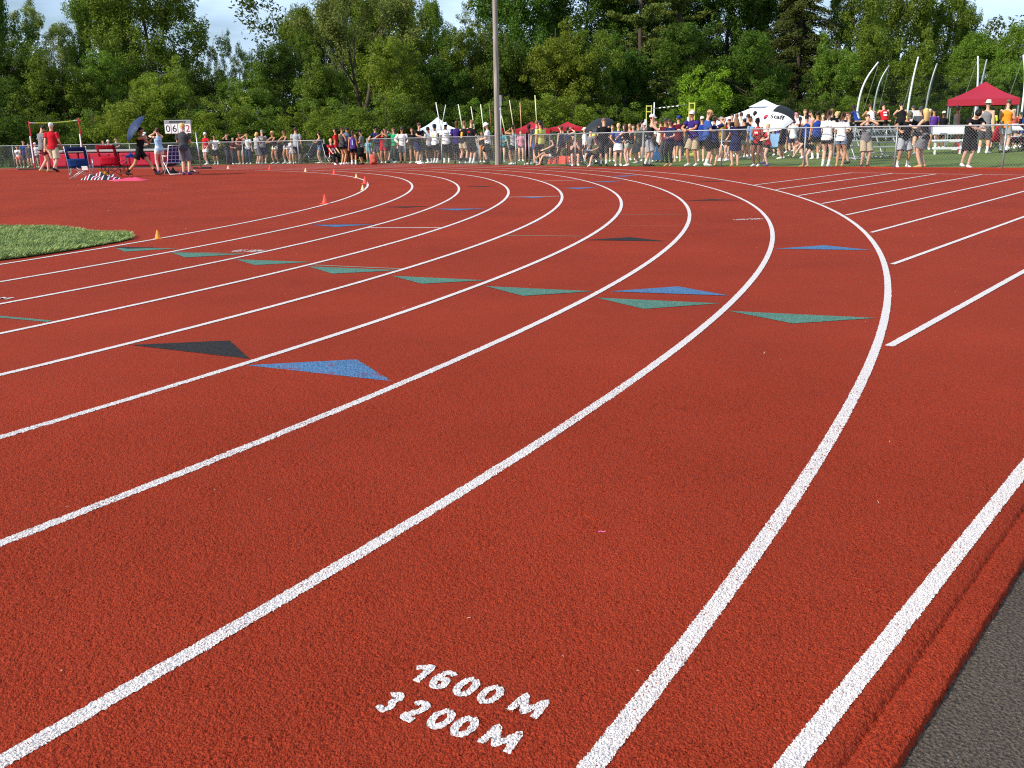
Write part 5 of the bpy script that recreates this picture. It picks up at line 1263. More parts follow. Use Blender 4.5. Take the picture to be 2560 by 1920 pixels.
backpack(934, 44.6, 0., cloth('b0574a'), 'red and tan backpack standing at the foot of the fence end post', 1.0)
backpack(869, 45.5, .95, cloth('66788e'), 'grey-blue backpack on the back of a person at the fence gap', 1.05)
backpack(902, 44.9, .35, cloth('18181b'), 'black bag with a white strap held beside the man in black cap', .9)
heap('plastic_bag', 1344, 411, .38, .3, .3, cloth('c2cfe0'), 'pale blue and white carrier bag at the fence foot', 'bag', 21, 5)
heap('white_helmet', 1052, 409, .3, .28, .22, whitep, 'white cloth ball on the ground at the fence by the tall boy', 'cloth', 22, 2)
heap('white_flat_pad', 800, 406, .5, .3, .06, whitep, 'flat white pad lying by the fence gap', 'pad', 23, 2)
heap('green_bag', 975, 404, .5, .4, .4, cloth('3a5548'), 'dark green bag behind the fence by the auburn-haired woman', 'bag', 24, 4)
# --- cones
def cone(px, py, top, col, label, cat='cone'):
    p = onground(px, py); H = height_for(p[0], p[1], top) - p[2]; e = empty('traffic_cone', p, label, cat, 'cones along the inner lane line'); m = plastic(col, .55); b_ = H * .37
    mb = MB(); mb.lathe([(b_ * .92, H * .06), (b_ * .86, H * .1), (b_ * .2, H * .985), (b_ * .12, H)], 18); mb.build('cone_body', m, e, True)
    mb = MB(); w2 = b_ * (1.5 if H > .2 else 1.4)
    mb.lathe([(w2, 0), (w2, H * .045), (w2 * .96, H * .06)], 4 if H > .2 else 20); mb.build('cone_base', m, e)
cone(395, 597, 575, 'f08a1e', 'small amber cone by the infield grass corner')
cone(813, 509, 486, 'e8452a', 'orange cone nearest the camera on the inner line')
cone(907, 475, 462, 'e8c88a', 'pale cone just below the orange cone at the lane bend')
cone(913, 459, 441, 'e84434', 'orange cone right at the lane bend')
cone(891, 445, 434, 'e8c88a', 'pale cone between the two orange cones of the bend')
cone(836, 435, 422, 'e84434', 'orange cone on the far side of the bend')
cone(764, 429, 420, 'e8d0a0', 'pale cone beyond the bend')
cone(675, 424, 413, 'e84434', 'orange cone in front of the grey-shirted spectators')
cone(571, 422, 413, 'e8c090', 'pale cone farthest along the inner line')
# --- blue umbrella over the striding man
def umbrella(c, axis, rad, depth, cols, label, name, shaft, ribs=8, col_frame='2a2a2c'):
    axis = unit(axis); x = unit(np.cross(axis, [.3, .2, .9])); y = np.cross(axis, x); c = np.array(c)
    e = empty(name, tuple(c), label, 'umbrella'); nr = 6; per = 4
    for g, col in enumerate(cols):
        V = []; F = []
        seg = ribs // len(cols); a0 = g * seg * 2 * math.pi / ribs; N = seg * per
        for i in range(nr + 1):
            r = i / nr
            for k in range(N + 1):
                th = a0 + 2 * math.pi * k / (ribs * per); f = abs(((k % per) / per) * 2 - 1) if k % per else 1; rr = rad * math.sin(r * 1.25) / math.sin(1.25) * (1 - .05 * (1 - f) * r)
                p = axis * (-depth * (1 - math.cos(r * 1.25)) / (1 - math.cos(1.25))) + (x * math.cos(th) + y * math.sin(th)) * rr; V.append(p)
        for i in range(nr):
            for k in range(N): F.append((i * (N + 1) + k, i * (N + 1) + k + 1, (i + 1) * (N + 1) + k + 1, (i + 1) * (N + 1) + k))
        o = MB().add(V, F).build('canopy', col, e); q = o.modifiers.new('thick', 'SOLIDIFY'); q.thickness = .006
    mb = MB()
    for k in range(ribs):
        th = 2 * math.pi * k / ribs; mb.tube([axis * (-depth * (1 - math.cos(r * 1.25)) / (1 - math.cos(1.25)) - .012) + (x * math.cos(th) + y * math.sin(th)) * rad * math.sin(r * 1.25) / math.sin(1.25) for r in (0, .5, 1)], .004, 4)
    mb.build('ribs', metal(col_frame, .4, .6), e); mb = MB(); mb.tube([axis * .05, -axis * shaft], .009, 6); mb.build('shaft', metal(col_frame, .4, .6), e, True)
    mb = MB(); mb.tube([-axis * shaft, -axis * (shaft + .12)], .016, 8); mb.build('handle', blackp, e, True); return e, c, axis, x, y
q = onground(351, 441); zc = height_for(q[0], q[1], 318)
umbrella((q[0] - .0, q[1] - .34, zc + .06), (-.72, -.36, .60), .5, .2, [mat('nylon', '1a2d52', .6, .08, 4)], 'blue umbrella tilted back over the striding man', 'umbrella', .62)
# --- far field: black umbrella, staff umbrella
Y = 39.5; c = atdepth(1492, Y); umbrella((c[0], Y, height_for(c[0], Y, 302)), (-.35, -.3, .88), .62, .25, [mat('nylon', '23282c', .6, .08, 4)], 'black umbrella behind the big man in black tee', 'umbrella', .75)
Y = 37.2; c = atdepth(1918, Y); zc = height_for(c[0], Y, 277); ax = unit((-.30, -.50, .81)); wn = mat('nylon', 'e6e4e8', .6, .05, 4); bn = mat('nylon', '1c2022', .6, .08, 4)
e, c0, ax, ux_, uy_ = umbrella((c[0] + .1, Y, zc - .03), ax, .80, .34, [wn, wn, bn, wn], 'white and black golf umbrella with the word Staff and a red emblem', 'umbrella', .9, 8)
# lettering laid over the canopy panel facing the camera
def on_canopy(o, s):   # s: (right, down) metres measured from the apex across the canopy, as seen by the camera
    rt = unit(np.array([1., 0, 0]) - ax * ax[0]); dn = unit(np.cross(rt, ax)); dn = dn if dn[2] < 0 else -dn
    d = rt * s[0] + dn * s[1]; r = np.linalg.norm(d); t = math.asin(min(.999, r / .8 * math.sin(1.25)))
    return ax * (-.34 * (1 - math.cos(t)) / (1 - math.cos(1.25)) + .012) + (d / (r + 1e-9)) * r
cu = bpy.data.curves.new('t', 'FONT'); cu.body = 'Staff'; cu.size = 1; cu.offset = .02; cu.resolution_u = 4; o = bpy.data.objects.new('t', cu); COL.objects.link(o); bpy.context.view_layer.update()
me = bpy.data.meshes.new_from_object(o.evaluated_get(bpy.context.evaluated_depsgraph_get())); bpy.data.objects.remove(o)
bm = bmesh.new(); bm.from_mesh(me); bmesh.ops.subdivide_edges(bm, edges=bm.edges[:], cuts=1); bmesh.ops.triangulate(bm, faces=bm.faces[:]); bm.to_mesh(me); bm.free()
v = np.array([q.co[:] for q in me.vertices]); lo = v.min(0); hi = v.max(0); u = (v - lo) / (hi - lo + 1e-9); ang_ = R(24)
out = []
for a, b_ in u[:, :2]:
    X_ = -.14 + a * .52; Y_ = -(b_ - .5) * .2; out.append(on_canopy(0, (X_ * math.cos(ang_) - Y_ * math.sin(ang_) - .0, X_ * math.sin(ang_) + Y_ * math.cos(ang_) + .30)))
me.vertices.foreach_set('co', np.array(out, np.float32).ravel()); me.materials.clear(); me.materials.append(plastic('17181c', .7)); me.update(); o = bpy.data.objects.new('lettering', me); link(o, e)
for col, pts in (('c0304a', [(-.36, .10), (-.24, .06), (-.16, .12), (-.2, .2), (-.3, .24), (-.37, .2)]), ('24242a', [(-.38, .2), (-.3, .17), (-.24, .22), (-.3, .27), (-.37, .26)])):
    me = mesh_from('emblem', [on_canopy(0, q) for q in pts], [tuple(range(len(pts)))]); me.materials.append(plastic(col, .7)); link(bpy.data.objects.new('emblem', me), e)
# --- canopies
def canopy(px0, px1, Y, apex_row, eave_row, foot, col, label, valance=.22, vent=False, depth=3., legcol='8c9296', apex_px=None):
    a = atdepth(px0, Y); b = atdepth(px1, Y); cx = (a[0] + b[0]) / 2; z = float(gz(cx, Y)); w_ = (b[0] - a[0]) * math.cos(math.atan2(cx, Y)); zt = height_for(cx, Y + depth / 2, apex_row) - z; ze = height_for(cx, Y, eave_row) - z
    e = empty('canopy_tent', (cx + depth / 2 * cx / math.hypot(cx, Y), Y + depth / 2 * Y / math.hypot(cx, Y), z), label, 'canopy tent', 'pop-up canopies behind the fence', -math.atan2(cx, Y)); m = mat('tent_cloth', col, .7, .08, 2, .4, 3)
    hw, hd = w_ / 2, depth / 2; V = []; F = []; n = 8; cs = [(-hw, -hd), (hw, -hd), (hw, hd), (-hw, hd)]
    for k in range(4):
        p, q = np.array(cs[k]), np.array(cs[(k + 1) % 4]); o = len(V)
        for i in range(n + 1):
            for j in range(n + 1):
                t = i / n; s = j / n; e2 = p + (q - p) * s; sag = .05 * math.sin(math.pi * s) * (1 - t) + .06 * math.sin(math.pi * t); V.append((e2[0] * (1 - t), e2[1] * (1 - t), ze + (zt - ze) * t - sag * (1 if t else .3)))
        for i in range(n):
            for j in range(n): F.append((o + i * (n + 1) + j, o + i * (n + 1) + j + 1, o + (i + 1) * (n + 1) + j + 1, o + (i + 1) * (n + 1) + j))
    o = MB().add(V, F).build('roof', m, e); q = o.modifiers.new('thick', 'SOLIDIFY'); q.thickness = .008
    mb = MB()
    for k in range(4):
        p, q = cs[k], cs[(k + 1) % 4]; mb.box(((p[0] + q[0]) / 2, (p[1] + q[1]) / 2, ze - valance / 2), (abs(q[0] - p[0]) + .012, abs(q[1] - p[1]) + .012, valance))
    mb.build('valance', m, e)
    if vent:
        mb = MB(); mb.add([(-hw * .28, -hd * .28, zt - .2), (hw * .28, -hd * .28, zt - .2), (hw * .28, hd * .28, zt - .2), (-hw * .28, hd * .28, zt - .2), (0, 0, zt + .12)], [(0, 1, 4), (1, 2, 4), (2, 3, 4), (3, 0, 4)]); mb.build('vent_cap', m, e)
    for p in cs:
        mb = MB(); mb.box((p[0] * .97, p[1] * .97, ze / 2 - .05), (.05, .05, ze)); mb.build('leg', metal(legcol, .5, .5), e)
    mb = MB()
    for s in (-1, 1): mb.tube([(-hw * .96, s * hd * .96, ze - .3), (0, s * hd * .96, ze - .06), (hw * .96, s * hd * .96, ze - .3)], .016, 5)
    mb.build('truss', metal(legcol, .5, .5), e); return e
canopy(2357, 2536, 41.5, 205, 247, 330, '9c1f33', 'big red canopy on the right with a white-edged roof', .26, depth=3.2)
canopy(1768, 2040, 44., 256, 304, 380, 'dfe3ee', 'large white canopy with a vent cap behind the crowd', .2, vent=True, depth=4.)
canopy(1052, 1142, 50., 293, 322, 390, 'dde4f0', 'small white peaked canopy left of the wooden pole', .25, depth=3.)
canopy(1283, 1376, 52., 304, 324, 390, 'ab1a2c', 'red canopy nearest the wooden pole', .22, depth=3.)
canopy(1373, 1464, 52., 304, 319, 390, 'ab1a2c', 'red canopy right of the yellow-shirted person', .18, depth=3.)
# --- vaulting poles leaning upright on a rack
for i, (xb, yb_, xt, yt, c, lab) in enumerate([(1106, 330, 1095, 256, 'dcdcd4', 'first pale vaulting pole above the white canopy'), (1104, 330, 1119, 262, 'c9ccc0', 'vaulting pole slanting the other way above the white canopy'),
  (1160, 330, 1150, 261, 'd8dcc8', 'pale vaulting pole above the boy in purple'), (1190, 335, 1181, 266, 'cdd2b0', 'vaulting pole above the boy with bushy hair'), (1212, 335, 1205, 261, 'dfe2c0', 'pale vaulting pole above the white-hatted man'),
  (1231, 335, 1226, 256, '8a5a3c', 'thin brown vaulting pole just left of the wooden pole'), (1264, 330, 1252, 270, 'd8d8a0', 'yellowish vaulting pole just right of the wooden pole'), (1287, 330, 1276, 250, 'cfc0a4', 'tan and white vaulting pole above the grey tank woman'),
  (1305, 330, 1302, 256, 'c49a70', 'orange vaulting pole in front of the red canopy'), (1344, 330, 1339, 238, 'e0dca0', 'tallest pale vaulting pole above the yellow shirt')]):
    Y = 49.5 + .15 * i; p = atdepth(xb, Y); t = atdepth(xt, Y); zt = height_for(t[0], Y, yt); k = (zt - p[2]) / max(.1, (zt - height_for(p[0], Y, yb_))); dx = (t[0] - p[0]) * k
    e = empty('vaulting_pole', (t[0] - dx, Y, p[2]), lab, 'vaulting pole', 'vaulting poles in a rack'); mb = MB(); mb.tube([(0, 0, 0), (dx * .45, 0, (zt - p[2]) * .45)], .024, 8); mb.build('grip_end', plastic('6e4a38' if i in (7, 8, 5) else '9aa08c', .4), e, True)
    mb = MB(); mb.tube([(dx * .45, 0, (zt - p[2]) * .45), (dx, 0, zt - p[2])], .0235, 8); mb.build('shaft', plastic(c, .4), e, True)
# --- pole-vault standards
ym = plastic('d2cc62', .5)
def standard(px, wpx, top, Y, label):
    p = atdepth(px, Y); e = empty('vault_standard', p, label, 'standard', 'pole-vault standards'); zt = height_for(p[0], Y, top) - p[2]; w_ = wpx / FPX * Y
    for s in (-1, 1): mb = MB(); mb.box((s * w_ / 2, 0, zt / 2), (.045, .045, zt)); mb.build('upright', ym, e)
    mb = MB(); mb.box((0, 0, zt - .04), (w_, .05, .05)); mb.box((0, 0, zt - .32), (w_, .05, .05)); mb.box((0, 0, zt * .5), (w_, .05, .05)); mb.build('rung', ym, e)
    mb = MB(); mb.box((-w_ / 2 - .04, -.05, zt * .48), (.1, .1, zt * .5)); mb.build('pad', whitep, e); mb = MB(); mb.box((0, 0, .05), (w_ + .3, .9, .1)); mb.build('base', ym, e); return p, zt
a, za = standard(1620, 12, 263, 51., 'left yellow pole-vault standard shaped like a ladder'); b, zb_ = standard(1726, 13, 256, 48.5, 'right yellow pole-vault standard behind the purple polo')
P1 = np.array([a[0] + .2, a[1], height_for(a[0], a[1], 272)]); P2 = np.array([b[0] - .2, b[1], height_for(b[0], b[1], 262)])
e = empty('vault_crossbar', tuple(P1), 'black and white banded crossbar between the yellow standards', 'crossbar')
for i in range(16):
    t0, t1 = i / 16, (i + 1) / 16; q = (P2 - P1); mb = MB(); mb.tube([tuple(q * t0), tuple(q * t1)], .028, 6); mb.build('band', whitep if i % 2 and 1 < i < 13 else plastic('3a3d40'), e, True)
mb = MB(); c = atdepth(1633, 50.9); zt = height_for(c[0], 50.9, 256) - c[2]; mb.tube([(0, 0, 0), (0, 0, zt)], .03, 6); tag(mb.build('white_pole', whitep, None, True, c), 'thin white pole right of the left yellow standard', 'pole')
# --- throwing cage: curved white poles, guy ropes, netting
def cage():
    Y = 52.; base = atdepth(2280, Y); e = empty('throwing_cage', base, 'throwing cage of tall curved poles with dark netting and guy ropes', 'cage'); B0 = np.array(base)
    def wp(px, row, Y): x = atdepth(px, Y)[0]; return np.array([x, Y, height_for(x, Y, row)])
    wm = plastic('d2d6d9', .35); gm_ = metal('8e9698', .4, .4); rp_ = mat('rope', '6f756a', .9)
    near = [((2137, 268), (2143, 225), (2156, 190), (2180, 155)), ((2262, 270), (2265, 232), (2270, 185), (2277, 142)), ((2431, 270), (2430, 215), (2427, 175), (2423, 140)), ((2546, 290), (2547, 235), (2544, 185), (2534, 137))]
    far = [((2178, 275), (2181, 235), (2190, 195), (2208, 163)), ((2307, 270), (2311, 225), (2317, 190), (2325, 158)), ((2436, 240), (2440, 200), (2443, 175), (2446, 148))]
    for lst, Y_, m, r in ((near, 50., wm, .058), (far, 55., gm_, .065)):
        for pl in lst:
            pts = [wp(x, y, Y_) for x, y in pl]; g = np.array(atdepth(pl[0][0] - (pl[1][0] - pl[0][0]) * .6, Y_)); pts = [g] + pts
            P = np.array(pts); tt = np.linspace(0, len(P) - 1, 16); C = np.stack([np.interp(tt, range(len(P)), P[:, k]) for k in range(3)], 1)
            for _ in range(3): C[1:-1] = (C[:-2] + 2 * C[1:-1] + C[2:]) / 4
            mb = MB(); mb.tube([c - B0 for c in C], [r * (1 - .35 * i / 15) for i in range(16)], 10); mb.build('curved_pole', m, e, True)
            t = C[-1] - B0; fx = t + np.array([(-.9 if lst is near else -.6), .2, 0]); fx[2] = g[2] - B0[2] + .1; mb = MB(); mb.tube([t - np.array([0, 0, .15]), fx], .013, 5); mb.build('guy_rope', rp_, e)
    # netting hung between the far poles
    xs_ = [wp(px, 250, 53.) for px in (2180, 2245, 2310, 2380, 2440, 2520, 2600)]; V = []
    for a_, b_ in zip(xs_[:-1], xs_[1:]):
        n_ = int(np.hypot(*(b_ - a_)[:2]) / .09)
        z0 = gz(a_[0], a_[1]); z1 = height_for(a_[0], 53., 190)
        dx = (b_ - a_) / n_
        for i in range(n_): 
            p = a_ + dx * i - B0
            V += [(p[0] - .003, p[1], z0 - B0[2]), (p[0] + .003, p[1], z0 - B0[2]), (p[0] + .003, p[1], z1 - B0[2]), (p[0] - .003, p[1], z1 - B0[2])]
        for z in np.arange(z0, z1, .09):
            p = a_ - B0; q = b_ - B0; V += [(p[0], p[1] + .004, z - B0[2]), (q[0], q[1] + .004, z - B0[2]), (q[0], q[1] + .004, z - B0[2] + .006), (p[0], p[1] + .004, z - B0[2] + .006)]
    me = quads_mesh('netting', np.array(V), len(V) // 4); me.materials.append(mat('net_cord', '2e3330', .9)); link(bpy.data.objects.new('netting', me), e)
cage()
# --- bleachers with four people sitting on the top row, benches
alu = metal('a9acab', .45, .35)
def bleacher(px0, px1, Y, rows_, label):
    a = atdepth(px0, Y); b = atdepth(px1, Y); cx = (a[0] + b[0]) / 2; z = float(gz(cx, Y)); w_ = b[0] - a[0]; e = empty('bleachers', (cx, Y, z), label, 'bleachers')
    for i, row in enumerate(rows_):
        zz = height_for(cx, Y + (len(rows_) - 1 - i) * .0, row) - z; y = -.62 * (len(rows_) - 1 - i) * -1 * 0 + (.6 * i if i else 0) * -1 + 1.2
        mb = MB(); mb.box((0, y, zz), (w_, .26, .05)); mb.build('seat_plank', alu if i else mat('plank', 'b59470', .8, .2, 4), e, bevel=.01)
        if i: mb = MB(); mb.box((0, y + .32, zz - .2), (w_, .25, .04)); mb.build('foot_plank', alu, e, bevel=.01)
    for x in (-.46, 0, .46):
        top = height_for(cx, Y, rows_[0]) - z
        tubes('frame', [[(x * w_, 1.3, 0), (x * w_, 1.3, top)], [(x * w_, -.2, 0), (x * w_, 1.3, top)], [(x * w_, -.2, .05), (x * w_, 1.3, .05)]], .025, alu, e)
    return e, z
Yb = 34.6; eb, zb0 = bleacher(2158, 2250, Yb, [302, 324, 342, 366], 'low aluminium bleachers behind the green logo tee')
sit = atdepth(2190, Yb + 1.2); zseat = height_for(sit[0], Yb + 1.2, 304)
for x, top, look, tw, bw, lab, ex in ((2134, 262, 'dck', 'tee:royal', 'shorts:black', 'person in blue and white jersey sitting high on the bleachers', (('white', True, .12, .42, .09),)), (2170, 259, 'tmb', 'tank:white', 'shorts:black', 'person in white tank sitting on top of the bleachers', ()),
   (2203, 256, 'pmk', 'singlet:red', 'shorts:black', 'person in red singlet with white lettering on top of the bleachers', (('white', True, .3, .37, .08), ('white', True, .18, .25, .08))), (2247, 256, 'psk', 'singlet:black', 'shorts:black', 'person in black singlet sitting on the right end of the bleachers', ())):
    o = person(x, top, 330, Yb + 1.25, 'a' if x != 2134 else 'al', 'sithunch', 'm', look, tw, bw, 'white', lab, None, ex, 'people sitting on the bleachers', z=zseat - .36)
c = atdepth(2118, Yb + .9); eb2, _ = bleacher(2112, 2156, Yb - .2, [308, 330, 352], 'left section of the bleachers behind the girl in denim shorts')
def bench(px0, px1, Y, row, label, back=None):
    a = atdepth(px0, Y); b = atdepth(px1, Y); cx = (a[0] + b[0]) / 2; z = float(gz(cx, Y)); w_ = b[0] - a[0]; zz = height_for(cx, Y, row) - z; e = empty('bench', (cx, Y, z), label, 'bench', 'white benches on the lawn')
    mb = MB(); mb.box((0, 0, zz - .03), (w_, .32, .06)); mb.build('seat', whitep, e, bevel=.01); mb = MB(); mb.box((0, .0, zz - .3), (w_ * .96, .08, .08)); mb.build('stretcher', whitep, e)
    if back: hb_ = height_for(cx, Y, back) - z; mb = MB(); mb.box((0, .22, hb_ - .12), (w_, .04, .24)); mb.build('backrest', whitep, e, bevel=.01)
    for s in (-.42, .42): mb = MB(); mb.box((s * w_, 0, (zz - .06) / 2), (.05, .06, zz - .06)); mb.build('leg', whitep, e)
bench(2328, 2412, 36.8, 332, 'white bench right of the blond woman', 316); bench(2490, 2600, 37., 322, 'white bench at the right edge behind the orange tank', 309); bench(2330, 2405, 35.6, 349, 'low white bench in front of the other bench')
mb = MB(); c = atdepth(2277, 36.6); zz = height_for(c[0], 36.6, 291); e = empty('white_board', c, 'blank white board standing behind the man with the camouflage cap', 'board'); mb.box((0, 0, zz - c[2]), (.36, .03, .42)); mb.build('panel', whitep, e, bevel=.005); tubes('stake', [[(0, 0, 0), (0, 0, zz - c[2])]], .018, steel, e)
# --- chairs and pushchairs among the spectators
def at_f(px, off=.9): p = fence_pt(px); Y = p[1] + off; return atdepth(px, Y)
q = fence_pt(1374); camp_chair(atdepth(1380, q[1] + .62), R(80), ('5e1c2c', '3a1420'), 'maroon camp chair under the lounging girl', group='chairs among the spectators', window=False)
q = fence_pt(1437); camp_chair(atdepth(1437, q[1] + .75), R(178), ('4a2a24', '2e2020'), 'brown camp chair under the girl with hands on her face', group='chairs among the spectators', window=False)
q = fence_pt(1484); camp_chair(atdepth(1486, q[1] + .7), R(150), ('2c2c30', '222226'), 'black camp chair under the man with stretched legs', group='chairs among the spectators', window=False)
camp_chair(atdepth(834, 46.1), R(220), ('1c1c20', '1c1c20'), 'black camp chair under the person in red tee at the gap', 'c8cacc', group='chairs among the spectators', window=False)
camp_chair(atdepth(1433, 39.7), R(180), ('4a5a3c', '303a28'), 'green camp chair under the seated person in yellow', group='chairs among the spectators', window=False)
camp_chair(atdepth(2476, 36.2), R(20), ('c8202c', '7a1620'), 'bright red camp chair behind the man in the straw hat', group='chairs among the spectators', window=False)
camp_chair(atdepth(1935, 38.6), R(160), ('7fa6c8', '5c86ac'), 'light blue camp chair behind the fair girl in red', group='chairs among the spectators', window=False)
heap('coral_tent', 1408, 390, 1.3, 1., .9, cloth('d2503f'), 'low coral-red shade tent behind the maroon chair', 'shade tent', 31, 2); o = bpy.data.objects['coral_tent']; o.location = atdepth(1408, 41.5)
heap('blue_towel', 1641, 380, .4, .3, .9, cloth('5aa4d8'), 'light blue towel', 'towel', 33, 2); o = bpy.data.objects['blue_towel']; c = atdepth(1640, 40.6); o.location = (c[0], c[1], c[2] + .1); tag(o, 'light blue towel hanging beside the boy in white tee', 'towel')
def stroller(p, rot, label, col):
    e = empty('pushchair', p, label, 'pushchair', 'pushchairs', rot); fm = metal('8c9094', .4, .6)
    mb = MB(); mb.tube([(0, -.25, .42), (0, -.1, .38), (0, .12, .42), (0, .3, .36)], [(.2, .05), (.22, .12), (.2, .1), (.18, .03)], 12, (1, 0, 0)); mb.build('seat', cloth(col), e, True)
    mb = MB(); mb.tube([(0, -.32, .5), (0, -.28, .8), (0, -.1, .95), (0, .1, .92)], [(.2, .04), (.23, .06), (.24, .05), (.22, .02)], 12, (1, 0, 0)); mb.build('hood', cloth(col), e, True)
    for s in (-1, 1):
        tubes('side_frame', [[(s * .24, -.5, 1.02), (s * .24, -.2, .6), (s * .24, .4, .12)], [(s * .24, -.35, .12), (s * .24, 0, .5)]], .014, fm, e)
        for y in (-.35, .4):
            mb = MB(); C = [(s * .25, y + .12 * math.cos(t), .12 + .12 * math.sin(t)) for t in np.linspace(0, 6.283, 17)]; mb.tube(C, .018, 6); mb.build('wheel', blackp, e, True)
    tubes('handle', [[(-.24, -.5, 1.02), (.24, -.5, 1.02)]], .018, blackp, e)
p = fence_pt(775); stroller(atdepth(775, p[1] + .7), R(60), 'grey pushchair behind the fence, right of the tall man in light grey', '3c4048')
p = fence_pt(692); stroller(atdepth(700, p[1] + 1.1), R(200), 'dark pushchair between the two women at the rail', '24282e')
stroller(atdepth(2536, 36.0), R(70), 'maroon pushchair at the right edge by the bench', '5c1c26'); stroller(atdepth(2558, 36.2), R(110), 'black pushchair at the far right edge', '26262a')
mb = MB(); c = atdepth(2402, 36.4); mb.lathe([(.12, 0), (.15, .32), (.155, .34)], 16); tag(mb.build('red_bucket', plastic('b8242c'), None, True, c), 'red bucket under the white bench', 'bucket')
q = fence_pt(1828); c = atdepth(1816, q[1] + .9); mb = MB(); mb.box((0, 0, .82), (.5, .3, .02)); e = empty('small_table', c, 'small white folding table behind the fence post', 'table'); mb.build('top', whitep, e, bevel=.005); tubes('leg', [[(-.2, 0, 0), (.2, 0, .81)], [(.2, 0, 0), (-.2, 0, .81)]], .012, steel, e)

q = fence_pt(1254); c = atdepth(1254, q[1] + 1.2); zt = height_for(c[0], c[1], 238) - c[2]; e = empty('sign_post', c, 'thin grey post with a small grey plate just right of the wooden pole', 'post')
mb = MB(); mb.tube([(0, 0, 0), (0, 0, zt)], .03, 8); mb.build('post', galv, e, True); mb = MB(); mb.box((0, -.04, zt - .22), (.1, .03, .42)); mb.build('plate', mat('plate', '8a9294', .5), e, bevel=.004)
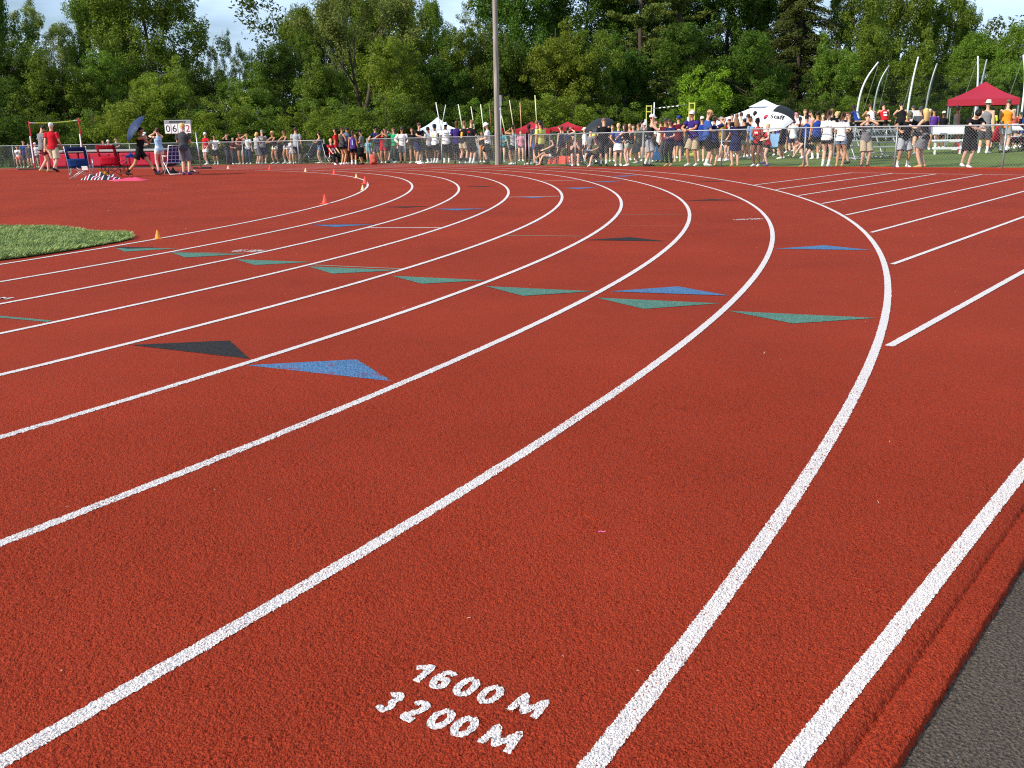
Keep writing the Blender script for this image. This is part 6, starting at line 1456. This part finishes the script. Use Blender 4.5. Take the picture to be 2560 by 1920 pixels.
# ------------------------------------------------------------------ who stands where: columns are image x, head row, foot row, place, facing, pose, build, (skin, hair, colour), top, bottom, shoes, label, hat, extras
FG = 'people in the high-jump area'; BK = 'people on the lawn behind the fence'
rows = [
 # far left
 (50, 364, 414, 'f', 'c', 'stand2', 'f', 'psl', 'tee:white', 'shorts:coral', 'white', 'small boy in white tee and coral shorts behind the far left fence', None, [('dgrey', False, .2, .34, .06)]),
 (65, 352, 416, 'f', 'cr', 'side', 'm', 'psl', 'tee:blue', 'long_shorts:dgrey', 'white', 'boy in bright blue tee beside the far left fence post'),
 (79, 357, 414, 'f', 'c', 'stand', 'm', 'psb', 'tee:dgrey', 'shorts:dgrey', 'black', 'boy in dark clothes half hidden by the left high-jump upright'),
 (95, 356, 414, 'f', 'c', 'hips', 'm', 'psl', 'tee:white', 'shorts:dgrey', 'white', 'person in white tee behind the fence, left of the man in grey', 'cap:white'),
 (114, 313, 431, 'g', 'ar', 'walkdown', 'm', 'pmk', 'tee:grey', 'shorts:maroon', 'tan', 'man in grey tee and maroon shorts looking down beside the red mat', None, [], FG),
 (140, 306, 431, 'g', 'a', 'walk', 'm', 'pcw', 'polo:red', 'long_shorts:beige', 'black', 'man in red polo, white cap and beige shorts walking away', 'cap:white', [], FG),
 (265, 350, 410, 'f', 'c', 'lean', 'm', 'psb', 'tee:lgrey', 'shorts:dgrey', 'white', 'brown-haired person resting arms on the rail above the red mat'),
 (278, 349, 410, 'f', 'c', 'lean', 'm', 'psb', 'tee:white', 'shorts:dgrey', 'white', 'person in white tee and white cap at the rail behind the red mat', 'cap:white'),
 (298, 343, 410, 'f', 'c', 'lean', 'm', 'psk', 'tee:dgreen', 'shorts:black', 'white', 'black-haired person in dark top leaning on the rail above the red chair'),
 (356, 318, 441, 'g', 'r', 'stride', 'm', 'tck', 'tank:black', 'shorts:black', 'black:black', 'man in black striding right with his head hidden by a blue umbrella', None, [], FG),
 (374, 330, 408, 'f', 'cl', 'front', 'm', 'psk', 'tee:black', 'shorts:dgrey', 'white', 'person in black tee and pale cap behind the striding man', 'cap:white'),
 (404, 319, 431, 'g', 'al', 'face', 'f', 'lbb', 'tank:sky', 'short:cream', 'violet', 'woman in pale blue tank and cream shorts raising her hands to her face', None, [], FG),
 (466, 308, 437, 'g', 'a', 'front', 'm', 'pmy', 'polo:dgrey', 'long_shorts:grey', 'violet', 'person with curly fair hair in grey polo facing the performance board', None, [], FG),
 (519, 330, 406, 'f', 'cl', 'side', 'm', 'pck', 'polo:red', 'shorts:white', 'white:white', 'man in red polo and white shorts resting one arm on the rail', 'cap:white', ['sun']),
 (542, 337, 406, 'f', 'c', 'hips', 'm', 'tsk', 'tee:white', 'long_shorts:black', 'white:white', 'man in white tee with dark print and black shorts, hand on hip', None, [('black', False, .1, .17, .05)]),
 (572, 334, 405, 'f', 'cr', 'shade', 'f', 'ppb', 'tee:black', 'pants:dgrey', 'black', 'woman in black with dark trousers shading her eyes at the left rail'),
 (586, 344, 405, 'f', 'cr', 'front', 'f', 'tcg', 'tee:maroon', 'pants:dgrey', 'white', 'short grey-haired person stooping behind the woman in black'),
 (605, 330, 405, 'f', 'c', 'front', 'f', 'tLb', 'tank:maroon', 'short:black', 'white', 'woman in maroon tank and black shorts with hands held together'),
 (623, 333, 405, 'f', 'c', 'shade', 'f', 'pbl', 'tee:white', 'pants:jeans', 'white', 'woman in white tee and jeans shading her eyes', None, ['sun']),
 (645, 330, 404, 'f', 'ar', 'front', 'f', 'poy', 'tee:lgrey', 'long_shorts:grey', 'white', 'fair-haired woman in grey beside the grey-haired man'),
 (660, 324, 405, 'f', 'a', 'front', 'm', 'pcg', 'tee:grey', 'long_shorts:navy', 'white', 'grey-haired man in grey tee and navy shorts with his back to the track', None, [('beige', True, .33, .4, .09)]),
 (687, 327, 405, 'f', 'cl', 'lean', 'f', 'tby', 'tank:black', 'short:cream', 'white', 'woman in black tank and cream shorts, left one of two at the rail', None, ['sun']),
 (716, 325, 405, 'f', 'cl', 'lean', 'f', 'tbb', 'tank:black', 'short:white', 'white:white', 'dark-haired woman in black tank and white shorts, right one of two', None, ['sun']),
 (731, 345, 404, 'f', 'c', 'stand', 'm', 'psb', 'tee:white', 'shorts:lgrey', 'white', 'child in white tee half hidden beside the tall grey-shirted man'),
 (744, 318, 404, 'f', 'a', 'stand', 'm', 'psb', 'tee:lgrey', 'long_shorts:black', 'white', 'tall man in light grey tee and black shorts seen from behind'),
 (803, 330, 403, 'f', 'l', 'reach', 'f', 'pbk', 'tank:navy', 'short:denim', 'white', 'girl in navy top and denim shorts leaning left over the rail'),
 (834, 346, 406, 46., 'cr', 'sit', 'm', 'pcy', 'tee:red', 'pants:black', 'white', 'fair-haired person in red tee sitting in a camp chair at the fence gap', None, [('white', False, .22, .34, .06)]),
 (843, 320, 404, 48.4, 'l', 'stand', 'f', 'tbk', 'tee:red', 'shorts:black', 'black', 'dark-haired person in red tee behind the seated one', None),
 (858, 317, 406, 45.4, 'ar', 'front', 'f', 'tbb', 'tank:dgrey', 'short:black', 'white', 'woman in dark grey tank and black shorts standing at the fence gap'),
 (870, 318, 406, 45.8, 'ar', 'front', 'm', 'tmk', 'tee:navy', 'pants:brown', 'white', 'person with a grey-blue backpack and brown trousers at the gap'),
 (885, 326, 406, 45., 'a', 'stand', 'f', 'tpb', 'singlet:violet', 'shorts:black', 'white:white', 'runner in violet singlet and black shorts at the fence gap', None, [('sky', True, .1, .36, .03)]),
 (894, 333, 406, 46.4, 'l', 'face', 'f', 'tpk', 'tank:olive', 'leggings:black', 'black', 'woman in olive tank and black leggings with hands raised'),
 (907, 324, 405, 45.2, 'l', 'front', 'm', 'tck', 'tee:grey', 'long_shorts:black', 'black', 'man in grey tee and black cap looking left beside the fence end', 'cap:black'),
 (923, 345, 405, 'f', 'c', 'stand', 'f', 'psl', 'tee:teal', 'shorts:grey', 'white', 'small child in teal behind the fence end post'),
 (943, 315, 406, 'f', 'cl', 'lean', 'm', 'pck', 'polo:navy', 'long_shorts:dgrey', 'black', 'heavy man in navy polo and black cap leaning on the rail', 'cap:black'),
 (960, 325, 406, 'f', 'c', 'face', 'm', 'tsb', 'tee:red', 'shorts:red', 'white', 'person in red standing behind the woman with auburn hair'),
 (968, 321, 406, 'f', 'ar', 'face', 'f', 'pLr', 'tee:dgreen', 'shorts:black', 'black', 'auburn-haired woman in dark green raising both arms'),
 (988, 318, 407, 'f', 'cl', 'up', 'f', 'pLb', 'tee:green', 'leggings:dgreen', 'white', 'woman in bright green tee and dark leggings with one hand up', None, ['sun']),
 (1008, 317, 406, 'f', 'c', 'hips', 'm', 'tck', 'long:white', 'long_shorts:dgrey', 'black', 'man in white hoodie, dark cap and sunglasses', 'cap:dgrey', ['sun']),
 (1034, 319, 407, 'f', 'c', 'stand2', 'f', 'tbr', 'tee:black', 'shorts:olive', 'white', 'girl in black tee and olive shorts left of the tall boy'),
 (1050, 307, 408, 'f', 'cr', 'lean', 'm', 'pmb', 'tee:black', 'long_shorts:navy', 'white', 'tall boy with mop of brown hair in black tee at the rail', None, [('pink', False, .24, .36, .06)]),
 (1075, 317, 408, 'f', 'al', 'front', 'm', 'bmk', 'tee:lgrey', 'shorts:black', 'white:white', 'black-haired boy in light grey tee and black shorts before the white canopy'),
 (1089, 310, 408, 'f', 'ar', 'up', 'm', 'bmk', 'tee:white', 'shorts:black', 'white:white', 'boy in white tee with yellow print on the back pointing right', None, [('yellow', True, .22, .38, .055)]),
 (1117, 305, 409, 'f', 'a', 'stand', 'm', 'dck', 'tee:white', 'long_shorts:black', 'white:white', 'man in white tee with dark lettering on the back and white cap', 'capback:white', [('grey', True, .36, .385, .075), ('grey', True, .26, .29, .075)]),
 (1144, 302, 409, 'f', 'a', 'front', 'm', 'dsb', 'tee:purple', 'long_shorts:black', 'black', 'boy in purple tee and black shorts seen from behind'),
 (1162, 302, 410, 'f', 'ar', 'lean', 'm', 'pcl', 'tee:black', 'shorts:beige', 'white:black', 'boy in black tee with gold print and beige shorts', None, [('gold', True, .1, .36, .05)]),
 (1179, 300, 410, 'f', 'ar', 'front', 'm', 'pml', 'tee:black', 'long_shorts:black', 'white:white', 'boy in black tee with red and white print, bushy hair', None, [('red', True, .33, .4, .07)]),
 (1206, 329, 385, 47., 'c', 'hips', 'f', 'tbl', 'tank:black', 'short:orange', 'white', 'woman in black top and orange shorts far behind the white-hatted man', None, [], BK),
 (1221, 306, 410, 'f', 'l', 'front', 'm', 'pcg', 'tee:white', 'long_shorts:black', 'black:black', 'man in white tee and white bucket hat left of the wooden pole', 'bucket:white'),
 (1256, 321, 395, 46., 'c', 'front', 'f', 'lbb', 'tee:teal', 'short:black', 'white', 'girl in turquoise top and red cap on the lawn right of the pole', 'cap:red', [], BK),
 (1284, 312, 412, 'f', 'al', 'face', 'f', 'tpb', 'tank:lgrey', 'shorts:black', 'white', 'woman in grey tank and black shorts with arms raised, right of the pole', 'cap:black'),
 (1303, 326, 382, 50., 'c', 'stand', 'f', 'pLl', 'tee:pink', 'short:dgrey', 'white', 'girl in pink top far behind the fence', None, [], BK),
 (1323, 310, 412, 'f', 'al', 'stand', 'f', 'dbk', 'singlet:maroon', 'shorts:maroon', 'white', 'runner in maroon singlet left of the yellow shirt'),
 (1343, 300, 408, 38.8, 'a', 'stand', 'm', 'psl', 'tee:dgrey', 'shorts:blue', 'black', 'fair-haired boy hidden behind the yellow-shirted runner', None, [], BK),
 (1352, 301, 411, 'f', 'al', 'stand', 'm', 'tpk', 'tee:yellow', 'leggings:black', 'black', 'person in bright yellow tee with black hair seen from behind', None, [('gold', True, .16, .3, .05)]),
 (1374, 344, 411, 'f', 'l', 'sitlegs', 'f', 'pLk', 'tank:black', 'short:white', 'tan', 'girl in black top lounging in a maroon camp chair, legs up'),
 (1403, 315, 380, 45., 'al', 'shade', 'f', 'pbb', 'tank:navy', 'short:navy', 'white', 'girl in navy shading her eyes in front of the second red canopy', None, [], BK),
 (1419, 316, 380, 45., 'ar', 'shade', 'f', 'lpb', 'tank:navy', 'short:black', 'white', 'girl in navy and black with a raised elbow before the second red canopy', None, [], BK),
 (1433, 333, 405, 39.4, 'c', 'sithunch', 'm', 'psk', 'tee:yellow', 'shorts:black', 'white', 'person in yellow tee sitting behind the girl with hands on her face', None, [], BK),
 (1437, 347, 411, 'f', 'c', 'sitface', 'f', 'pbb', 'tank:brown', 'short:black', 'white', 'girl sitting with elbows on knees and hands on her face', None, ['sun']),
 (1462, 318, 385, 45., 'l', 'stand', 'm', 'psk', 'long:white', 'shorts:black', 'white', 'boy in white hoodie and white cap far behind the fence post', 'cap:white', [], BK),
 (1484, 344, 411, 'f', 'cl', 'sitlegs', 'm', 'pcr', 'tee:olive', 'long_shorts:jeans', 'white', 'man in olive tee sitting with legs stretched out left', None, ['sun']),
 (1476, 324, 408, 37.6, 'cl', 'side', 'f', 'pbk', 'tee:grey', 'shorts:denim', 'white', 'woman in grey tee stooping beside the seated man', None, [], BK),
 (1485, 313, 385, 44., 'c', 'stand', 'f', 'pol', 'tee:yellow', 'shorts:grey', 'white', 'child in pale yellow beside the black umbrella', None, [], BK),
 (1509, 294, 412, 'f', 'a', 'front', 'm', 'pcl', 'tee:black', 'long_shorts:dgrey', 'black:white', 'big close-cropped man in black tee and dark shorts seen from behind'),
 (1500, 298, 395, 40., 'al', 'stand', 'm', 'psb', 'tee:black', 'shorts:black', 'black', 'dark-haired person under the black umbrella', 'cap:dgrey', [], BK),
 (1545, 307, 412, 'f', 'c', 'hips', 'f', 'lby', 'tee:blue', 'skirt:white', 'white', 'girl in royal blue tee and white skirt'),
 (1562, 309, 412, 'f', 'al', 'leanback', 'f', 'lLb', 'tank:black', 'short:mint', 'white', 'girl in black tank and mint shorts bending over the rail'),
 (1582, 311, 385, 46., 'c', 'stand', 'f', 'psb', 'tank:black', 'short:black', 'white', 'girl in black on the lawn, left of the camouflage shirt', None, [], BK),
 (1595, 307, 394, 40., 'al', 'stand2', 'm', 'tcb', 'tee:camo', 'long_shorts:grey', 'lgrey', 'man in camouflage shirt and grey shorts', None, [], BK),
 (1609, 306, 385, 44., 'c', 'stand', 'm', 'pcg', 'tee:dgrey', 'shorts:dgrey', 'white', 'white-capped man in grey far behind the muscular man', 'cap:white', [], BK),
 (1626, 285, 412, 'f', 'r', 'lean', 'm', 'pcr', 'tank:black', 'long_shorts:lgrey', 'black:white', 'man in black tank, white cap and light grey shorts', 'cap:white'),
 (1637, 300, 385, 42., 'c', 'shade', 'f', 'pbb', 'tank:brown', 'shorts:black', 'white', 'woman shading her eyes behind the man in black tank', None, [], BK),
 (1650, 302, 386, 41., 'a', 'front', 'm', 'psb', 'tee:white', 'shorts:black', 'black', 'boy in white tee and black shorts carrying something blue', None, [], BK),
 (1662, 294, 386, 40., 'cl', 'stand', 'm', 'tcb', 'tee:maroon', 'pants:dgrey', 'black', 'man in dark cap and maroon behind the curly-haired woman', 'cap:dgrey', [], BK),
 (1674, 297, 413, 'f', 'cl', 'front', 'f', 'pob', 'tee:navy', 'leggings:black', 'tan', 'curly-haired woman in navy tee, sunglasses and black leggings', None, ['sun']),
 (1694, 288, 389, 39.5, 'a', 'stand', 'm', 'pcb', 'tee:maroon', 'shorts:navy', 'tan', 'boy in maroon tee and bright blue cap', 'cap:royal', [('white', True, .3, .34, .06)], BK),
 (1728, 275, 413, 'f', 'cl', 'lean', 'm', 'tcg', 'polo:purple', 'long_shorts:khaki', 'white', 'smiling man in purple polo, white cap and khaki shorts', 'cap:white', ['sun', ('white', False, .22, .33, .06)]),
 (1752, 290, 388, 39., 'a', 'stand', 'm', 'pcb', 'tee:royal', 'shorts:black', 'white', 'white-capped person behind the tall boy in blue', 'cap:white', [], BK),
 (1764, 274, 413, 'f', 'r', 'front', 'm', 'psl', 'tee:blue', 'long_shorts:black', 'white:white', 'tall boy in blue tee and tan cap looking right', 'cap:tan'),
 (1782, 290, 413, 'f', 'ar', 'shade', 'f', 'pbb', 'tee:navy', 'shorts:black', 'tan', 'girl in navy with camouflage cap and a raised arm', 'cap:camo'),
 (1799, 291, 390, 39., 'cr', 'stand', 'm', 'pcg', 'tee:gold', 'shorts:olive', 'white', 'bald man in gold top behind the fence', None, ['sun'], BK),
 (1806, 293, 390, 40., 'c', 'stand', 'm', 'pcl', 'tee:red', 'shorts:dgrey', 'white', 'man in dark red top next to the gold shirt', None, [], BK),
 (1819, 297, 390, 38.5, 'l', 'side', 'f', 'pbr', 'tank:black', 'shorts:brown', 'white', 'woman in black tank holding out her arm behind the fence post', None, [], BK),
 (1837, 292, 415, 'f', 'a', 'front', 'f', 'pLl', 'tee:navy', 'skirt:navy', 'tan', 'long-haired woman in navy with back to the track'),
 (1826, 284, 388, 43., 'c', 'stand', 'm', 'psk', 'tee:black', 'shorts:black', 'white', 'black-haired boy before the white canopy, leftmost of the row', None, [], BK),
 (1838, 283, 388, 44., 'a', 'stand', 'm', 'psl', 'tee:white', 'shorts:dgrey', 'white', 'light-haired boy before the white canopy, second of the row', None, [], BK),
 (1849, 280, 388, 44.5, 'a', 'stand', 'm', 'psb', 'tee:beige', 'shorts:black', 'white', 'brown-haired boy before the white canopy, third of the row', None, [], BK),
 (1866, 284, 390, 41., 'ar', 'stand', 'm', 'psb', 'singlet:black', 'shorts:grey', 'white', 'boy in black singlet and grey shorts before the canopy', None, [], BK),
 (1883, 277, 388, 43., 'a', 'stand', 'm', 'dck', 'tee:grey', 'shorts:black', 'white', 'dark-skinned man in grey tee left of the staff umbrella', None, [], BK),
 (1898, 276, 388, 44., 'c', 'stand', 'm', 'psb', 'tee:dgrey', 'shorts:black', 'white', 'man in grey cap just behind the staff umbrella', 'cap:grey', [], BK),
 (1879, 296, 389, 39., 'a', 'stand', 'm', 'psl', 'tee:lblue', 'shorts:khaki', 'white', 'boy in light blue tee and khaki shorts', None, [], BK),
 (1891, 294, 413, 'f', 'cl', 'front', 'f', 'bbk', 'singlet:red', 'short:black', 'white', 'girl in red singlet with white lettering under the umbrella edge', 'cap:black', [('white', False, .28, .35, .07)]),
 (1917, 309, 413, 'f', 'l', 'kneebent', 'f', 'lby', 'singlet:red', 'short:black', 'violet', 'fair girl in red singlet with one knee bent below the umbrella'),
 (1955, 297, 389, 38., 'al', 'up', 'f', 'tbb', 'singlet:navy', 'shorts:navy', 'white', 'runner in navy holding the staff umbrella, head hidden', None, [], BK),
 (1961, 278, 385, 43., 'cl', 'stand', 'm', 'pmb', 'tee:dgrey', 'shorts:black', 'white', 'brown-haired boy looking over the right edge of the staff umbrella', None, [], BK),
 (1980, 296, 380, 39.6, 'a', 'front', 'f', 'lor', 'tee:white', 'shorts:navy', 'white', 'woman in white tee and navy shorts right of the umbrella', None, [], BK),
 (1985, 281, 380, 44., 'l', 'stand', 'f', 'lpl', 'tank:pink', 'shorts:black', 'white', 'person in pale pink cap behind the white tee', 'cap:pink', [], BK),
 (2007, 272, 385, 43., 'c', 'stand', 'm', 'psl', 'tank:white', 'shorts:black', 'white', 'boy in white tank behind the blue singlets', None, [], BK),
 (2011, 287, 392, 37.2, 'a', 'stand', 'm', 'psk', 'singlet:royal', 'shorts:black', 'white', 'boy in royal blue singlet, left one of two', None, [], BK),
 (2026, 275, 388, 41., 'l', 'front', 'm', 'psb', 'tank:pink', 'shorts:black', 'white', 'boy in pink tank turned left behind the blue singlets', None, [], BK),
 (2038, 277, 395, 36.3, 'a', 'stand', 'm', 'tsk', 'singlet:royal', 'shorts:black', 'white:white', 'taller boy in royal blue and black singlet, right one of two', None, [], BK),
 (2012, 345, 417, 'f', 'l', 'bend', 'f', 'lbb', 'tank:black', 'short:black', 'tan', 'girl in black bending down behind the fence'),
 (2052, 283, 388, 42., 'c', 'stand', 'f', 'lLl', 'tee:lgrey', 'shorts:black', 'white', 'fair person in light grey behind the ponytailed girl', None, [], BK),
 (2063, 275, 418, 'f', 'ar', 'front', 'f', 'lpb', 'tee:white', 'short:black', 'white:white', 'girl with brown ponytail in white tee and black shorts', None, [('lgrey', True, .34, .37, .06)]),
 (2073, 271, 390, 38., 'a', 'stand', 'm', 'pcl', 'tee:black', 'pants:black', 'black', 'balding man in black between the two girls in white', None, [], BK),
 (2087, 278, 388, 38.5, 'l', 'stand', 'f', 'lby', 'tee:white', 'pants:black', 'white', 'fair-haired woman in white behind the girl in denim shorts', None, [], BK),
 (2098, 279, 418, 'f', 'ar', 'front', 'f', 'tpb', 'tee:white', 'short:denim', 'tan', 'dark-haired girl in white tee and denim shorts'),
 (2118, 280, 414, 32.4, 'l', 'kneebent', 'f', 'pbb', 'tee:black', 'long_shorts:black', 'black', 'woman in black tee and sunglasses behind the green logo tee', None, ['sun'], BK),
 (2160, 285, 417, 'f', 'c', 'face', 'm', 'psb', 'tee:grey', 'long_shorts:khaki', 'black', 'boy in grey tee with green logo holding his hands over his eyes', None, [('mint', False, .22, .36, .075)]),
 (2258, 278, 420, 'f', 'c', 'leanwide', 'm', 'tck', 'tee:black', 'long_shorts:lgrey', 'white:white', 'man in black tee and camouflage cap with both arms spread on the rail', 'cap:camo'),
 (2305, 270, 421, 'f', 'al', 'reach', 'f', 'pLy', 'tank:black', 'skirt:grey', 'tan', 'woman with long blond hair, black tank and grey skirt'),
 (2293, 265, 390, 36., 'cl', 'stand', 'm', 'pcb', 'tee:dgrey', 'shorts:black', 'white', 'man in dark cap behind the blond woman', 'cap:dgrey', [], BK),
 (2327, 270, 385, 40., 'c', 'stand', 'm', 'tck', 'tee:violet', 'shorts:black', 'white', 'person in violet behind the bench', 'cap:black', [], BK),
 (2352, 277, 385, 41., 'a', 'stand', 'm', 'bck', 'tee:black', 'shorts:black', 'white', 'person in black tee and white cap left of the big canopy', 'cap:white', [], BK),
 (2384, 263, 380, 38.5, 'r', 'stand', 'm', 'dsk', 'tank:dgrey', 'shorts:black', 'white', 'dark-skinned man in grey tank under the big red canopy', None, [], BK),
 (2422, 274, 423, 'f', 'c', 'leandown', 'm', 'lmk', 'tee:black', 'long_shorts:black', 'white', 'boy in black tee with lowered head and folded arms on the rail', None, [('cream', False, .3, .34, .06)]),
 (2456, 250, 372, 35., 'ar', 'stand2', 'm', 'pcg', 'tank:grey', 'long_shorts:dgrey', 'white:white', 'man in straw hat, grey tank and dark shorts', 'straw:cream', [], BK),
 (2470, 268, 372, 38.5, 'c', 'stand', 'm', 'pcb', 'tee:neon', 'shorts:navy', 'black', 'person in neon yellow behind the straw-hatted man', 'cap:black', [], BK),
 (2507, 248, 370, 35.2, 'ar', 'front', 'm', 'pcb', 'tank:orange', 'shorts:lgrey', 'black:white', 'man in orange tank, dark cap and pale shorts', 'cap:camo', [], BK),
 (2525, 272, 372, 38.5, 'c', 'stand', 'm', 'pcw', 'tee:coral', 'shorts:dgrey', 'white', 'white-haired person in coral next to the orange tank', None, [], BK),
 (2542, 279, 375, 40., 'c', 'hips', 'm', 'tck', 'tee:black', 'shorts:black', 'white', 'man in black tee and sunglasses under the canopy edge', 'cap:dgrey', ['sun'], BK),
 (2558, 276, 375, 39., 'l', 'stand', 'm', 'psl', 'tee:royal', 'shorts:royal', 'white', 'person in royal blue at the right edge of the picture', None, [], BK),
 (2275, 263, 300, 46., 'c', 'stand', 'm', 'psb', 'tee:neon', 'shorts:black', 'white', 'person in neon green far behind the white board', 'cap:dgrey', [], BK),
 # more of the crowd between the camouflage shirt and the ponytail
 (1530, 312, 388, 45., 'c', 'stand', 'f', 'pbl', 'tank:brown', 'shorts:black', 'white', 'girl in brown far left of the royal blue tee', None, [], BK),
 (1573, 309, 386, 48., 'cl', 'stand', 'f', 'poy', 'tee:coral', 'shorts:black', 'white', 'fair-haired woman in coral behind the girl bending over the rail', None, [], BK),
 (1604, 300, 384, 49., 'a', 'stand', 'm', 'psk', 'tee:grey', 'shorts:black', 'white', 'black-haired man in grey far behind the camouflage shirt', None, [], BK),
 (1686, 304, 384, 46., 'c', 'stand', 'f', 'pLb', 'tee:purple', 'shorts:black', 'white', 'woman in purple behind the bright blue cap', None, [], BK),
 (1712, 302, 384, 45., 'a', 'stand', 'm', 'psb', 'tee:dgrey', 'pants:jeans', 'white', 'man in dark grey and jeans left of the purple polo', None, [], BK),
 (1858, 296, 390, 40.5, 'a', 'stand', 'm', 'tsk', 'tee:black', 'shorts:lgrey', 'white', 'boy in black tee and pale grey shorts beside the long-haired woman', None, [], BK),
 (1872, 290, 388, 42., 'c', 'stand', 'f', 'bbk', 'tank:black', 'shorts:maroon', 'white', 'girl in black tank and maroon shorts left of the umbrella', None, [], BK),
 (1940, 300, 388, 41., 'a', 'stand', 'f', 'pbr', 'tee:violet', 'shorts:black', 'white', 'girl in violet tee partly under the umbrella', None, [], BK),
 (1996, 292, 386, 42., 'a', 'stand', 'f', 'tpk', 'tank:black', 'shorts:black', 'white', 'girl in black between the white tee and the blue singlet', None, [], BK),
 (2108, 280, 388, 41., 'c', 'stand', 'm', 'psl', 'tee:navy', 'shorts:black', 'white', 'boy in navy far behind the denim shorts', None, [], BK),
 (2317, 272, 386, 42., 'a', 'stand', 'f', 'pby', 'tee:white', 'shorts:black', 'white', 'person in white behind the blond woman', 'cap:white', [], BK),
]
for r_ in rows:
    r_ = list(r_) + [None] * (15 - len(r_)); 
    person(r_[0], r_[1], r_[2], r_[3], r_[4], r_[5], r_[6], r_[7], r_[8], r_[9], r_[10], r_[11], r_[12], tuple(r_[13] or ()), r_[14] or 'spectators along the fence')
